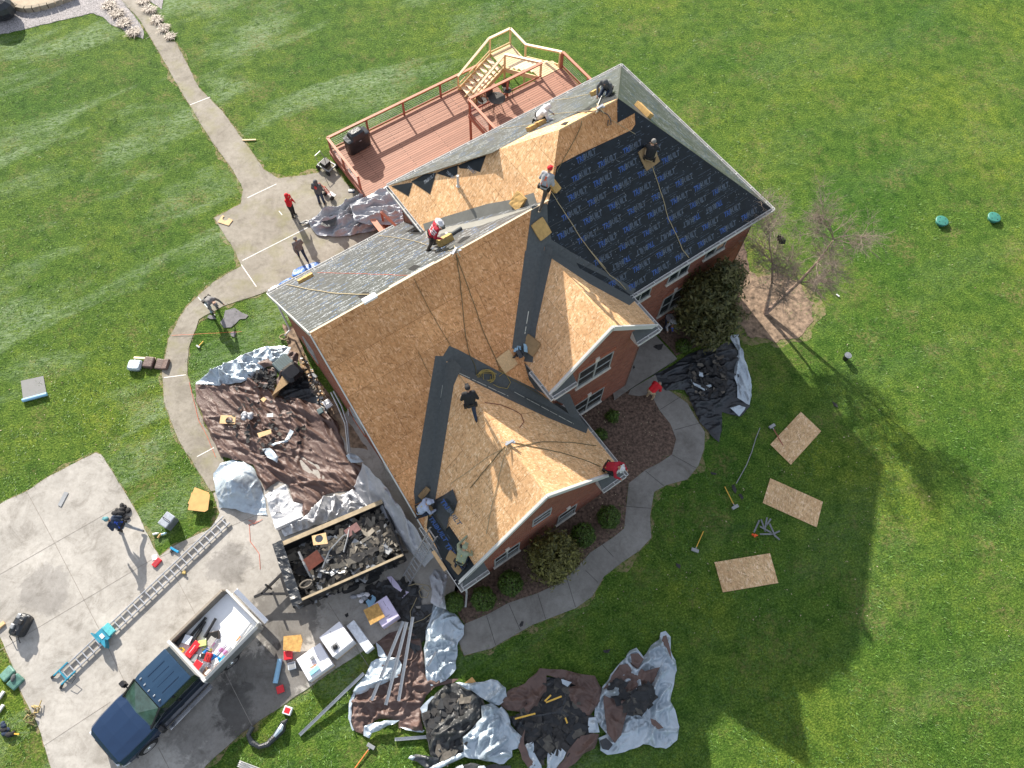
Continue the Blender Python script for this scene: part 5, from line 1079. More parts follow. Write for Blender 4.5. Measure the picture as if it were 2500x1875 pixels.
tarp('white_panel_stack', [(G3((602, 968), (655, 935), (700, 955), (612, 1002)), .9, TWHITE, .03, 0, {'edge': 0})], 'white plastic sheet at the rear corner under the eave', seed=8, cat='plastic sheet')
tarp('black_tarp', [(G6((580, 1075), (700, 1020), (800, 945), (910, 890), (1040, 880), (1110, 840), (1160, 850), (1190, 960), (1200, 1100), (1230, 1240), (1275, 1300), (1200, 1380), (1070, 1345), (1072, 1480), (1045, 1562), (980, 1500), (905, 1410), (840, 1260), (800, 1185), (660, 1188)), .05, TBLACK, .17, R(15), {'ew': .3, 'st': 3}),
 (G6((1115, 800), (1190, 785), (1200, 880), (1235, 970), (1270, 1080), (1287, 1160), (1268, 1295), (1185, 1245), (1178, 1150), (1150, 1060), (1185, 930), (1160, 860)), .16, TSILV, .13, R(100), {'ew': .2, 'st': 3.5}), (G6((1130, 1312), (1190, 1300), (1242, 1310), (1192, 1376)), .2, TSILV, .08, 0),
 (G6((840, 1095), (860, 1130), (930, 1160), (990, 1150), (995, 1165), (940, 1185), (870, 1155)), .27, TSILV, .03, 0), (G6((900, 1050), (930, 1060), (935, 1090), (905, 1085)), .27, TSILV, .03, 0)], 'large black tarp with a silver border spread over the front walkway bend', seed=9)
tarp('brown_tarp', [(GB((955, 800), (960, 700), (980, 600), (1100, 520), (1200, 420), (1160, 220), (1260, 150), (1380, 95), (1500, 190), (1540, 330), (1545, 500), (1800, 500), (1760, 530), (1600, 560), (1510, 700), (1520, 905), (1420, 900), (1340, 880), (1330, 815), (1200, 800), (1080, 860), (1115, 950), (1010, 900)), .06, TBROWN, .17, R(20), {'ew': .25}),
 (GB((980, 595), (1020, 540), (1090, 450), (1130, 380), (1170, 350), (1250, 330), (1340, 335), (1370, 385), (1340, 480), (1200, 540), (1080, 600), (1010, 620)), .22, TSILV, .12, R(40)), (GB((1165, 210), (1200, 250), (1250, 330), (1230, 350), (1180, 320)), .2, TSILV, .08, 0),
 (GB((1065, 862), (1120, 840), (1340, 808), (1300, 850), (1180, 900), (1130, 915), (1110, 955), (1070, 935)), .22, TSILV, .12, R(10)), (GB((1345, 870), (1420, 890), (1530, 895), (1520, 912), (1400, 902)), .14, TSILV, .05, 0), (GB((948, 800), (960, 660), (985, 600), (1000, 620), (975, 720), (970, 830), (1000, 890), (985, 895)), .14, TSILV, .05, 0)],
 'brown tarp with folded silver corners under the loose gutter lengths', seed=10)
tarp('silver_tarp', [(GD((1655, 760), (1700, 700), (1770, 720), (1825, 750), (1800, 850), (1780, 930), (1805, 1060), (1730, 1040), (1665, 1000), (1680, 880)), .8, TGREY, .25, R(100), {'st': 4}), (GD((1690, 1010), (1760, 1020), (1830, 1060), (1920, 1140), (1965, 1200), (1960, 1290), (1900, 1390), (1895, 1560)) + GB((1790, 200), (1780, 420), (1700, 510), (1590, 552), (1545, 490), (1535, 330), (1545, 200)) + GD((1620, 1300), (1650, 1180)), .14, TSILV, .2, R(80), {'ew': .3})],
 'silver tarp twisted into a rope beside the garage corner shrubs', seed=11)
tarp('black_tarp', [(GB((1500, 740), (1560, 700), (1620, 610), (1700, 545), (1780, 530), (1900, 590), (1990, 640), (1975, 800), (1900, 900), (1840, 940), (1860, 1050), (1720, 1140), (1590, 1090), (1560, 950)), .08, TDUST, .2, R(60), {'ew': .3}),
 (GB((1775, 528), (1900, 530), (2005, 520), (2050, 492), (2100, 510), (2165, 570), (2172, 640), (2110, 700), (2060, 700), (2000, 650), (1900, 590)), .22, TSILV, .18, R(70)), (GB((1975, 700), (2060, 690), (2110, 720), (2130, 860), (2212, 1000), (2212, 1100), (2150, 1150), (1980, 1130), (1850, 1100), (1640, 1195), (1560, 1190), (1700, 1120), (1840, 1060), (1830, 950), (1900, 880), (1980, 800)), .22, TSILV, .22, R(40)),
 (GB((1420, 1085), (1480, 1080), (1620, 1100), (1720, 1115), (1700, 1160), (1560, 1195), (1480, 1140), (1430, 1125)), .1, TBLACK, .16, R(0)), (GB((1410, 1105), (1440, 1085), (1470, 1105), (1445, 1130)), .2, TSILV, .07, 0), (GB((1500, 720), (1590, 640), (1610, 635), (1570, 700), (1560, 780), (1530, 830)), .2, TSILV, .1, R(60)),
 (GB((1700, 1240), (1800, 1160), (1900, 1140), (2000, 1170), (2100, 1150), (2200, 1180), (2200, 1240)), .2, TDUST, .2, 0), (GB((1760, 1230), (1780, 1180), (1830, 1150), (1870, 1230)), .38, TSILV, .15, 0), (GB((1930, 1240), (1960, 1170), (2000, 1160), (2040, 1240)), .38, TSILV, .15, 0)],
 'dusty black tarp with wide silver folds covered in old shingles', seed=12)
tarp('brown_tarp', [(GC((470, 850), (560, 840), (700, 780), (780, 700), (780, 520), (900, 520), (1060, 560), (1150, 850), (1150, 980), (1060, 1080), (960, 1130), (800, 1180), (770, 1240), (690, 1140), (620, 1060), (560, 980)), .05, TBLACK, .12, R(30)), (GC((410, 745), (440, 690), (480, 640), (620, 570), (740, 458), (800, 452), (1000, 480), (1200, 510), (1250, 610), (1240, 720), (1190, 800), (1150, 850), (1060, 790), (960, 680), (980, 610), (1050, 590), (900, 530), (790, 500), (790, 640), (720, 760), (650, 830), (560, 810), (470, 800)), .16, TBROWN, .24, R(40), {'ew': .3}),
 (GC((370, 850), (400, 780), (430, 765), (480, 830), (500, 920), (560, 990), (605, 1020), (570, 1110), (510, 1130), (430, 1070)), .2, TSILV, .16, R(100)), (GC((560, 1110), (620, 950), (610, 1080), (700, 1260), (640, 1276)), .3, TBROWN, .1, 0), (GC((590, 1100), (680, 1050), (690, 1140), (760, 1250), (760, 1300), (650, 1290)), .2, TSILV, .12, R(60)), (GC((800, 1300), (810, 1130), (860, 1160), (900, 1090), (960, 1150), (900, 1240), (870, 1300)), .2, TSILV, .12, R(60)),
 (GC((870, 1300), (930, 1210), (1000, 1100), (1080, 1010), (1180, 985), (1240, 1000), (1190, 1110), (1100, 1170), (1000, 1260), (960, 1300)), .22, TBROWN, .2, R(40)), (GC((915, 535), (1010, 560), (970, 605), (930, 580)), .3, TSILV, .05, 0), (GC((1145, 860), (1200, 850), (1240, 980), (1150, 980)), .22, TSILV, .1, 0)],
 'brown tarp curled round a pit of black shingle scraps', seed=13)
tarp('silver_tarp', [(GC((1210, 760), (1250, 630), (1330, 500), (1420, 380), (1490, 300), (1540, 280), (1600, 350), (1640, 290), (1730, 210), (1745, 150), (1790, 135), (1830, 190), (1830, 300), (1870, 380), (1885, 470), (1850, 580), (1825, 720), (1870, 800), (1898, 930), (1880, 1050), (1790, 1110), (1700, 1105), (1600, 1080), (1450, 1140), (1300, 1172), (1245, 1130), (1232, 1030), (1290, 1000), (1200, 870)), .06, TSILV, .22, R(55), {'ew': .3}),
 (GC((1265, 640), (1340, 510), (1400, 420), (1490, 400), (1560, 430), (1620, 470), (1740, 440), (1700, 530), (1650, 590), (1660, 700), (1600, 790), (1480, 800), (1440, 900), (1420, 1000), (1370, 1060), (1290, 990), (1280, 850)), .26, TBROWN, .15, R(35)), (GC((1495, 330), (1560, 325), (1605, 370), (1560, 450), (1500, 410)), .35, TBROWN, .08, 0), (GC((1760, 180), (1790, 170), (1830, 300), (1835, 370), (1790, 280), (1745, 230)), .38, TBROWN, .05, R(60)),
 (GC((1550, 640), (1650, 590), (1655, 700), (1620, 780), (1530, 790), (1500, 720)), .40, TBLACK, .1, 0), (GC((1660, 860), (1700, 880), (1770, 950), (1720, 960), (1670, 910)), .4, TBROWN, .04, 0), (GC((1240, 1050), (1290, 1030), (1350, 1080), (1310, 1140), (1260, 1120)), .3, TBLACK, .04, 0)],
 'silver tarp folded over brown lining at the right end of the row', seed=14)
# torn shingles lying in the tarps
SHB = plain('shingle_black', (.022, .024, .027), .85, var=.4, scale=5, bmp=.4)
SH3 = [SHB, SHB, SHING, SHB, SHING, plain('shingle_mid', (.075, .07, .06), .8), SHB, SHING]
scraps('shingle_pile', [(GC((520, 860), (700, 800), (790, 560), (960, 560), (960, 700), (1140, 850), (1140, 980), (960, 1110), (800, 1120), (760, 1220), (690, 1140), (600, 980)), 230, .12), (GC((1500, 700), (1660, 600), (1660, 700), (1580, 800), (1480, 780)), 60, .5), (GC((1330, 600), (1420, 560), (1420, 660), (1340, 660)), 20, .42)], SH3, 21, size=(.18, .40), tilt=.10, lift=.12)
scraps('shingle_pile', [(GB((1540, 760), (1700, 620), (1960, 660), (1950, 800), (1830, 920), (1840, 1040), (1700, 1120), (1600, 1060)), 120, .16)], SH3 + [SHINGL], 22, size=(.16, .34), tilt=.14, lift=.12)
scraps('shingle_pile', [(G6((900, 900), (1060, 900), (1120, 1000), (1080, 1250), (900, 1250), (800, 1050)), 130, .2)], [SHING, SHING, SHING, SHINGL], 23, size=(.07, .2), tilt=.3, lift=.1)
scraps('shingle_pile', [(G5((640, 360), (760, 330), (870, 310), (860, 480), (720, 460)), 90, .22), (G5((560, 440), (1000, 560), (1150, 900), (800, 1000), (450, 800)), 60, .26)], SH3, 24, size=(.06, .18), tilt=.3, lift=.08)
scraps('shingle_pile', [(GD((1020, 930), (1280, 820), (1500, 850), (1560, 1000), (1450, 1150), (1380, 1100), (1100, 980)), 200, .05), (GD((1480, 1100), (1640, 1050), (1600, 1300), (1560, 1500), (1500, 1300)), 60, .04)], [SHING, TBLACK, SHING], 25, size=(.12, .4), tilt=.12, lift=.04)
def flat(name, px, z, mat, label, cat, group=None, t=.012, amp=0):
    mb = MB(); P = [at(u, v, z) for u, v in px]; mb.prism([(p.x, p.y) for p in P], z, z + t); return mb.build(name, mat, None, label, cat, group)
Z0 = lambda *p: zl(480, 660, 9.756, p)
GS = plain('shingle_grey', (.17, .165, .175), .9, var=.25, scale=4, bmp=.4)
flat('shingle_sheet', Z0((680, 960), (790, 930), (900, 895), (960, 930), (1080, 1010), (1235, 1070), (1170, 1150), (1030, 1165), (940, 1260), (820, 1360), (650, 1370), (560, 1240), (640, 1140)), .02, GS, 'largest grey torn shingle sheet on the grass behind the bending man', 'shingle', 'torn shingle sheets by the path')
flat('shingle_sheet', Z0((250, 1120), (300, 1060), (400, 1080), (470, 1160), (330, 1160)), .035, GS, 'grey shingle strip at the path edge below the bending man', 'shingle', 'torn shingle sheets by the path')
flat('shingle_sheet', Z0((800, 1500), (870, 1455), (950, 1470), (900, 1590), (830, 1570)), .02, GS, 'small torn grey shingle lying apart on the grass', 'shingle', 'torn shingle sheets by the path')
SC = [(GC((570, 90), (590, 55), (607, 60), (600, 95), (580, 105)), 'dark shingle scrap lying on the lower walkway', .04), (GD((890, 1110), (920, 1090), (925, 1120), (905, 1135)), 'black scrap on the concrete by the wrapped pallets', .035),
      (zl(1450, 750, 7.373, [(1065, 715), (1110, 680), (1255, 660), (1215, 760), (1165, 775)]), 'largest black scrap on the porch slab', .165), (zl(1450, 750, 7.373, [(700, 1080), (720, 1045), (740, 1085), (715, 1115)]), 'small black scrap on the porch slab near the wall', .165),
      (zl(1650, 950, 3.0167, [(410, 710), (430, 700), (448, 745), (440, 770), (420, 745)]), 'dark shingle on the lawn at the foot of the long thin strip', .03), (zl(1650, 950, 3.0167, [(460, 775), (480, 770), (500, 800), (485, 815)]), 'dark shingle on the lawn left of the middle board', .03),
      (zl(1650, 950, 3.0167, [(255, 610), (300, 620), (290, 632), (262, 628)]), 'dark shingle on the lawn just right of the walkway bend', .03), (zl(1650, 950, 3.0167, [(0, 1280), (35, 1295), (30, 1325), (5, 1305)]), 'dark shingle on the lawn left of the lowest board', .03),
      (zl(1650, 950, 3.0167, [(1150, 90), (1185, 110), (1195, 135), (1165, 125)]), 'dark shingle far out on the sunny lawn', .03), (GC((1265, 300), (1330, 288), (1310, 320), (1280, 318)), 'dark shingle on the lawn above the row of tarps', .03)]
for px, lb, z in SC: flat('shingle_scrap', px, z, SHING, lb, 'shingle', 'single shingle scraps lying about')
flat('metal_flashing', zl(0, 1100, 3.687, [(520, 490), (580, 370), (617, 378), (550, 507)]), .05, GREY, 'grey metal flashing piece on the left driveway', 'flashing')
# ---------------------------------------------------------------- people: one continuous body each, clothing as separate shells
def capsule(mb, p, q, r0, r1, n=10):
    p, q = Vector(p), Vector(q); d = q - p; L = max(d.length, 1e-4); d /= L; x = d.orthogonal().normalized(); y = d.cross(x); vs = []; fs = []
    rings = [(-math.cos(a) * r0, math.sin(a) * r0) for a in (.35, .8, 1.25)] + [(0, r0)] + [(L, r1)] + [(L + math.cos(a) * r1, math.sin(a) * r1) for a in (1.25, .8, .35)]
    for t, r in rings:
        for k in range(n): a = 2 * math.pi * k / n; vs.append(p + d * t + (x * math.cos(a) + y * math.sin(a)) * r)
    m = len(rings)
    for i in range(m - 1):
        for k in range(n): a, b = i * n + k, i * n + (k + 1) % n; fs.append((a, b, b + n, a + n))
    fs.append(tuple(range(n))[::-1]); fs.append(tuple((m - 1) * n + k for k in range(n)))
    mb.add(vs, fs)
def remesh(mb, vox):
    me = mb.mesh('tmp'); o = bpy.data.objects.new('tmp', me); C.objects.link(o)
    r = o.modifiers.new('r', 'REMESH'); r.mode = 'VOXEL'; r.voxel_size = vox; r.use_smooth_shade = True
    s = o.modifiers.new('s', 'SMOOTH'); s.iterations = 2; s.factor = .5
    dg = bpy.context.evaluated_depsgraph_get(); out = bpy.data.meshes.new_from_object(o.evaluated_get(dg)); bpy.data.objects.remove(o); bpy.data.meshes.remove(me); return out
SKIN = plain('skin', (.42, .24, .16), .6, var=.08, bmp=0)
def cloth(name, col, r=.85): return plain('cloth_' + name, col, r, var=.22, scale=9, bmp=.5)
# joints: x right, y forward, z up; metres for a person 1.76 m tall
POSES = {
 'stand': dict(hip=(0, 0, .93), chest=(0, .02, 1.32), neck=(0, .03, 1.48), head=(0, .05, 1.63), kl=(-.10, .03, .50), al=(-.12, 0, .09), kr=(.10, .05, .50), ar=(.13, .04, .09), el=(-.26, .0, 1.14), hl=(-.25, .14, .92), er=(.26, .0, 1.14), hr=(.25, .14, .92)),
 'walk': dict(hip=(0, 0, .92), chest=(0, .05, 1.31), neck=(0, .07, 1.46), head=(0, .11, 1.61), kl=(-.10, .20, .54), al=(-.11, .26, .10), kr=(.10, -.04, .50), ar=(.11, -.32, .14), el=(-.27, -.12, 1.13), hl=(-.24, -.14, .88), er=(.27, .06, 1.13), hr=(.25, .24, .96)),
 'stride': dict(hip=(0, 0, .84), chest=(0, .20, 1.20), neck=(0, .28, 1.33), head=(0, .36, 1.46), kl=(-.11, .30, .55), al=(-.12, .34, .10), kr=(.10, -.20, .45), ar=(.12, -.55, .16), el=(-.28, .18, 1.0), hl=(-.22, .38, .86), er=(.30, .10, 1.0), hr=(.24, .32, .80)),
 'bend': dict(hip=(0, -.12, .88), chest=(0, .22, 1.10), neck=(0, .36, 1.12), head=(0, .50, 1.06), kl=(-.15, .02, .48), al=(-.18, -.04, .09), kr=(.15, .06, .48), ar=(.2, .02, .09), el=(-.30, .32, .84), hl=(-.24, .46, .62), er=(.30, .30, .84), hr=(.24, .44, .62)),
 'stoop': dict(hip=(0, -.18, .86), chest=(0, .16, .98), neck=(0, .30, .92), head=(0, .40, .80), kl=(-.11, .0, .46), al=(-.12, -.08, .09), kr=(.11, .02, .46), ar=(.14, -.02, .09), el=(-.24, .24, .66), hl=(-.16, .32, .40), er=(.24, .24, .66), hr=(.16, .32, .40)),
 'kneel': dict(hip=(0, -.08, .36), chest=(0, .16, .72), neck=(0, .26, .84), head=(0, .36, .94), kl=(-.15, .30, .14), al=(-.14, -.22, .10), kr=(.15, .30, .14), ar=(.15, -.22, .10), el=(-.30, .30, .56), hl=(-.20, .54, .40), er=(.30, .30, .56), hr=(.18, .56, .40)),
 'sit': dict(hip=(0, -.12, .20), chest=(0, -.02, .58), neck=(0, .04, .72), head=(0, .10, .86), kl=(-.18, .32, .40), al=(-.16, .62, .14), kr=(.18, .30, .38), ar=(.20, .60, .12), el=(-.28, .16, .46), hl=(-.16, .40, .40), er=(.28, .16, .46), hr=(.14, .40, .42)),
 'crouch': dict(hip=(0, -.16, .46), chest=(0, .14, .82), neck=(0, .26, .92), head=(0, .38, .96), kl=(-.17, .24, .46), al=(-.15, .0, .1), kr=(.17, .24, .46), ar=(.16, -.02, .1), el=(-.32, .36, .66), hl=(-.26, .56, .46), er=(.30, .32, .62), hr=(.2, .52, .42)),
}
def person(loc, face, pose, top, legs, boots=None, head='hood', headcol=None, label='', harness=False, hairc=(.03, .02, .015), stripes=False, rot=None, mod=None, back=None, shorts=False, scale=1.0, belt=True, nrm=None):
    J = {k: Vector(v) for k, v in POSES[pose].items()}
    if mod:
        for k, v in mod.items(): J[k] = J[k] + Vector(v)
    t = empty('person', loc, face, label, 'person'); t.scale = (scale,) * 3
    if not boots: boots = BLACK
    hip, ch, nk, hd_ = J['hip'], J['chest'], J['neck'], J['head']; up = (nk - hip).normalized(); side = Vector((1, 0, 0)); shl, shr = nk - up * .07 - side * .18, nk - up * .07 + side * .18; hl_, hr_ = hip - side * .10, hip + side * .10
    def arm(mb, e, k):
        for sh, el, ha in ((shl, J['el'], J['hl']), (shr, J['er'], J['hr'])): capsule(mb, sh, el, .052 + e, .042 + e); capsule(mb, el, ha, .040 + e, .030 + e * .8) if k else None
    def torso(mb, e): 
        for s in (-1, 1): capsule(mb, hip + side * s * .06, ch + side * s * .07, .11 + e, .115 + e); capsule(mb, ch + side * s * .07, nk - up * .09 + side * s * .08, .115 + e, .085 + e)
        capsule(mb, shl, shr, .065 + e, .065 + e)
    def leg(mb, e, low=True):
        for h, k, a in ((hl_, J['kl'], J['al']), (hr_, J['kr'], J['ar'])):
            capsule(mb, h, k, .085 + e, .058 + e)
            if low: capsule(mb, k, a, .056 + e, .040 + e)
    mb = MB(); torso(mb, 0); arm(mb, 0, 1); leg(mb, 0); capsule(mb, nk - up * .05, nk.lerp(hd_, .5), .055, .05)
    fwd = Vector((0, 1, 0)); fd = (fwd + (hd_ - nk).normalized() * -.3).normalized() if pose not in ('bend', 'stoop') else Vector((0, .5, -.85))
    capsule(mb, hd_ - fd * .015, hd_ + fd * .02 - (hd_ - nk).normalized() * .03, .095, .08); mb.sphere(hd_ + fd * .105, .02, 0, 6, 4); mb.sphere(hd_ + fd * .08 - (hd_ - nk).normalized() * .07, .035, 0, 6, 4)
    for s in (-1, 1): mb.sphere(hd_ + side * s * .095, (.018, .022, .03), 0, 6, 4)
    for ha, el, s in ((J['hl'], J['el'], 1), (J['hr'], J['er'], -1)):       # palm, four unequal bent fingers and a thumb from the side of the palm
        d = (ha - el).normalized(); w_ = d.cross(Vector((0, 0, 1))); w_ = (w_ if w_.length > .1 else Vector((1, 0, 0))).normalized(); dn = w_.cross(d).normalized()
        if dn.z > 0: dn = -dn
        pc = ha + d * .045; capsule(mb, ha, pc + d * .035, .03, .034)
        for k in range(4):
            L = (.065, .078, .072, .055)[k]; b = pc + d * .045 + w_ * (k - 1.5) * .019 * s; m_ = b + d * L * .55 + dn * .012; capsule(mb, b, m_, .0105, .0095, 6); capsule(mb, m_, m_ + d * L * .25 + dn * L * .45, .0095, .008, 6)
        b = pc + w_ * s * -.034; capsule(mb, b, b + d * .035 - w_ * s * .028 + dn * .02, .012, .010, 6)
    body = remesh(mb, .016); o = link('body', body, SKIN, t)
    mb = MB(); torso(mb, .022); arm(mb, .020, True)
    if head == 'hood_down': capsule(mb, nk - fwd * .05 - side * .05, nk - fwd * .05 + side * .05, .07, .07)
    me = remesh(mb, .026); top_o = link('jacket', me, top if not stripes else [top, stripes], t)
    if stripes:
        for p in me.polygons:
            c = p.center; h = (c - hip).dot(up)
            if .20 < h < .46 and int((h * 20)) % 2 == 0 and abs(c.x) < .26: p.material_index = 1
    mb = MB(); leg(mb, .020 if not shorts else .03, not shorts)
    for s in (-1, 1): capsule(mb, hip + side * s * .05 + up * .05, hip + side * s * .06 - up * .03, .115, .12)
    link('trousers', remesh(mb, .026), legs, t)
    for a, k in ((J['al'], J['kl']), (J['ar'], J['kr'])):
        mb = MB(); f = Vector((0, 1, 0)) if (k - a).z > .15 else Vector((0, -.3, -1)).normalized(); base = a - Vector((0, 0, .045)) if (k - a).z > .15 else a
        capsule(mb, base - f * .05, base + f * .13, .045, .038); capsule(mb, base, a + (k - a) * .22, .05, .052); link('boot', remesh(mb, .022), boots, t)
    hc = headcol or top; un = (hd_ - nk).normalized()
    mb = MB()
    if head in ('hood',): capsule(mb, hd_ - fd * .03 + un * .01, nk - fwd * .03, .118, .10); link('hood', remesh(mb, .024), hc, t)
    elif head == 'cap': mb.sphere(hd_ + un * .035 - fd * .01, (.108, .112, .09), 0, 12, 8); mb.box(hd_ + un * .03 + fd * .13, (.14, .11, .014)); mb.build('cap', hc, t)
    elif head == 'hat': mb.lathe(None, [(.19, 0), (.195, .012), (.11, .02), (.10, .09), (.06, .115), (.0, .12)], 16, M=Matrix.Translation(hd_ + un * .03) @ un.to_track_quat('Z', 'Y').to_matrix().to_4x4()); mb.build('hat', hc, t)
    else: mb.sphere(hd_ + un * .03 - fd * .025, (.102, .108, .098), 0, 12, 8); mb.build('hair', plain('hair_dark', hairc, .8, var=.3, scale=20), t)
    if harness:
        hcx = harness; mb = MB(); bk = (-fwd + up * .3).normalized() * .135
        for s in (-1, 1): mb.beam(hip + up * .12 + side * s * .13 + bk * .9, nk - up * .10 - side * s * .03 + bk, .045, .012, up=bk); mb.beam(nk - up * .06 + side * s * .11 - bk * .2, hip + side * s * .15 - bk * .6, .04, .01, up=side)
        mb.build('harness', hcx, t)
    if belt:
        mb = MB(); M = Matrix.Translation(hip + up * .05) @ up.to_track_quat('Z', 'Y').to_matrix().to_4x4(); mb.lathe(None, [(.175, -.03), (.18, .03), (.15, .03), (.15, -.03)], 14, M=M)
        for s in (-1, 1): mb.box(hip + side * s * .2 - up * .02 - fwd * .02, (.09, .14, .17))
        mb.build('tool_belt', plain('belt_dark', (.02, .015, .012), .7, bmp=0), t)
    if back: mb = MB(); bk = ch - fwd.cross(side).cross(side) * 0 - Vector((0, .148, 0)) + up * .05; mb.sphere(bk, (.07, .012, .12), 0, 8, 6); mb.build('back_print', back, t)
    if nrm is not None: pass
    return t
CG, CLG, CR_, CNV, CBK = cloth('grey', (.085, .09, .095)), cloth('light_grey', (.33, .34, .36)), cloth('red', (.55, .012, .02)), cloth('navy', (.02, .035, .07)), cloth('black', (.016, .016, .018))
CW, CJE, CKH, CGN, CMR = cloth('white', (.62, .62, .64)), cloth('jeans', (.055, .085, .13)), cloth('khaki', (.42, .31, .19)), cloth('sage', (.26, .30, .21)), cloth('maroon', (.35, .012, .03))
CLJ, CBRN, CPB, CHG = cloth('light_jeans', (.24, .36, .45)), cloth('brown', (.07, .055, .045)), cloth('powder_blue', (.36, .42, .56)), cloth('heather', (.17, .165, .165))
HY, HO = plain('strap_yellow', (.55, .42, .12), .6, bmp=0), plain('strap_orange', (.6, .13, .06), .6, bmp=0)
def dirto(u0, v0, u1, v1, z=0): d = at(u1, v1, z) - at(u0, v0, z); return math.atan2(d.y, d.x) - math.pi / 2
g_ = lambda u, v, z=.03: at(u, v, z)
person(g_(717, 527), dirto(700, 500, 760, 515), 'stand', CR_, CBK, head='hood', label='person in a bright red hoodie standing on the patio, one hand raised to the face', belt=False, mod={'hr': (-.14, .06, .52), 'er': (0, .1, .05)})
person(g_(786, 498), dirto(780, 500, 796, 455), 'stand', CG, CNV, head='hood', label='person in a grey hoodie with a red back print holding the red hand truck', belt=False, back=plain('red_print', (.6, .05, .04), .7, bmp=0), boots=cloth('boot_brown', (.06, .035, .02)), scale=1.04)
person(g_(741, 633), dirto(741, 633, 712, 590), 'walk', CHG, CNV, head='hair', hairc=(.2, .19, .18), label='person in a grey jacket walking across the patio with back to the deck', belt=False)
person(g_(524, 757), dirto(524, 757, 585, 800), 'bend', CHG, CLJ, head='cap', headcol=CHG, boots=CBK, label='person in light jeans bending over torn shingles beside the curved path', mod={'hl': (-.1, .0, -.02)})
person(g_(318, 1296), dirto(318, 1296, 270, 1283), 'stride', CNV, CLG, head='cap', headcol=cloth('teal_cap', (.10, .25, .28)), label='person in navy with a blue scarf striding across the left driveway', harness=plain('royal', (.02, .08, .5), .6, bmp=0), boots=CBK)
person(g_(1588, 968, .1), dirto(1588, 960, 1615, 935), 'stoop', CR_, CKH, head='hair', label='person in a red shirt and khaki trousers stooping over the black tarp edge', belt=False, boots=CKH)
person(g_(1628, 802, .1), dirto(1620, 800, 1640, 850), 'stoop', CLG, CNV, head='cap', headcol=plain('royal', (.02, .08, .5), .6, bmp=0), label='person in a grey sweatshirt and blue cap stooping under the magnolia by the porch', belt=False)
def rp(u, v): p, pl = on_roof(u, v); return p
person(rp(1478, 232), dirto(1478, 230, 1460, 262, 8), 'kneel', CG, CNV, head='hood', label='person in a dark grey hoodie kneeling at the far end of the back slope', harness=HY)
person(rp(1316, 303), dirto(1316, 300, 1365, 298, 8), 'kneel', CW, CBK, head='hood', label='person in a white hoodie crouching on the back slope beside two foam pads', harness=GREY)
person(rp(1585, 388), dirto(1575, 385, 1590, 330, 8), 'sit', CBK, CKH, head='hair', label='person in black and khaki sitting on a brown pad high on the dark slope', harness=False, mod={'al': (0, -.35, -.16), 'ar': (0, -.35, -.16), 'kl': (0, -.25, -.05), 'kr': (0, -.25, -.05)}, boots=WHITE)
person(rp(1326, 492), dirto(1326, 490, 1358, 440, 8), 'stride', CLG, CBRN, head='cap', headcol=CR_, label='person in a grey shirt and red cap climbing where the two ridges meet', harness=HO, boots=cloth('boot_tan', (.35, .28, .2)))
person(rp(1056, 606), dirto(1056, 600, 1098, 590, 7), 'stride', CMR, CBRN, head='hat', headcol=CW, label='person in a striped red shirt and white hard hat on the low rear slope', stripes=CW, harness=CR_, mod={'al': (0, -.22, 0), 'ar': (0, .35, 0), 'kl': (0, -.15, 0), 'kr': (0, .15, 0)})
person(rp(1150, 1010), dirto(1150, 1010, 1135, 950, 5), 'stride', CBK, CNV, head='cap', headcol=CBK, label='person in a black vest and grey sleeves climbing the lower gable slope', mod={'ar': (0, .2, 0), 'kr': (0, .1, 0)})
person(rp(1487, 1152), dirto(1487, 1150, 1515, 1165, 4), 'crouch', CMR, CBK, head='hat', headcol=CW, label='person in red with a wide pale hat crouching at the right gable eave', harness=HY)
person(rp(1030, 1252), dirto(1030, 1250, 1065, 1238, 4), 'kneel', CPB, CNV, head='cap', headcol=CPB, label='person in a pale blue hooded shirt kneeling at the head of the low ladder', harness=HY)
person(rp(1127, 1372), dirto(1127, 1370, 1146, 1330, 4), 'kneel', CGN, CNV, head='cap', headcol=CGN, label='person in sage green kneeling by the low eave and reaching up a rope', harness=HY, mod={'hl': (.05, .30, .25), 'el': (0, .1, .12)})
# ---------------------------------------------------------------- trees and shrubs
def leaf_cloud(mb, c, r, n, size, rnd, m=0, shell_=.55, lump=.35, seed=0, flat=.5, long=1.8):
    c = Vector(c); r = Vector(r); k = 0
    while k < n:
        d = Vector((rnd.gauss(0, 1), rnd.gauss(0, 1), rnd.gauss(0, 1))).normalized(); rr = shell_ + (1 - shell_) * rnd.random() ** .5
        L = 1 + lump * noise.noise(d * 2.4 + Vector((seed, 0, 0))) + lump * .6 * noise.noise(d * 5.5 + Vector((seed, 3, 0)))
        if noise.noise(d * 3.6 + Vector((seed, 8, 0))) < -.28 and rnd.random() < .75: k += 1; continue
        p = c + Vector((d.x * r.x, d.y * r.y, d.z * r.z)) * rr * L
        if p.z < .04: k += 1; continue
        s = size * rnd.uniform(.6, 1.3); n_ = (d + Vector((rnd.gauss(0, flat), rnd.gauss(0, flat), rnd.gauss(0, flat) + .3))).normalized(); a = n_.orthogonal().normalized(); a = Matrix.Rotation(rnd.uniform(0, 6.3), 3, n_) @ a; b = n_.cross(a)
        mb.add([p - a * s * long * .5, p + b * s * .42 - a * s * .1, p + a * s * long * .5, p - b * s * .42 - a * s * .1], [(0, 1, 2, 3)], m); k += 1
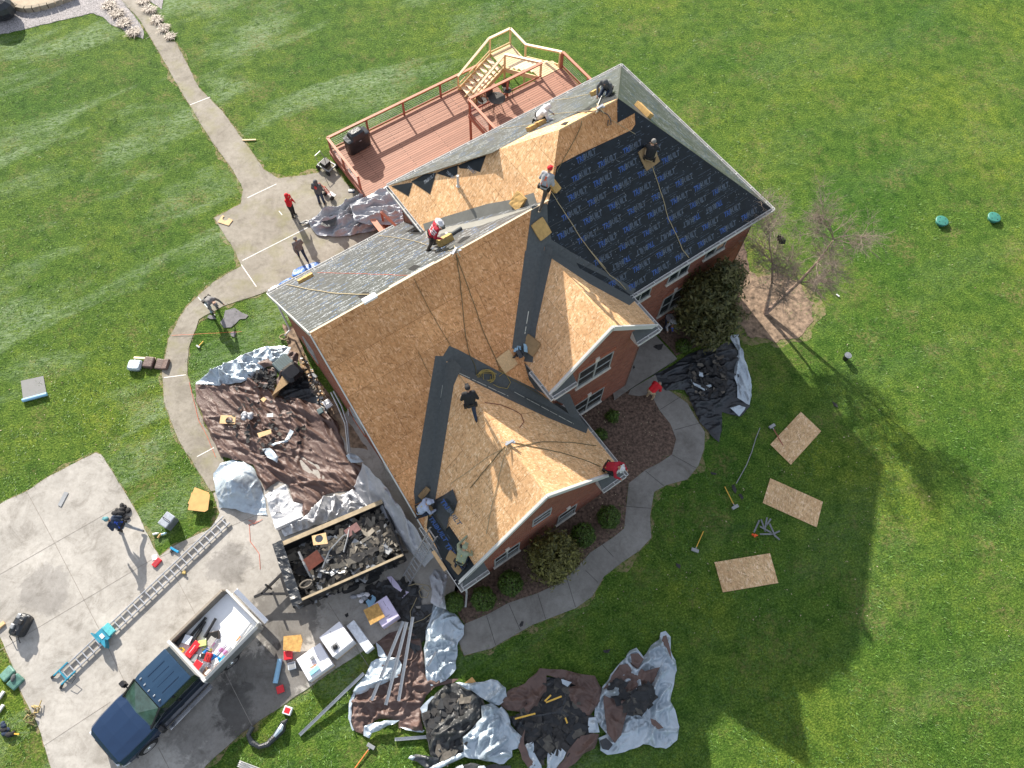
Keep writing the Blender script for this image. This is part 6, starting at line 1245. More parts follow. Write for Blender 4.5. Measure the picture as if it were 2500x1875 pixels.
def shrub(name, c, r, n, size, mat, label, cat='shrub', group=None, seed=1, z=None, **k):
    rnd = random.Random(seed); t = empty(name, (c.x, c.y, 0), 0, label, cat, group)
    mb = MB(); leaf_cloud(mb, (0, 0, z if z is not None else r[2] * .95), r, n, size, rnd, seed=seed * 1.7, **k); mb.build('foliage', mat, t)
    mb = MB()
    for i in range(5): a = i * 1.3 + seed; mb.tube([(0, 0, 0), (math.cos(a) * r[0] * .25, math.sin(a) * r[1] * .25, r[2] * .7), (math.cos(a) * r[0] * .55, math.sin(a) * r[1] * .55, r[2] * 1.3)], [.035, .025, .012], 5)
    mb.build('stem', BARK, t); return t
for i, (u, v, r, h, lb) in enumerate(((1108, 1470, .40, .42, 'round clipped boxwood closest to the garage corner'), (1179, 1462, .50, .48, 'round clipped boxwood second from the garage corner'), (1246, 1424, .52, .50, 'dark round boxwood just left of the big holly'),
                 (1423, 1306, .52, .5, 'dark round boxwood between the big holly and the gable corner'), (1487, 1262, .50, .5, 'round clipped boxwood with yellow tips closest to the walkway'))):
    shrub('boxwood', at(u, v, h), (r, r, h), 5200, .050, LEAFB, lb, group='clipped boxwoods along the front', seed=i + 1, shell_=.80, lump=.20, long=1.3)
for i, (u, v, r, lb) in enumerate(((1495, 1017, .30, 'small dark shrub in the kidney shaped bed near the upper gable wall'), (1466, 1062, .30, 'small dark shrub in the kidney shaped bed closest to the lower eave'), (1668, 845, .40, 'low dark shrub beside the porch slab under the magnolia'))):
    shrub('small_shrub', at(u, v, .2), (r, r, .26), 1500, .05, LEAFB, lb, group='small shrubs in the beds', seed=i + 20, lump=.4)
def broadleaf(name, base, blobs, trunk, mat, size, label, cat, seed):
    rnd = random.Random(seed); t = empty(name, base, 0, label, cat); mb = MB()
    for i, (o, r, n) in enumerate(blobs): leaf_cloud(mb, o, r, n, size, rnd, seed=seed + i * 3.3, shell_=.45, lump=.55, long=2.3)
    mb.build('crown', mat, t); mb = MB(); mb.tube([(0, 0, 0), trunk * .4, trunk * .8], [.10, .07, .03], 8)
    for i, (o, r, n) in enumerate(blobs): o = Vector(o); mb.tube([trunk * .2, trunk * .3 + o * .3, o], [.05, .035, .012], 6)
    mb.build('trunk', BARK, t)
mb_ = at(1742, 800, 0); mc = at(1738, 735, 2.4)
broadleaf('magnolia_tree', Vector((mc.x, mc.y, 0)), [((0, 0, 2.6), (1.25, 1.25, 1.5), 4200), ((.55, .75, 3.0), (.85, .85, 1.2), 2400), ((-.55, .35, 2.5), (.9, .8, 1.2), 2300), ((-.75, -.35, 1.7), (.9, .8, 1.1), 2000), ((.55, -.6, 1.9), (.95, .85, 1.2), 2300), ((.1, -1.1, 1.2), (.85, .6, .9), 1500), ((.2, .3, 4.0), (.6, .6, .8), 1200)],
          Vector((0, 0, 3.2)), LEAFM, .105, 'large dark evergreen magnolia growing against the front wall', 'tree', 31)
hc = at(1352, 1362, 1.1)
broadleaf('holly_bush', Vector((hc.x, hc.y, 0)), [((0, 0, 1.2), (1.0, .95, 1.05), 4600), ((.5, .1, 1.1), (.65, .6, .8), 1700), ((-.5, .15, 1.1), (.6, .6, .85), 1700), ((-.05, -.5, .95), (.7, .55, .8), 1700), ((.1, .5, 1.4), (.65, .5, .8), 1500)], Vector((0, 0, 1.5)), LEAFH, .075, 'big loose olive green bush in front of the lower gable', 'bush', 41)
# bare birch with two leaning trunks
bb = at(1868, 766, 0); t = empty('bare_tree', bb, 0, 'bare birch with two leaning trunks in the round soil bed', 'tree'); rnd = random.Random(5)
tipA = at(1878, 590, 4.3) - bb; tipB = at(2035, 585, 4.6) - bb; midA = at(1885, 690, 1.9) - bb; midB = at(1950, 690, 2.1) - bb
def trunk_path(mid, tip): return [Vector((0, 0, 0)), mid * .5 + Vector((.02, .03, 0)), mid, mid.lerp(tip, .5) + Vector((.06, -.05, .05)), tip]
mb = MB(); PA, PB = trunk_path(midA, tipA), trunk_path(midB, tipB)
mb.tube(PA, [.11, .09, .06, .04, .02], 8); mb.tube(PB, [.11, .095, .075, .05, .025], 8); mb.build('trunk', [plain('birch_bark', (.33, .235, .185), .85, var=.6, scale=5, bmp=.6)], t)
mb = MB(); tw = MB()
def grow(p, d, L, r, lv):
    n = 4; pts = [p]; q = p.copy()
    for i in range(n): d = (d + Vector((rnd.gauss(0, .16), rnd.gauss(0, .16), rnd.gauss(0, .10) + .02))).normalized(); q = q + d * L / n; pts.append(q.copy())
    (mb if lv < 2 else tw).tube(pts, [r * (1 - .6 * i / n) for i in range(n + 1)], 4 if lv > 0 else 5, cap=False)
    if lv < 3:
        for k in range((7, 7, 7)[lv]):
            i = rnd.randrange(1, n + 1); dd = (d + Vector((rnd.gauss(0, .75), rnd.gauss(0, .75), rnd.gauss(0, .45)))).normalized(); grow(pts[i], dd, L * rnd.uniform(.5, .75), r * .56, lv + 1)
for P, nb in ((PA, 11), (PB, 15)):
    for k in range(nb):
        i = rnd.choice((2, 3, 3, 4, 4)); d = Vector((rnd.gauss(0, .8), rnd.gauss(0, .8), rnd.uniform(.1, .9))).normalized(); grow(P[i], d, rnd.uniform(.9, 1.6), .024, 0)
mb.build('branches', TWIG, t); tw.build('twigs', TWIG, t)
pp = at(1905, 590, 3.6); mb = MB()
for k in range(8): a = k * .8; M = Matrix.Translation(pp + Vector((.09 * math.cos(a), .16 * math.sin(a), .05 * k))) @ Matrix.Rotation(a, 4, 'Z') @ Matrix.Rotation(1.0 + .2 * k, 4, 'X'); mb.box(None, (.30 - .02 * k, .22, .008), M=M)
mb.build('plastic_scrap', BLACK, None, 'black plastic scrap caught in the top of the bare birch', 'plastic scrap')
# dry ornamental grasses along the upper path
rnd = random.Random(8)
for i, (u, v, r, lb) in enumerate(((268, 12, .5, 'dry tan grass clump left of the path at the top edge of the lawn'), (285, 32, .5, 'dry tan grass clump left of the path, second from the top'), (303, 55, .5, 'dry tan grass clump left of the path, third from the top'), (325, 78, .45, 'dry tan grass clump left of the path, lowest of its row'),
                 (348, 2, .4, 'dry grass clump right of the path at the very top'), (366, 22, .45, 'dry grass clump right of the path, second from the top'), (383, 48, .45, 'dry grass clump right of the path, third from the top'), (400, 68, .4, 'dry grass clump right of the path, fourth from the top'), (414, 88, .38, 'dry dark tipped grass clump right of the path, lowest of its row'))):
    c = at(u, v, .1); t_ = MB()
    for k in range(330):
        a = rnd.uniform(0, 6.28); l = rnd.uniform(.25, .6) * r * 1.7; b0 = Vector((rnd.gauss(0, r * .25), rnd.gauss(0, r * .25), 0)); e = b0 + Vector((math.cos(a) * l, math.sin(a) * l, rnd.uniform(.02, .4) * r)); s = Vector((-math.sin(a), math.cos(a), 0)) * .014; m_ = b0.lerp(e, .5) + Vector((0, 0, .16 * r))
        t_.add([b0 - s, b0 + s, m_ + s, m_ - s, e], [(0, 1, 2, 3), (3, 2, 4)])
    e_ = empty('dry_grass_clump', (c.x, c.y, .0), 0, lb, 'ornamental grass', 'dry grass clumps beside the upper path'); t_.build('blades', DRYG, e_)
# paving-stone ring of the seating pad
STN = plain('block_stone', (.33, .28, .21), .9, var=.25, scale=4)
ring = [(18, 2), (30, 14), (46, 24), (66, 28), (84, 27), (102, 23), (120, 19), (138, 13), (156, 6), (172, 0), (190, -5)]
wl = empty('block_wall', at(80, 30, 0), 0, 'low curved wall of tan blocks at the top left corner', 'wall'); P0 = wl.location
mb = MB()
for i in range(len(ring) - 1):
    p, q = at(*ring[i], 0) - P0, at(*ring[i + 1], 0) - P0; c = (p + q) / 2; a = math.atan2((q - p).y, (q - p).x); mb.box((c.x, c.y, .16), ((q - p).length * .94, .3, .32), rz=a)
mb.build('blocks', STN, wl, bevel=.02)
mb = MB(); c = at(-14, 12, .8); mb.sphere((0, 0, 0), (1.1, .8, .7), 0, 12, 8); e_ = empty('corner_shade_form', (c.x, c.y, .6), 0, 'dark rounded form added as shade just inside the top left corner', 'shade_form'); mb.build('cloth', TBLACK, e_)  # rounded dark form added to stand for shade in the corner
# ---------------------------------------------------------------- loose roofing sheets and rolls on the roof
ZW = lambda *p: zl(1020, 1180, 6.636, p)
L1 = FA['w1L'][0]; mb = MB(); slab(mb, L1, [L1.hit(*p) for p in ZW((180, 470), (240, 410), (440, 760), (515, 690), (700, 960), (948, 1378), (690, 1640), (640, 1655), (430, 1300), (240, 880), (150, 720))], .013, .026)
UV = [L1.uv(L1.hit(*p)) for p in ZW((180, 470), (240, 410), (440, 760), (515, 690), (700, 960), (948, 1378), (690, 1640), (640, 1655), (430, 1300), (240, 880), (150, 720))]
part('underlayment', mb, [UL], label='first dark strip of underlayment along the low gable eave')
mb = MB()
for q, fl in (((205, 530), 0), ((470, 960), 0)):
    u_, v_ = L1.uv(L1.hit(*ZW(q)[0])); word(mb, L1, u_, v_ - .12, .30, False, .029, mi=(0, 0), xs=.95)
rnd = random.Random(3)
for k in range(6): dashes(mb, L1, min(p[0] for p in UV), .12 + k * .14, 4.5, .029, 1, rnd, UV, .014)
part('printed_words', mb, [LETB, LETG])
t = empty('loose_underlayment', (0, 0, 0), 0, 'curling flap of dark printed underlayment pulled by the pale blue kneeling worker', 'underlayment sheet'); t.matrix_world = HM4
pts = ZW((310, 255), (450, 180), (590, 90), (655, 300), (605, 465), (515, 560), (500, 690), (465, 770), (350, 620), (240, 440)); P = [L1.uv(L1.hit(*p)) for p in pts]
mb = MB(); D = densify([Vector(p) for p in P], .15); n = len(D); ins = []
for i in range(60):
    for j in range(60):
        q = Vector((min(p[0] for p in P) + i * .09, min(p[1] for p in P) + j * .09))
        if inpoly(q.x, q.y, P) and seg_d(q, [Vector(p) for p in P]) > .05: ins.append(q)
r_ = geometry.delaunay_2d_cdt(D + ins, [(i, (i + 1) % n) for i in range(n)], [], 1, 1e-5)
PV2 = [Vector(p) for p in P]; mb.add([L1.pt(q.x, q.y, .05 + .16 * ridged(Vector((q.x, q.y, 0)), 1.1, 2, 1.2, 3) * min(1, seg_d(q, PV2) / .25 + .3)) for q in r_[0]], [tuple(f) for f in r_[2]]); mb.build('sheet', TBLACK, t, smooth=True)
mb = MB(); u_, v_ = L1.uv(L1.hit(*ZW((455, 260))[0])); word(mb, L1, u_ - .05, v_ - .1, .30, False, .24, mi=(0, 1), ang=.05); mb.build('printed_words', [LETB, LETG], t)
def roofrod(u0, v0, u1, v1, r, mat, name, label, cat, group=None, lift=.1, n=10):
    p, q = on_roof(u0, v0)[0] + Vector((0, 0, lift)), on_roof(u1, v1)[0] + Vector((0, 0, lift)); mb = MB(); mb.tube([p, q], r, n); return mb.build(name, mat, None, label, cat, group, smooth=False)
roofrod(1063, 566, 1086, 557, .10, MEMB, 'membrane_roll', 'short dark roll right beside the hard hatted worker', 'roll', 'dark rolls on the low back slope')
roofrod(1096, 580, 1126, 561, .08, MEMB, 'membrane_roll', 'longer dark roll beyond the white vent pipe', 'roll', 'dark rolls on the low back slope')
roofrod(1347, 446, 1368, 478, .05, BLACK, 'black_tube', 'black tube hanging by the leg of the red capped worker', 'tube', lift=.15)
# foam pads the crew kneel on
def pad(u, v, d, rz, label, k=None, mat=FOAM, group='foam pads on the roof', name='foam_pad', lift=0):
    p, pl = on_roof(u, v)
    n = (HM4.to_3x3() @ pl.n) if pl else Vector((0, 0, 1)); x = (HM4.to_3x3() @ pl.u) if pl else Vector((1, 0, 0)); y = n.cross(x)
    M = Matrix((x, y, n)).transposed().to_4x4(); M.translation = p + n * (d[2] / 2 + .012 + lift); M = M @ Matrix.Rotation(rz, 4, 'Z')
    t = empty(name, (0, 0, 0), 0, label, 'foam pad', group); t.matrix_world = M
    mb = MB(); rnd = random.Random(int(u + v)); xs, ys = 7, 6; vs = []; fs = []
    for s in (1, -1):
        for i in range(xs):
            for j in range(ys):
                a, b = i / (xs - 1) * 2 - 1, j / (ys - 1) * 2 - 1; c_ = 1 - .035 * (a * a * b * b); vs.append((a * d[0] / 2 * c_, b * d[1] / 2 * c_, s * d[2] / 2 + rnd.uniform(-.008, .008)))
    N2 = xs * ys
    for s in (0, 1):
        for i in range(xs - 1):
            for j in range(ys - 1): q = [s * N2 + i * ys + j, s * N2 + (i + 1) * ys + j, s * N2 + (i + 1) * ys + j + 1, s * N2 + i * ys + j + 1]; fs.append(q if s == 0 else q[::-1])
    rim_ = [(i, 0) for i in range(xs)] + [(xs - 1, j) for j in range(1, ys)] + [(i, ys - 1) for i in range(xs - 2, -1, -1)] + [(0, j) for j in range(ys - 2, 0, -1)]
    for k_ in range(len(rim_)): a = rim_[k_][0] * ys + rim_[k_][1]; b = rim_[(k_ + 1) % len(rim_)]; b = b[0] * ys + b[1]; fs.append((b, a, a + N2, b + N2))
    mb.add(vs, fs); mb.build('foam', mat, t); return t
pad(1320, 559, (.58, .72, .09), .15, 'square foam pad lying on the valley membrane below the ridge meeting'); pad(1267, 492, (.55, .62, .12), .1, 'foam pad on the grey strip left of the red capped worker')
pad(1090, 594, (.62, .36, .26), .1, 'thick block of foam at the feet of the hard hatted worker', mat=plain('foam_olive', (.40, .28, .10), .9, var=.25, scale=8)); pad(748, 683, (.72, .34, .14), .05, 'foam block alone near the low rear eave')
pad(1300, 318, (.38, .3, .18), .1, 'foam pad left of its twin below the white hooded worker'); pad(1322, 306, (.38, .3, .18), .1, 'foam pad right of its twin below the white hooded worker')
pad(1455, 231, (.38, .28, .18), .1, 'small foam pad by the hand of the dark hooded worker'); pad(1568, 274, (.85, .34, .2), .0, 'long foam block lying over the right hip line'); pad(1350, 455, (.3, .45, .2), .3, 'foam pad under the hand of the red capped worker')
pad(1583, 383, (.75, .85, .05), .1, 'brown pad under the worker in black high on the dark slope', mat=PAD); pad(1298, 843, (.72, .62, .1), .2, 'foam pad lying in the valley beside the upper gable', mat=PAD); pad(1237, 882, (.66, .74, .03), .1, 'brown square of board on the long front slope above the coiled rope', mat=OSBE)
pad(1034, 1202, (.5, .2, .12), .3, 'reddish foam block above the shoulder of the pale blue worker', mat=PAD); pad(1049, 1243, (.45, .35, .08), .2, 'pad under the knee of the pale blue kneeling worker', mat=PAD)
pad(1108, 1363, (.55, .45, .07), .3, 'upper brown pad beside the sage green worker', mat=PAD); pad(1117, 1386, (.45, .3, .06), .1, 'lower brown pad below the sage green worker', mat=PAD)
# ropes and lifelines
def rope(px, r, mat, label, z=None, lift=.03, group='safety ropes over the roof', name='rope', cat='rope', sag=0):
    pts = []
    for i in range(len(px)):
        pts.append(px[i])
        if i < len(px) - 1:
            a, b = px[i], px[i + 1]; n = max(1, int(math.hypot(b[0] - a[0], b[1] - a[1]) / 14))
            for k in range(1, n): f = k / n; pts.append((a[0] + (b[0] - a[0]) * f + math.sin(k * 2.3) * .5, a[1] + (b[1] - a[1]) * f + math.cos(k * 1.9) * .5))
    P = []
    for u, v in pts:
        if z is not None: P.append(at(u, v, z))
        else:
            p, pl = on_roof(u, v)
            if pl is None: continue
            P.append(p + (HM4.to_3x3() @ pl.n) * lift)
    mb = MB(); mb.tube(P, r, 5); return mb.build(name, mat, None, label, cat, group)
rope(Z2((1140, 860), (1180, 980), (1230, 1130), (1270, 1280), (1330, 1400), (1370, 1500), (1418, 1560)), .016, ROPE, 'rope running down the dark slope from the worker in black')
rope(Z2((430, 1090), (480, 1170), (560, 1290), (640, 1420), (730, 1540), (820, 1640)) + G6((100, 160), (200, 290), (260, 360), (330, 410), (375, 462)), .016, ROPE, 'rope running down the dark slope from the red capped worker')
rope([(1113, 622), (1122, 680)] + Z4((380, 0), (400, 200), (430, 340), (470, 420), (480, 490)), .014, ROPED, 'left of two olive ropes from the ridge anchor to the rope coil')
rope([(1113, 622), (1138, 690)] + Z4((470, 0), (530, 180), (600, 330), (650, 450), (720, 515), (820, 560), (1000, 665)), .014, ROPED, 'right of two olive ropes from the ridge anchor toward the lower valley')
rope(Z4((60, 320), (110, 420), (150, 500)), .008, ROPED, 'thin chalk line on the long front slope left of the valley'); rope([(1010, 680), (1050, 760), (1100, 845)], .009, ROPED, 'thin line from the ridge to the head of the left valley')
coil = [FPL.hit(1186 + 24 * math.cos(k * .55) * (.45 + .55 * abs(math.sin(k * .061))) + 3 * math.sin(k * .17), 918 + 17 * math.sin(k * .55) * (.45 + .6 * abs(math.cos(k * .053)))) for k in range(80)]
P = [HM4 @ (q + FPL.n * (.03 + .0015 * i)) for i, q in enumerate(coil)]; mb = MB(); mb.tube(P, .014, 5); mb.build('rope_coil', plain('rope_gold', (.38, .29, .09), .9, bmp=0), None, 'coil of golden rope on the membrane at the head of the lower gable', 'rope coil')
rope([(1218, 918), (1235, 905), (1222, 900)] + Z4((640, 460), (690, 480), (725, 540), (700, 590), (640, 580), (600, 560)), .013, plain('rope_gold', (.38, .29, .09)), 'stray loops of golden rope trailing from the coil')
rope(Z4((690, 1010), (560, 1080), (430, 1180), (300, 1270)), .010, ROPE, 'thin tan rope going left from the lower gable anchor'); rope(Z4((690, 1000), (580, 1130), (440, 1300)), .016, ROPED, 'thicker rope going lower left from the lower gable anchor'); rope(Z4((700, 1010), (670, 1120), (620, 1330), (575, 1520), (555, 1630)), .013, ROPE, 'tan rope running straight down from the lower gable anchor')
rope(Z4((730, 1015), (850, 990), (950, 972), (1150, 975), (1340, 1000)), .014, ROPED, 'upper rope from the lower gable anchor to the right eave'); rope(Z4((735, 975), (900, 1010), (1080, 1048), (1250, 1100), (1370, 1150)), .014, ROPED, 'lower rope from the lower gable anchor to the red shirted worker')
rope(Z4((540, 690), (650, 705), (750, 745), (800, 775), (820, 830), (790, 870)), .013, plain('rope_maroon', (.20, .06, .04)), 'dark red lanyard trailing from the worker in the black vest'); rope(Z4((335, 465), (380, 530), (420, 585)), .010, ROPE, 'short rope from the valley head to the worker in the black vest')
rope(G3((740, 935), (900, 970), (1100, 1000), (1250, 1008), (1345, 1008)), .018, ROPE, 'tan rope across the low rear slope to the ridge anchor', lift=.05); rope(G3((960, 845), (1200, 850), (1400, 858), (1660, 868)), .006, CORD, 'thin red chalk line across the low rear slope', lift=.02); rope(G3((1400, 580), (1550, 600), (1660, 620), (1750, 650)), .012, ROPE, 'rope ending at the boots of the hard hatted worker', lift=.04)
rope(Z2((300, 608), (150, 628), (20, 645)), .012, ROPE, 'rope trailing left from the white hooded worker', lift=.04); rope(Z2((400, 440), (560, 420), (700, 390), (790, 360)), .012, ROPE, 'rope stretched between the two hooded workers', lift=.04); rope(Z2((420, 535), (560, 522), (720, 510)), .010, ROPE, 'cord from the white hooded worker to the ridge anchor', lift=.04)
rope(Z2((765, 480), (790, 420), (825, 355)), .022, WHITE, 'white strap from the ridge knot to the dark hooded worker', lift=.06, cat='strap', name='strap'); rope(Z2((620, 520), (700, 520), (770, 500), (830, 530), (850, 560), (855, 600), (830, 610), (835, 570)), .022, plain('strap_dark', (.10, .09, .08)), 'dark looped strap hanging from the ridge knot', lift=.06, cat='strap', name='strap')
rope(Z2((645, 575), (640, 610), (610, 680), (560, 770), (500, 880), (468, 935)), .014, ROPED, 'olive rope from the ridge down to the red cap', lift=.05); rope(Z2((860, 570), (960, 630), (1030, 670)), .010, ROPE, 'short rope reaching the arm of the worker in black', lift=.04)
def anchor(u, v, label):
    p, pl = on_roof(u, v); t = empty('roof_anchor', p, AZ, label, 'roof anchor', 'roof anchors on the ridges'); rnd = random.Random(int(u)); mb = MB()
    for k in range(3): mb.box((rnd.uniform(-.06, .06), 0, .04 + .05 * k), (.34, .08, .03), rz=rnd.uniform(-.6, .6))
    mb.build('bracket', ALU, t); mb = MB()
    for k in range(5): a = k * 1.2; mb.tube([(0, 0, .12), (math.cos(a) * .12, math.sin(a) * .12, .1), (math.cos(a) * .28, math.sin(a) * .28, .04)], .018, 5)
    mb.build('strap', ROPE, t)
anchor(1113, 616, 'roof anchor with white straps at the middle of the low ridge'); anchor(1243, 1084, 'white roof anchor in the middle of the lower gable ridge'); anchor(1462, 268, 'knot of straps on the highest ridge')
p, _ = on_roof(903, 731); mb = MB(); mb.box(p + Vector((0, 0, .06)), (.55, .22, .12), rz=AZ); mb.build('ridge_box', LINER, None, 'white metal piece astride the low ridge by the leftmost vent hole', 'ridge piece', bevel=.02)
p, _ = on_roof(1269, 862); mb = MB(); rnd = random.Random(4)
for k in range(9): M = Matrix.Translation(p + Vector((rnd.uniform(-.25, .25), rnd.uniform(-.2, .2), .05 + rnd.uniform(0, .18)))) @ Matrix.Rotation(rnd.uniform(0, 6), 4, 'Z') @ Matrix.Rotation(rnd.uniform(-.9, .9), 4, 'X'); mb.box(None, (.35, .16, .02), M=M, m=k % 2)
mb.build('tangled_wrapper', [TBLACK, plain('wrapper_blue', (.30, .48, .62), .3, bmp=0)], None, 'tangled black and pale blue wrapper at the eave of the upper gable', 'wrapper')
# ---------------------------------------------------------------- ladders
def ladder(p, q, wd, n, mat, label, side=None, group=None, rw=.09):
    p, q = Vector(p), Vector(q); t = empty('ladder', p, 0, label, 'ladder', group); d = q - p; s = side or d.cross(Vector((0, 0, 1))).normalized(); s = s.normalized() * wd / 2; nrm = s.cross(d).normalized()
    for k in (-1, 1): mb = MB(); mb.beam(s * k, d + s * k, .03, rw, up=nrm); mb.build('side_rail', mat, t)
    for i in range(n): mb = MB(); c = d * ((i + .5) / n); mb.beam(c - s, c + s, .035, .035, up=nrm); mb.build('rung', mat, t)
    return t
l0, l1 = at(554, 1268, .12), at(150, 1653, .12)
LD = ladder(l0, l1, .42, 27, ALU, 'long aluminium ladder lying across the left driveway'); ld = (l1 - l0).normalized(); la = math.atan2(ld.y, ld.x)
bp = l0.lerp(l1, .755); t = empty('hoist_carriage', bp, la, 'teal blue hoist carriage clamped on the long driveway ladder', 'hoist')
mb = MB(); mb.box((.0, 0, .12), (.38, .56, .06)); mb.box((.19, 0, .3), (.04, .56, .36)); mb.build('platform', BLUEP, t); mb = MB(); mb.box((-.28, 0, .14), (.3, .5, .12)); mb.build('motor_cover', plain('teal_light', (.08, .38, .42), .5, bmp=0), t, bevel=.02); mb = MB(); mb.prism([(.0, .28), (.19, .28), (.19, .56), (.12, .5)], .06, .4); mb.build('side_plate', BLUEP, t); mb = MB(); mb.box((.05, 0, .16), (.14, .2, .02)); mb.build('label_plate', WHITE, t)
t = empty('ladder_foot_frame', l1, la, 'teal blue foot frame at the low end of the long driveway ladder', 'ladder feet')
for s in (-1, 1): mb = MB(); mb.beam((-.5, s * .25, .05), (.15, s * .25, .03), .05, .08); mb.build('foot', BLUEP, t); mb = MB(); mb.beam((.1, s * .25, .02), (.3, s * .3, -.06), .1, .03); mb.build('spike_foot', BLACK, t)
mb = MB(); mb.beam((-.1, -.26, .06), (-.1, .26, .06), .05, .05); mb.build('cross_bar', BLUEP, t); mb = MB(); mb.tube([(-.3, .25, .1), (-.4, .5, .15), (-.15, .55, .12), (-.05, .3, .1)], .012, 5); mb.build('cable', BLACK, t)
sd_ = at(1066, 1310, 3.6) - at(1050, 1287, 3.6); ladder((at(988, 1402, .2) + at(997, 1431, .2)) / 2, (at(1050, 1287, 3.75) + at(1067, 1311, 3.75)) / 2, .44, 12, ALU, 'aluminium ladder leaning on the low gutter beside the trailer', side=sd_)
t = empty('plank_bridge', at(1035, 1345, 3.0), 0, 'plank section and frame resting along the low gutter under the ladder top', 'scaffold plank'); mb = MB()
a_ = HM4 @ H(-.18, 8.0, ZLOW - .02) - t.location; b_ = HM4 @ H(-.18, 8.9, ZLOW - .02) - t.location; mb.beam(a_, b_, .14, .04); mb.build('plank', OSBE, t)
# ---------------------------------------------------------------- boards on the ground
def board(px, z, label, th=.012, mat=OSBG, group='decking boards on the shaded lawn', name='osb_board', cat='board'):
    P = [at(u, v, z) for u, v in px]; c = sum(P, Vector()) / len(P); mb = MB(); n = len(P); x = (P[1] - P[0]).normalized(); y = Vector((-x.y, x.x, 0)); L = [((p - c).dot(x), (p - c).dot(y)) for p in P]
    A = sum(L[i][0] * L[(i + 1) % n][1] - L[(i + 1) % n][0] * L[i][1] for i in range(n)); L = L if A > 0 else L[::-1]; k = random.Random(label).uniform(0, 9)
    uv = [(a + k, b + k) for a, b in L]; top = [(a, b, th) for a, b in L]; bot = [(a, b, 0) for a, b in L]
    mb.add(top + bot, [tuple(range(n))], 0, uv=uv + uv); mb.add(top + bot, [tuple(range(n, 2 * n))[::-1]] + [(i, i + n, (i + 1) % n + n, (i + 1) % n) for i in range(n)], 1, uv=uv + uv)
    o = mb.build(name, [mat, OSBE], None, label, cat, group); o.location = c; o.rotation_euler = (0, 0, math.atan2(x.y, x.x)); return o
ZR6 = lambda *p: zl(1650, 950, 3.0167, p)
board(ZR6((920, 168), (1070, 310), (847, 557), (695, 408)), .03, 'full board sheet nearest the black tarp, over a long handled tool'); board(ZR6((695, 656), (1082, 830), (1037, 1018), (640, 838)), .03, 'middle full board sheet with a pale worn right end'); board(ZR6((284, 1275), (693, 1209), (754, 1428), (346, 1497)), .03, 'lowest full board sheet lying almost level on the lawn')
def holed(pts, hole_c, hole_r, z, label, tilt=0):
    P = [at(u, v, z) for u, v in pts]; c = sum(P, Vector()) / 4; hc_ = at(*hole_c, z); n = 20; inner = [(hc_.x - c.x + math.cos(2 * math.pi * k / n) * hole_r, hc_.y - c.y + math.sin(2 * math.pi * k / n) * hole_r) for k in range(n)]; D = densify([(p - c).to_2d() for p in P], .2)
    r_ = geometry.delaunay_2d_cdt(D + [Vector(q) for q in inner], [(i, (i + 1) % len(D)) for i in range(len(D))] + [(len(D) + i, len(D) + (i + 1) % n) for i in range(n)], [], 1, 1e-6); mb = MB(); h0 = Vector((hc_.x - c.x, hc_.y - c.y)); F = []
    for f in r_[2]:
        m_ = sum((r_[0][i] for i in f), Vector((0, 0))) / len(f)
        if (m_ - h0).length > hole_r * .93: F.append(tuple(f))
    V = [(q.x, q.y, .02) for q in r_[0]]; mb.add(V, F); mb.add([(x, y, 0) for x, y, _ in V], [f[::-1] for f in F]); o = mb.build('holed_board', OSBE, None, label, 'board scrap', 'board scraps with round cut outs'); o.location = c; return o
holed(G3((275, 430), (350, 465), (320, 505), (240, 480)), G3((298, 452))[0], .16, .04, 'pale board scrap with a bite cut out, alone on the patio'); holed(G5((440, 675), (555, 680), (550, 745), (430, 740)), G5((505, 715))[0], .17, .3, 'board scrap with a hole on top of the big brown tarp'); holed(GD((595, 400), (720, 370), (740, 470), (610, 485)), GD((660, 425))[0], .16, 1.78, 'bright board scrap with a hole on the trailer heap')
flat('board_scrap', G5((720, 815), (825, 785), (832, 815), (735, 850)), .42, OSBE, 'narrow pale board scrap in the middle of the brown tarp', 'board scrap', t=.02); flat('board_scrap', G5((770, 535), (795, 550), (770, 577), (745, 555)), .4, OSBE, 'small square board scrap high on the brown tarp', 'board scrap', t=.02); flat('board_scrap', G5((795, 665), (845, 660), (845, 690), (795, 690)), .4, WHITE, 'small white scrap below the silver bundle on the brown tarp', 'scrap', t=.02)
for i, (px, z, lb) in enumerate((([(476, 1190), (511, 1203), (504, 1240), (459, 1230)], .18, 'lower of two board squares stacked on the grass by the driveway'), ([(468, 1203), (513, 1207), (508, 1245), (500, 1250), (459, 1245)], .30, 'upper of two board squares stacked on the grass by the driveway'))): board(px, z, lb, .03, plain('board_orange', (.56, .33, .12), .8, var=.15, scale=3), 'stacked board squares by the driveway', 'board_square')
mb = MB(); a_, b_ = at(664, 966, .55), at(716, 874, .55); mb.add([a_, at(705, 935, .55), b_, at(700, 895, .75)], [(0, 1, 2, 3)]); mb.add([a_, b_, b_ - Vector((0, 0, .5)), a_ - Vector((0, 0, .5))], [(0, 1, 2, 3)]); mb.build('leaning_board', OSBE, None, 'pale narrow board propped over the brown tarp beside the dark cart', 'board')
def stick(u0, v0, u1, v1, z0, z1, w_, h_, mat, name, label, cat, group=None): mb = MB(); mb.beam(at(u0, v0, z0), at(u1, v1, z1), w_, h_); return mb.build(name, mat, None, label, cat, group)
stick(327, 873, 380, 876, .1, .1, .1, .05, NEWWT, 'lumber_piece', 'pale lumber piece beside the folded brown tarp', 'lumber'); stick(592, 342, 625, 341, .05, .05, .08, .04, NEWW, 'lumber_piece', 'short lumber piece at the edge of the upper path', 'lumber')
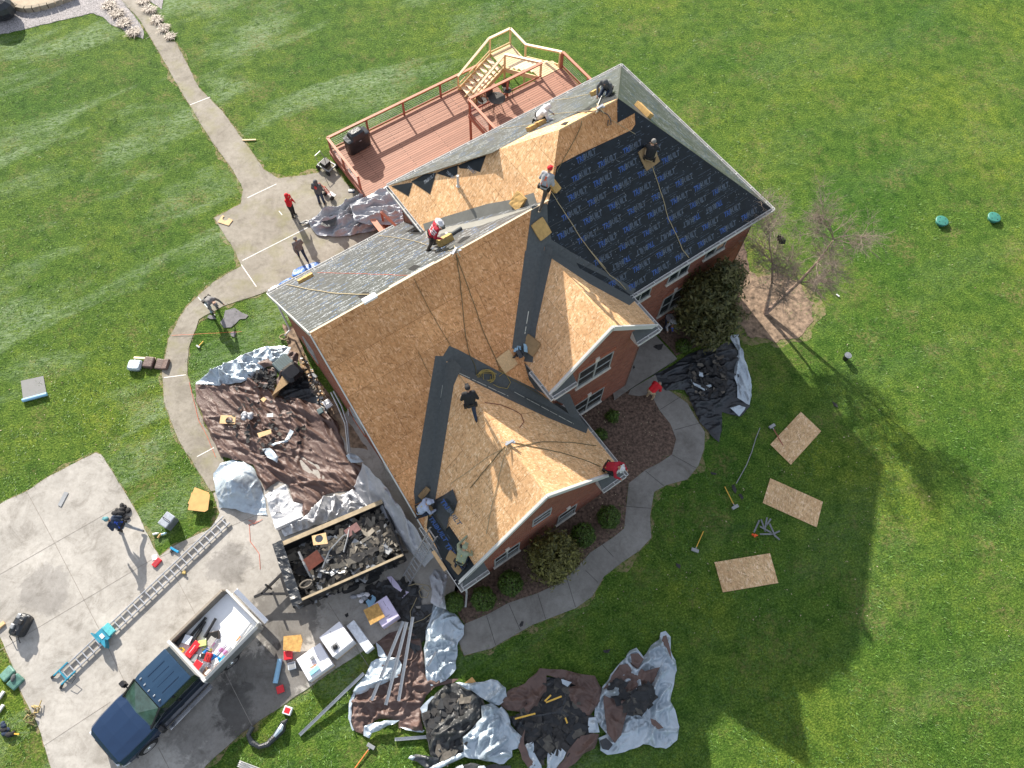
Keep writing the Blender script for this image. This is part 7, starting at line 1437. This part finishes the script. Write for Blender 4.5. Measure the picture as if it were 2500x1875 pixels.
for (a, b, c, d, z, lb) in ((1333, 1715, 1371, 1700, .45, 'longest wood strip in the shingle pit'), (1330, 1712, 1345, 1697, .45, 'short wood strip touching the longest one'), (1257, 1755, 1307, 1742, .42, 'wood strip at the left lip of the shingle pit'), (1380, 1752, 1385, 1766, .4, 'tiny wood strip at the right of the shingle pit')): stick(a, b, c, d, z, z, .06, .03, YEL, 'wood_strip', lb, 'wood strip', 'wood strips in the shingle pit')
board(GB((1845, 530), (1905, 482), (1938, 528)), .15, 'orange board corner poking out above the dusty black tarp', .03, plain('board_orange', (.56, .33, .12)), None)
# ---------------------------------------------------------------- wrapped pallets, boxes, rolls
def pallet(px, z, label, mat, group='plastic wrapped pallets by the truck'):
    P = [at(u, v, z) for u, v in px]; c = sum(P, Vector()) / 4; ax = (P[1] - P[0]); L = (ax.length + (P[2] - P[3]).length) / 2; Wd = ((P[3] - P[0]).length + (P[2] - P[1]).length) / 2; a = math.atan2(ax.y, ax.x)
    t = empty('wrapped_pallet', (c.x, c.y, 0), a, label, 'pallet', group); mb = MB(); nn = 9; vs = []; fs = []
    rnd = random.Random(label)
    mb.box((0, 0, (z + .11) / 2), (L, Wd, z - .11))
    bd = mb.build('wrapped_load', mat, t, bevel=.025); mb = MB(); mb.box((0, 0, .06), (L, Wd, .11)); mb.build('pallet_base', NEWW, t)
    mb = MB()
    for k in range(7): mb.box((rnd.uniform(-L * .35, L * .35), rnd.uniform(-Wd * .35, Wd * .35), z + .003), (rnd.uniform(.06, .2), .012, .002), rz=rnd.choice((0, 1.57)))
    mb.build('printed_marks', plain('print_dark', (.12, .10, .14), .6, bmp=0), bd); return t, c, a, L, Wd
pallet(GD((1125, 1030), (1265, 935), (1385, 1120), (1215, 1225)), .75, 'lilac wrapped pallet closest to the garage', LILAC)
tB, cB, aB, LB_, WB_ = pallet(GD((650, 1320), (850, 1160), (965, 1355), (790, 1480)), .95, 'white wrapped pallet with a black dome on it', WRAP); mb = MB(); q = at(*GD((805, 1400))[0], .96); mb.lathe(q, [(.10, 0), (.095, .05), (.05, .1), (.0, .11)], 12); mb.build('black_dome', BLACK, None, 'black plastic dome standing on the white wrapped pallet', 'vent cap'); mb = MB(); mb.box(q + Vector((0, 0, .004)), (.3, .26, .006), rz=aB); mb.build('clear_square', GREY, None, 'grey square sheet under the black dome', 'sheet')
pallet(GD((430, 1530), (650, 1375), (800, 1540), (590, 1690)), .62, 'low white wrapped pallet nearest the truck', WRAP); 
q = at(*GD((620, 1610))[0], .66); crate('cyan_box', q, (.42, .18, .06), aB + .0, plain('box_cyan', (.30, .62, .72), .5, bmp=0), 'flat pale blue packet on the low white pallet', 'packet'); q = at(*GD((600, 1500))[0], .66); crate('small_tool', q, (.16, .13, .08), aB, GREY, 'small grey tool on the low white pallet', 'tool'); mb = MB(); q = at(*GD((605, 1575))[0], .67); mb.beam(q - Vector((.1, .06, 0)), q + Vector((.12, .07, 0)), .04, .03); mb.build('orange_knife', plain('orange_grip', (.7, .2, .05)), None, 'orange handled knife on the low white pallet', 'knife')
pB = [at(u, v, .55) for u, v in GD((900, 1210), (970, 1160), (1160, 1390), (1075, 1455))]; c = sum(pB, Vector()) / 4; ax = pB[3] - pB[0]; crate('white_carton', (c.x, c.y, .05), (ax.length, (pB[1] - pB[0]).length, .5), math.atan2(ax.y, ax.x), LINER, 'long white carton standing off the end of the white wrapped pallet', 'carton', extra=lid(plain('carton_top', (.68, .72, .78), .4, bmp=0), .01, -.02))
pad_ = lambda px, z, lb: board(px, z, lb, .08, plain('sponge_board', (.48, .28, .09), .9, var=.35, scale=9, bmp=.8), 'spongy foam squares by the pallets', 'foam_square', 'foam pad')
pad_(GD((1060, 1070), (1190, 1005), (1255, 1130), (1125, 1205)), .78, 'pitted foam square on the lilac wrapped pallet'); pad_(GD((345, 1305), (500, 1290), (515, 1340), (490, 1445), (340, 1430)), .35, 'pitted foam square on the driveway by the truck')
pb = [at(u, v, .42) for u, v in G5((840, 1500), (1050, 1405), (1075, 1455), (865, 1558))]; c = sum(pb, Vector()) / 4; ax = pb[1] - pb[0]; crate('white_carton', (c.x, c.y, .12), (ax.length, .32, .32), math.atan2(ax.y, ax.x), LINER, 'long white carton lying on the plastic sheet beside the trailer', 'carton', extra=lid(LINER, .004, -.02))
def roll(u0, v0, u1, v1, r, z, mat, label): mb = MB(); mb.tube([at(u0, v0, z), at(u1, v1, z)], r, 14); return mb.build('underlayment_roll', mat, None, label, 'roll', 'rolls of pale blue sheet')
BLR = plain('roll_blue', (.27, .50, .70), .45, var=.08, scale=3, bmp=0)
roll(684, 1609, 672, 1668, .10, .13, BLR, 'pale blue roll lying on the concrete by the truck'); roll(55, 978, 115, 962, .085, .10, BLR, 'pale blue roll at the end of the grey sheet on the left lawn')
flat('grey_sheet', [(51, 930), (106, 918), (114, 962), (57, 978)], .03, plain('sheet_grey', (.22, .22, .215), .8, var=.06, scale=2, bmp=0), 'grey flattened sheet unrolled on the left lawn', 'sheet')
def mini(u, v, z, d, rz, mat, name, label, cat, extra=None): return crate(name, at(u, v, z), d, rz, mat, label, cat, extra=extra)
mini(685, 1683, .04, (.28, .28, .08), .4, REDP, 'red_lid_tub', 'flat red lid on the concrete below the blue roll', 'lid'); mini(706, 1601, .04, (.3, .32, .22), .2, plain('pink_red', (.7, .04, .09), .4, bmp=0), 'red_tub', 'bright red tub by the foam square and pallet', 'tub', lid(REDP)); mini(714, 1626, .04, (.3, .28, .14), .3, CLEARP, 'clear_tub', 'clear plastic tub by the corner of the low pallet', 'tub', lid(GREY, .006, -.05))
mini(704, 1735, .03, (.32, .3, .18), -.25, CLEARP, 'clear_tub', 'clear tub with red contents alone on the grass edge', 'tub', lid(REDP, .01, -.1))
P = [at(u, v, .12) for u, v in zl(150, 1380, 3.352, [(1565, 1320), (1530, 1390), (1555, 1450), (1620, 1485), (1690, 1465), (1750, 1400), (1800, 1340), (1820, 1290), (1850, 1260)])]; mb = MB(); mb.tube([p + Vector((0, 0, .03 * math.sin(i * 2))) for i, p in enumerate(P)], [.10, .09, .11, .10, .11, .13, .17, .12, .03], 9); o_ = mb.build('plastic_sleeve', [TBLACK], None, 'twisted black and silver plastic sleeve curled on the grass', 'plastic sleeve')
mb = MB(); mb.tube([P[5] + Vector((0, 0, .07)), P[6] + Vector((0, 0, .10)), P[7] + Vector((0, 0, .06))], [.07, .11, .07], 8); st2 = mb.build('silver_side', TSILV, o_)
# loose gutter lengths
def gut(u0, v0, u1, v1, z0, z1, label, mat=ALU, w_=.11):
    p, q = at(u0, v0, z0), at(u1, v1, z1); mb = MB(); x = (q - p).cross(Vector((0, 0, 1))).normalized() * w_ / 2
    mb.beam(p, q, w_, .008); mb.beam(p + x + Vector((0, 0, .04)), q + x + Vector((0, 0, .04)), .008, .08); mb.beam(p - x + Vector((0, 0, .04)), q - x + Vector((0, 0, .04)), .008, .08); return mb.build('gutter_length', mat, None, label, 'gutter', 'loose gutter lengths on the ground')
GALV = plain('gutter_alu', (.48, .50, .52), .4, .6, var=.1, bmp=0)
gut(*GB((1375, 55))[0], *GB((1130, 665))[0], .45, .4, 'leftmost of three gutter lengths fanned on the brown tarp', GALV); gut(*GB((1402, 60))[0], *GB((1240, 700))[0], .5, .42, 'middle of three gutter lengths fanned on the brown tarp', GALV); gut(*GB((1448, 20))[0], *GB((1338, 670))[0], .5, .42, 'rightmost of three gutter lengths fanned on the brown tarp', GALV)
gut(*GB((1070, 455))[0], *GB((575, 932))[0], .3, .05, 'long gutter length running off the tarp onto the grass', GALV); gut(*GB((1308, 965))[0], *GB((1560, 945))[0], .06, .06, 'short gutter length at the edge of the dusty black tarp', GALV); gut(*GB((1625, 290))[0], *GB((1565, 400))[0], .5, .45, 'tiny gutter offcut on the twisted silver tarp', GALV, .06)
for i, (dy, lb) in enumerate(((0, 'uppermost white length at the bottom edge of the lawn'), (14, 'middle white length at the bottom edge of the lawn'), (28, 'lowest white length at the bottom edge of the lawn'))): gut(*GB((110 - i * 6, 1135 + dy))[0], *GB((320, 1215 + dy * 1.6))[0], .08, .08, lb, GUTTER, .07)
# long strips along the wall side of the brown tarp
for i, (px, lb) in enumerate(((G5((1290, 500), (1340, 600), (1400, 740), (1425, 960)), 'outer pale downpipe lying along the driveway wall'), (G5((1310, 490), (1370, 600), (1415, 730), (1435, 960)), 'inner pale downpipe lying along the driveway wall'), (G5((1385, 480), (1415, 560), (1430, 680)), 'short pale downpipe closest to the driveway wall'))):
    P = [at(u, v, .5) for u, v in px]; mb = MB(); mb.tube(P, .04, 6); mb.build('downpipe', GALV, None, lb, 'downpipe', 'old downpipes by the driveway wall')
scraps('wall_rubble', [(G5((1060, 170), (1110, 280), (1200, 440), (1300, 640), (1230, 640), (1130, 450), (1060, 300)), 130, .05)], [plain('rubble_tan', (.42, .28, .15), .9), SHINGL, GREY, SOIL], 31, size=(.05, .16), lift=.15)
q = at(722, 925, 0); t = empty('yard_cart', q, AZ + 1.75, 'black cart with a glossy hood and ribbed panel between tarp and wall', 'cart'); mb = MB(); lathe_box(mb, [(.42, .42, .1, 0), (.5, .48, .5, 0), (.46, .44, .72, 0), (.3, .3, .8, 0)]); mb.build('hood', plain('gloss_black', (.012, .012, .014), .15, .2, bmp=0), t, bevel=.02)
mb = MB(); mb.box((.72, 0, .45), (.6, .8, .5)); rb_ = mb.build('rear_box', plain('slate_panel', (.04, .07, .08), .5, bmp=0), t, bevel=.02); 
for k in range(7): mb = MB(); mb.box((.72, -.33 + .11 * k, .71), (.56, .03, .03)); mb.build('rib', plain('slate_rib', (.06, .11, .12), .5, bmp=0), rb_)
mb = MB(); q = at(*G5((1265, 590))[0], .4); mb.box(q, (.34, .42, .1), rz=.7); mb.box(q + Vector((0, 0, .06)), (.30, .03, .02), rz=.7); mb.build('metal_case', ALU, None, 'dented silver metal case in the rubble by the wall', 'case', bevel=.02)
mb = MB(); q = at(*G5((1208, 645))[0], .4); mb.box(q, (.26, .26, .14), rz=.6); mb.build('slate_case', plain('slate_rib', (.06, .11, .12)), None, 'small dark teal ribbed case on the brown tarp', 'case', bevel=.02)
mb = MB(); rnd = random.Random(6); q = at(*G5((655, 690))[0], .45)
for k in range(8): mb.sphere(q + Vector((rnd.uniform(-.2, .2), rnd.uniform(-.18, .18), rnd.uniform(0, .15))), (rnd.uniform(.1, .18), .12, .1), 0, 7, 5)
mb.build('silver_bundle', TGREY, None, 'crumpled silver grey bundle on the brown tarp', 'bundle')
# ---------------------------------------------------------------- things on the left lawn and driveway
q = at(61, 1529, 0); t = empty('tool_backpack', q, 1.35, 'black tool backpack with buckles standing on the left driveway', 'backpack'); mb = MB(); lathe_box(mb, [(.42, .24, .02, 0), (.46, .28, .3, 0), (.42, .24, .5, 0), (.3, .16, .58, 0)]); mb.build('bag', TBLACK, t)
for i, (x, y, z) in enumerate(((.3, .1, .52), (.1, -.12, .58), (-.12, .1, .6), (-.3, -.05, .52), (.32, -.14, .4))): mb = MB(); mb.box((x, y, z), (.2, .16, .14)); mb.build('pocket', BLACK if i % 2 else GREY, t, bevel=.03)
for s in (-1, 1): mb = MB(); mb.tube([(-.35, s * .15, .4), (-.5, s * .2, .3), (-.62, s * .18, .05)], .018, 5); mb.build('strap', BLACK, t)
q = at(32, 1655, 0); t = empty('green_cushion', q, -.6, 'folded green padded bag at the grass edge of the driveway', 'padded bag'); CGG = plain('cushion_green', (.09, .21, .17), .6, var=.35, scale=5, bmp=.6)
for s in (-1, 1): mb = MB(); M = Matrix.Translation((s * .25, 0, .1)) @ Matrix.Rotation(s * .2, 4, 'Y'); mb.box(None, (.42, .52, .14), M=M); mb.build('pad', CGG, t, bevel=.05)
mb = MB(); q = at(32, 1655, .2); mb.sphere(q, (.09, .16, .06)); mb.build('grey_cloth', CG, None, 'small grey cloth on the green padded bag', 'cloth')
for u, v, lb in ((5, 1697, 'upper white piece at the left edge of the grass'), (4, 1730, 'lower white piece at the left edge of the grass')): mini(u, v, .02, (.12, .3, .1), -.4, WHITE, 'white_piece', lb, 'packet')
mini(-1, 1532, .03, (.16, .5, .1), -.7, OSBE, 'orange_board', 'orange board end just inside the left edge', 'board')
def heap(name, u, v, z, n, r, mats, label, cat, seed, s=.09, tube=False):
    rnd = random.Random(seed); mb = MB(); q = at(u, v, z)
    for k in range(n):
        c = q + Vector((rnd.gauss(0, r * .5), rnd.gauss(0, r * .5), rnd.uniform(.02, .12)))
        if tube: a = rnd.uniform(0, 6.3); mb.tube([c, c + Vector((math.cos(a) * s * 2, math.sin(a) * s * 2, .05)), c + Vector((math.cos(a + .8) * s * 3.4, math.sin(a + .8) * s * 3.4, 0))], s * .28, 6, k % len(mats))
        else: mb.sphere(c, (s * rnd.uniform(.7, 1.5), s * rnd.uniform(.6, 1.1), s * rnd.uniform(.4, .8)), k % len(mats), 7, 5)
    return mb.build(name, mats, None, label, cat)
heap('tan_harness', 79, 1752, .03, 10, .3, [plain('webbing_tan', (.38, .29, .12), .8, bmp=0), plain('webbing_olive', (.15, .12, .05), .8, bmp=0)], 'tan webbing harness heaped at the driveway edge', 'harness', 1, .09, True); heap('black_gloves', 18, 1785, .03, 10, .22, [CBK, CNV], 'black cloth bundle on the grass at the lower left', 'cloth bundle', 2, .11); stick(30, 1791, 47, 1792, .08, .08, .05, .04, YEL, 'wood_stick', 'short wooden stick by the black cloth bundle', 'stick')
heap('black_jacket', 300, 1247, .04, 15, .26, [CBK], 'crumpled black cloth on the left driveway beside the striding person', 'jacket', 3, .13)
q = at(419, 1278, 0); t = empty('grey_cooler', q, -.5, 'grey lidded cooler standing on the grass near the ladder', 'cooler'); mb = MB(); mb.box((0, 0, .26), (.42, .56, .5)); mb.build('body', plain('cooler_grey', (.16, .18, .21), .5, bmp=0), t, bevel=.04); mb = MB(); mb.box((0, 0, .56), (.46, .6, .08)); mb.build('lid', plain('cooler_lid', (.30, .33, .38), .5, bmp=0), t, bevel=.03); mb = MB(); mb.tube([(-.18, 0, .6), (-.18, .02, .66), (.18, .02, .66), (.18, 0, .6)], .015, 5); mb.build('handle', BLACK, t)
def bottle(u, v, mat, lb, a=0): q = at(u, v, .07); mb = MB(); d = Vector((math.cos(a), math.sin(a), 0)); mb.tube([q - d * .11, q + d * .06, q + d * .09, q + d * .13], [.045, .045, .02, .02], 8); mb.build('bottle', mat, None, lb, 'bottle', 'small bottles and cups on the grass by the cooler')
bottle(380, 1303, CLEARP, 'clear white bottle leftmost by the grey cooler', .3); bottle(389, 1308, plain('cup_tan', (.55, .36, .15), .6, bmp=0), 'tan cup between the two bottles', 1.2); bottle(400, 1303, plain('bottle_blue', (.35, .52, .65), .3, bmp=0), 'pale blue bottle rightmost by the grey cooler', .4)
q = at(427, 1343, .05); t = empty('blue_level_tool', q, -.45, 'bright blue hand tool on the ground between cooler and ladder', 'tool'); mb = MB(); mb.box((0, 0, .04), (.42, .1, .09)); mb.build('body', plain('tool_blue', (.02, .30, .55), .4, bmp=0), t, bevel=.02); mb = MB(); mb.box((-.08, -.1, .03), (.09, .14, .05)); mb.build('grip', BLACK, t)
mini(384, 1374, .035, (.22, .38, .09), -.55, REDP, 'red_tray', 'open red tray on the driveway corner by the ladder', 'tray', lid(plain('tray_inside', (.35, .02, .03), .5, bmp=0), .004, -.06)); mini(378, 1361, .035, (.22, .22, .02), .3, LINER, 'plastic_square', 'flat white plastic square behind the red tray', 'plastic square')
heap('brass_fitting', 449, 1398, .04, 4, .1, [plain('brass', (.40, .30, .10), .5, bmp=0)], 'small brass coloured fitting beside the ladder', 'fitting', 4, .06)
q = at(332, 895, 0); mb = MB(); lathe_box(mb, [(.3, .26, .02, 0), (.33, .28, .16, 0), (.26, .22, .26, 0)]); mb.v = [tuple(Vector(v) + Vector((q.x, q.y, 0))) for v in mb.v]; mb.build('folded_tarp', TSILV, None, 'small folded silver tarp bundle on the left lawn', 'folded tarp')
t = empty('folded_tarp', at(385, 890, 0), -.05, 'brown tarp folded over itself at the left edge of the path', 'folded tarp')
for k, (x, w_, z) in enumerate(((-.36, .46, .24), (.12, .4, .12), (.42, .3, .17))): mb = MB(); M = Matrix.Translation((x, 0, z / 2)) @ Matrix.Rotation((.0, .05, -.35)[k], 4, 'Y'); mb.box(None, (w_, .55, z), M=M); mb.build('fold', TBROWN, t, bevel=.05)
# patio: red hand truck, push machine, scraps
q = at(806, 480, 0); t = empty('hand_truck', q, dirto(786, 498, 806, 480), 'red two wheeled hand truck held by the person in the grey hoodie', 'hand truck'); RH = plain('red_frame', (.42, .06, .04), .4, bmp=0)
for s in (-1, 1):
    mb = MB(); mb.tube([(s * .17, 0, .12), (s * .17, -.12, .7), (s * .17, -.26, 1.18), (s * .22, -.38, 1.22)], .022, 6); mb.build('rail', RH, t); M = Matrix.Translation((s * .25, -.08, .13)) @ Matrix.Rotation(R(90), 4, 'Y'); mb = MB(); mb.lathe(None, [(.05, -.04), (.13, -.04), (.13, .04), (.05, .04)], 14, M=M); mb.build('wheel', RUBBER, t)
mb = MB()
for z in (.3, .55, .8, 1.05): mb.tube([(-.17, -.22 * z, z), (.17, -.22 * z, z)], .015, 5)
mb.build('cross_bar', RH, t); mb = MB(); mb.box((0, .14, .03), (.4, .26, .012)); mb.build('toe_plate', GREY, t)
q = at(800, 412, 0); t = empty('grey_machine', q, AZ + 1.9, 'grey wheeled push machine with a tubular handle on the patio by the deck', 'push machine'); mb = MB()
for s in (-1, 1): mb.beam((-.4, s * .28, .28), (.4, s * .28, .28), .05, .08); mb.tube([(.3, s * .25, .3), (.42, s * .22, .65), (.5, s * .2, .85)], .018, 5)
mb.beam((-.4, -.28, .28), (-.4, .28, .28), .05, .08); mb.beam((.4, -.28, .28), (.4, .28, .28), .05, .08); mb.tube([(.5, -.2, .85), (.5, .2, .85)], .018, 5); mb.build('frame', GREY, t)
mb = MB(); mb.box((.08, 0, .36), (.42, .42, .28)); mb.build('engine', BLACK, t, bevel=.03)
for x in (-.35, .35):
    for s in (-1, 1): M = Matrix.Translation((x, s * .33, .15)) @ Matrix.Rotation(R(90), 4, 'X'); mb = MB(); mb.lathe(None, [(.05, -.035), (.15, -.035), (.15, .035), (.05, .035)], 14, M=M); mb.build('wheel', RUBBER, t)
mini(859, 468, .2, (.34, .18, .12), .1, CNV, 'dark_bag', 'small dark bag by the foot of the deck steps', 'bag', lid(WHITE, .01, -.02))
# right lawn: lids, bucket, tools, strips
def septic(u, v, lb): q = at(u, v, .0); t = empty('septic_riser', q, 0, lb, 'tank riser', 'green tank lids on the far lawn'); mb = MB(); mb.lathe((0, 0, 0), [(.26, 0), (.26, .14), (.33, .15), (.34, .18), (.30, .21), (.0, .235)], 24); mb.build('cover', plain('lid_green', (.035, .19, .15), .55, var=.12, bmp=0), t); mb = MB(); [mb.sphere((math.cos(k * 1.57 + .5) * .2, math.sin(k * 1.57 + .5) * .2, .222), (.03, .03, .012), 0, 6, 4) for k in range(4)]; mb.build('bolt', BLACK, t)
septic(2296, 544, 'left of two green round tank lids on the far lawn'); septic(2423, 535, 'right of two green round tank lids beside a bare patch')
q = at(2063, 876, 0); t = empty('black_bucket', q, 0, 'open black bucket standing alone on the sunny lawn', 'bucket'); mb = MB(); n = 18; mb.lathe((0, 0, 0), [(.12, 0), (.155, .36), (.165, .37), (.15, .36), (.115, .04), (.0, .04)], n); mb.build('pail', BLACK, t); mb = MB(); mb.lathe((0, 0, 0), [(.157, .35), (.17, .355), (.17, .375), (.157, .375)], 18); mb.build('rim', GREY, t)
mini(2045, 722, .02, (.08, .2, .05), .8, WHITE, 'white_scrap', 'small white scrap on the lawn right of the bare birch', 'scrap')
def shovel(u0, v0, u1, v1, hm, lb):            # head at 0, handle end at 1
    p, q = at(u0, v0, .06), at(u1, v1, .05); t = empty('roofing_shovel', p, 0, lb, 'long handled tool', 'long handled tools on the lawn'); d = (q - p); a = math.atan2(d.y, d.x); mb = MB(); mb.tube([Vector((0, 0, .02)), d], .022, 6); mb.build('handle', hm, t); mb = MB(); mb.box((0, 0, .03), (.14, .32, .09), rz=a + .15); mb.tube([Vector((0, 0, .03)), d.normalized() * .22], .03, 6); mb.build('head', GREY, t, bevel=.01)
shovel(*ZR6((707, 275))[0], *ZR6((790, 415))[0], REDW, 'long handled tool with its red handle under the nearest board'); shovel(*ZR6((435, 870))[0], *ZR6((360, 718))[0], YEL, 'yellow handled tool with its head pointing down the lawn beside the middle board'); shovel(*ZR6((140, 1188))[0], *ZR6((203, 1048))[0], YEL, 'yellow handled tool with its grey head toward the walkway'); shovel(906, 1822, 862, 1882, plain('orange_grip', (.7, .2, .05)), 'orange handled tool at the bottom edge of the lawn')
P = [at(u, v, .05) for u, v in ZR6((620, 285), (590, 360), (560, 460), (520, 560), (470, 650), (445, 695))]; mb = MB(); mb.tube(P, .02, 5); mb.build('thin_strip', GREY, None, 'long thin curved grey strip on the lawn below the black tarp', 'metal strip')
SG = plain('strip_grey', (.17, .18, .19), .6, .2, bmp=0)
for i, ((a, b), (c, d), lb) in enumerate((((575, 1055), (615, 965), 'leftmost bent grey strip of the pile by the middle board'), ((628, 960), (660, 1050), 'bent grey strip standing second in the pile'), ((672, 945), (655, 1040), 'bent grey strip third from the left in the pile'), ((700, 955), (670, 1000), 'short bent grey strip at the top of the pile'), ((620, 1012), (705, 1058), 'pale grey strip crossing the pile'), ((620, 1068), (715, 1068), 'level grey strip at the foot of the pile'), ((715, 1065), (765, 1110), 'bent grey strip pointing down right from the pile'), ((715, 1068), (765, 1045), 'bent grey strip pointing up right from the pile'), ((690, 990), (735, 1090), 'grey strip behind the others in the pile'))):
    p, q = at(*ZR6((a, b))[0], .04 + .015 * i), at(*ZR6((c, d))[0], .04 + .015 * i); mb = MB(); mb.beam(p, q, .07, .02); mb.build('bent_strip', SG, None, lb, 'metal strip', 'bent grey strips piled on the lawn')
heap('orange_gloves', *ZR6((583, 1082))[0], .04, 6, .12, [plain('neon_orange', (.85, .10, .02), .6, bmp=0)], 'bright orange gloves beside the pile of bent strips', 'gloves', 7, .06)
# cords and ropes on the ground
def gcord(px, z, r, mat, lb, name='cord', cat='cord', group=None): rope(px, r, mat, lb, z=z, group=group, name=name, cat=cat)
gcord(G5((60, 60), (240, 50), (400, 42), (600, 30)), .06, .007, CORD, 'orange cord crossing the small lawn by the path'); gcord(G5((195, 420), (270, 720), (330, 830), (400, 1000)), .06, .007, CORD, 'orange cord down the curved path beside the brown tarp'); gcord(GD((150, 250), (80, 290), (25, 260), (120, 270), (30, 300), (40, 450), (120, 560), (130, 700)), .05, .008, CORD, 'orange cord looped on the driveway by the silver tent')
gcord(GD((1460, 850), (1530, 830), (1640, 845), (1665, 880), (1640, 900), (1590, 870), (1600, 850), (1560, 900), (1575, 950), (1630, 955), (1650, 910)), .12, .016, ROPE, 'looped tan rope on the dark debris at the ladder foot', 'rope', 'rope', 'ropes at the ladder foot'); gcord(GD((1540, 955), (1480, 1080), (1490, 1180), (1515, 1210), (1450, 1245), (1520, 1180), (1600, 1150), (1680, 1090)), .12, .014, ROPE, 'tan rope winding past the three gutter lengths', 'rope', 'rope', 'ropes at the ladder foot')
q = at(*G3((722, 1310))[0], .06); mb = MB(); mb.tube([q + Vector((math.cos(k * .7) * (.20 + .02 * (k % 3)), math.sin(k * .7) * (.18 - .02 * (k % 4)), .004 * k)) for k in range(30)], .018, 5); mb.build('rope_coil', ROPE, None, 'tan rope coil on the ground at the rear house corner', 'rope coil')
flat('lilac_wrap', GD((1270, 770), (1310, 760), (1370, 830), (1400, 880), (1470, 905), (1410, 960), (1390, 900), (1330, 860)), .1, LILAC, 'torn strip of lilac wrap on the dark debris by the ladder', 'plastic wrap'); flat('lilac_wrap', GD((700, 915), (750, 905), (765, 940), (715, 940)), .05, LILAC, 'small lilac wrap scrap beside the trailer wheel', 'plastic wrap'); flat('blue_wrap', GD((1080, 990), (1140, 930), (1180, 960), (1150, 1020), (1110, 1050)), .12, BLR, 'crumpled blue wrap behind the lilac wrapped pallet', 'plastic wrap')
heap('white_wrap', *GD((1060, 950))[0], .1, 9, .35, [WRAP, TGREY], 'heap of pale plastic wrap next to the trailer wheel', 'plastic wrap', 9, .13)
t = empty('wood_mallet', at(*G3((100, 1375))[0], .05), 1.0, 'wooden handled mallet on the small lawn beside the path', 'mallet'); mb = MB(); mb.beam((0, 0, 0), (.36, .02, 0), .03, .03); mb.build('handle', YEL, t); mb = MB(); mb.box((0, 0, .01), (.08, .2, .07)); mb.build('head', GREY, t)
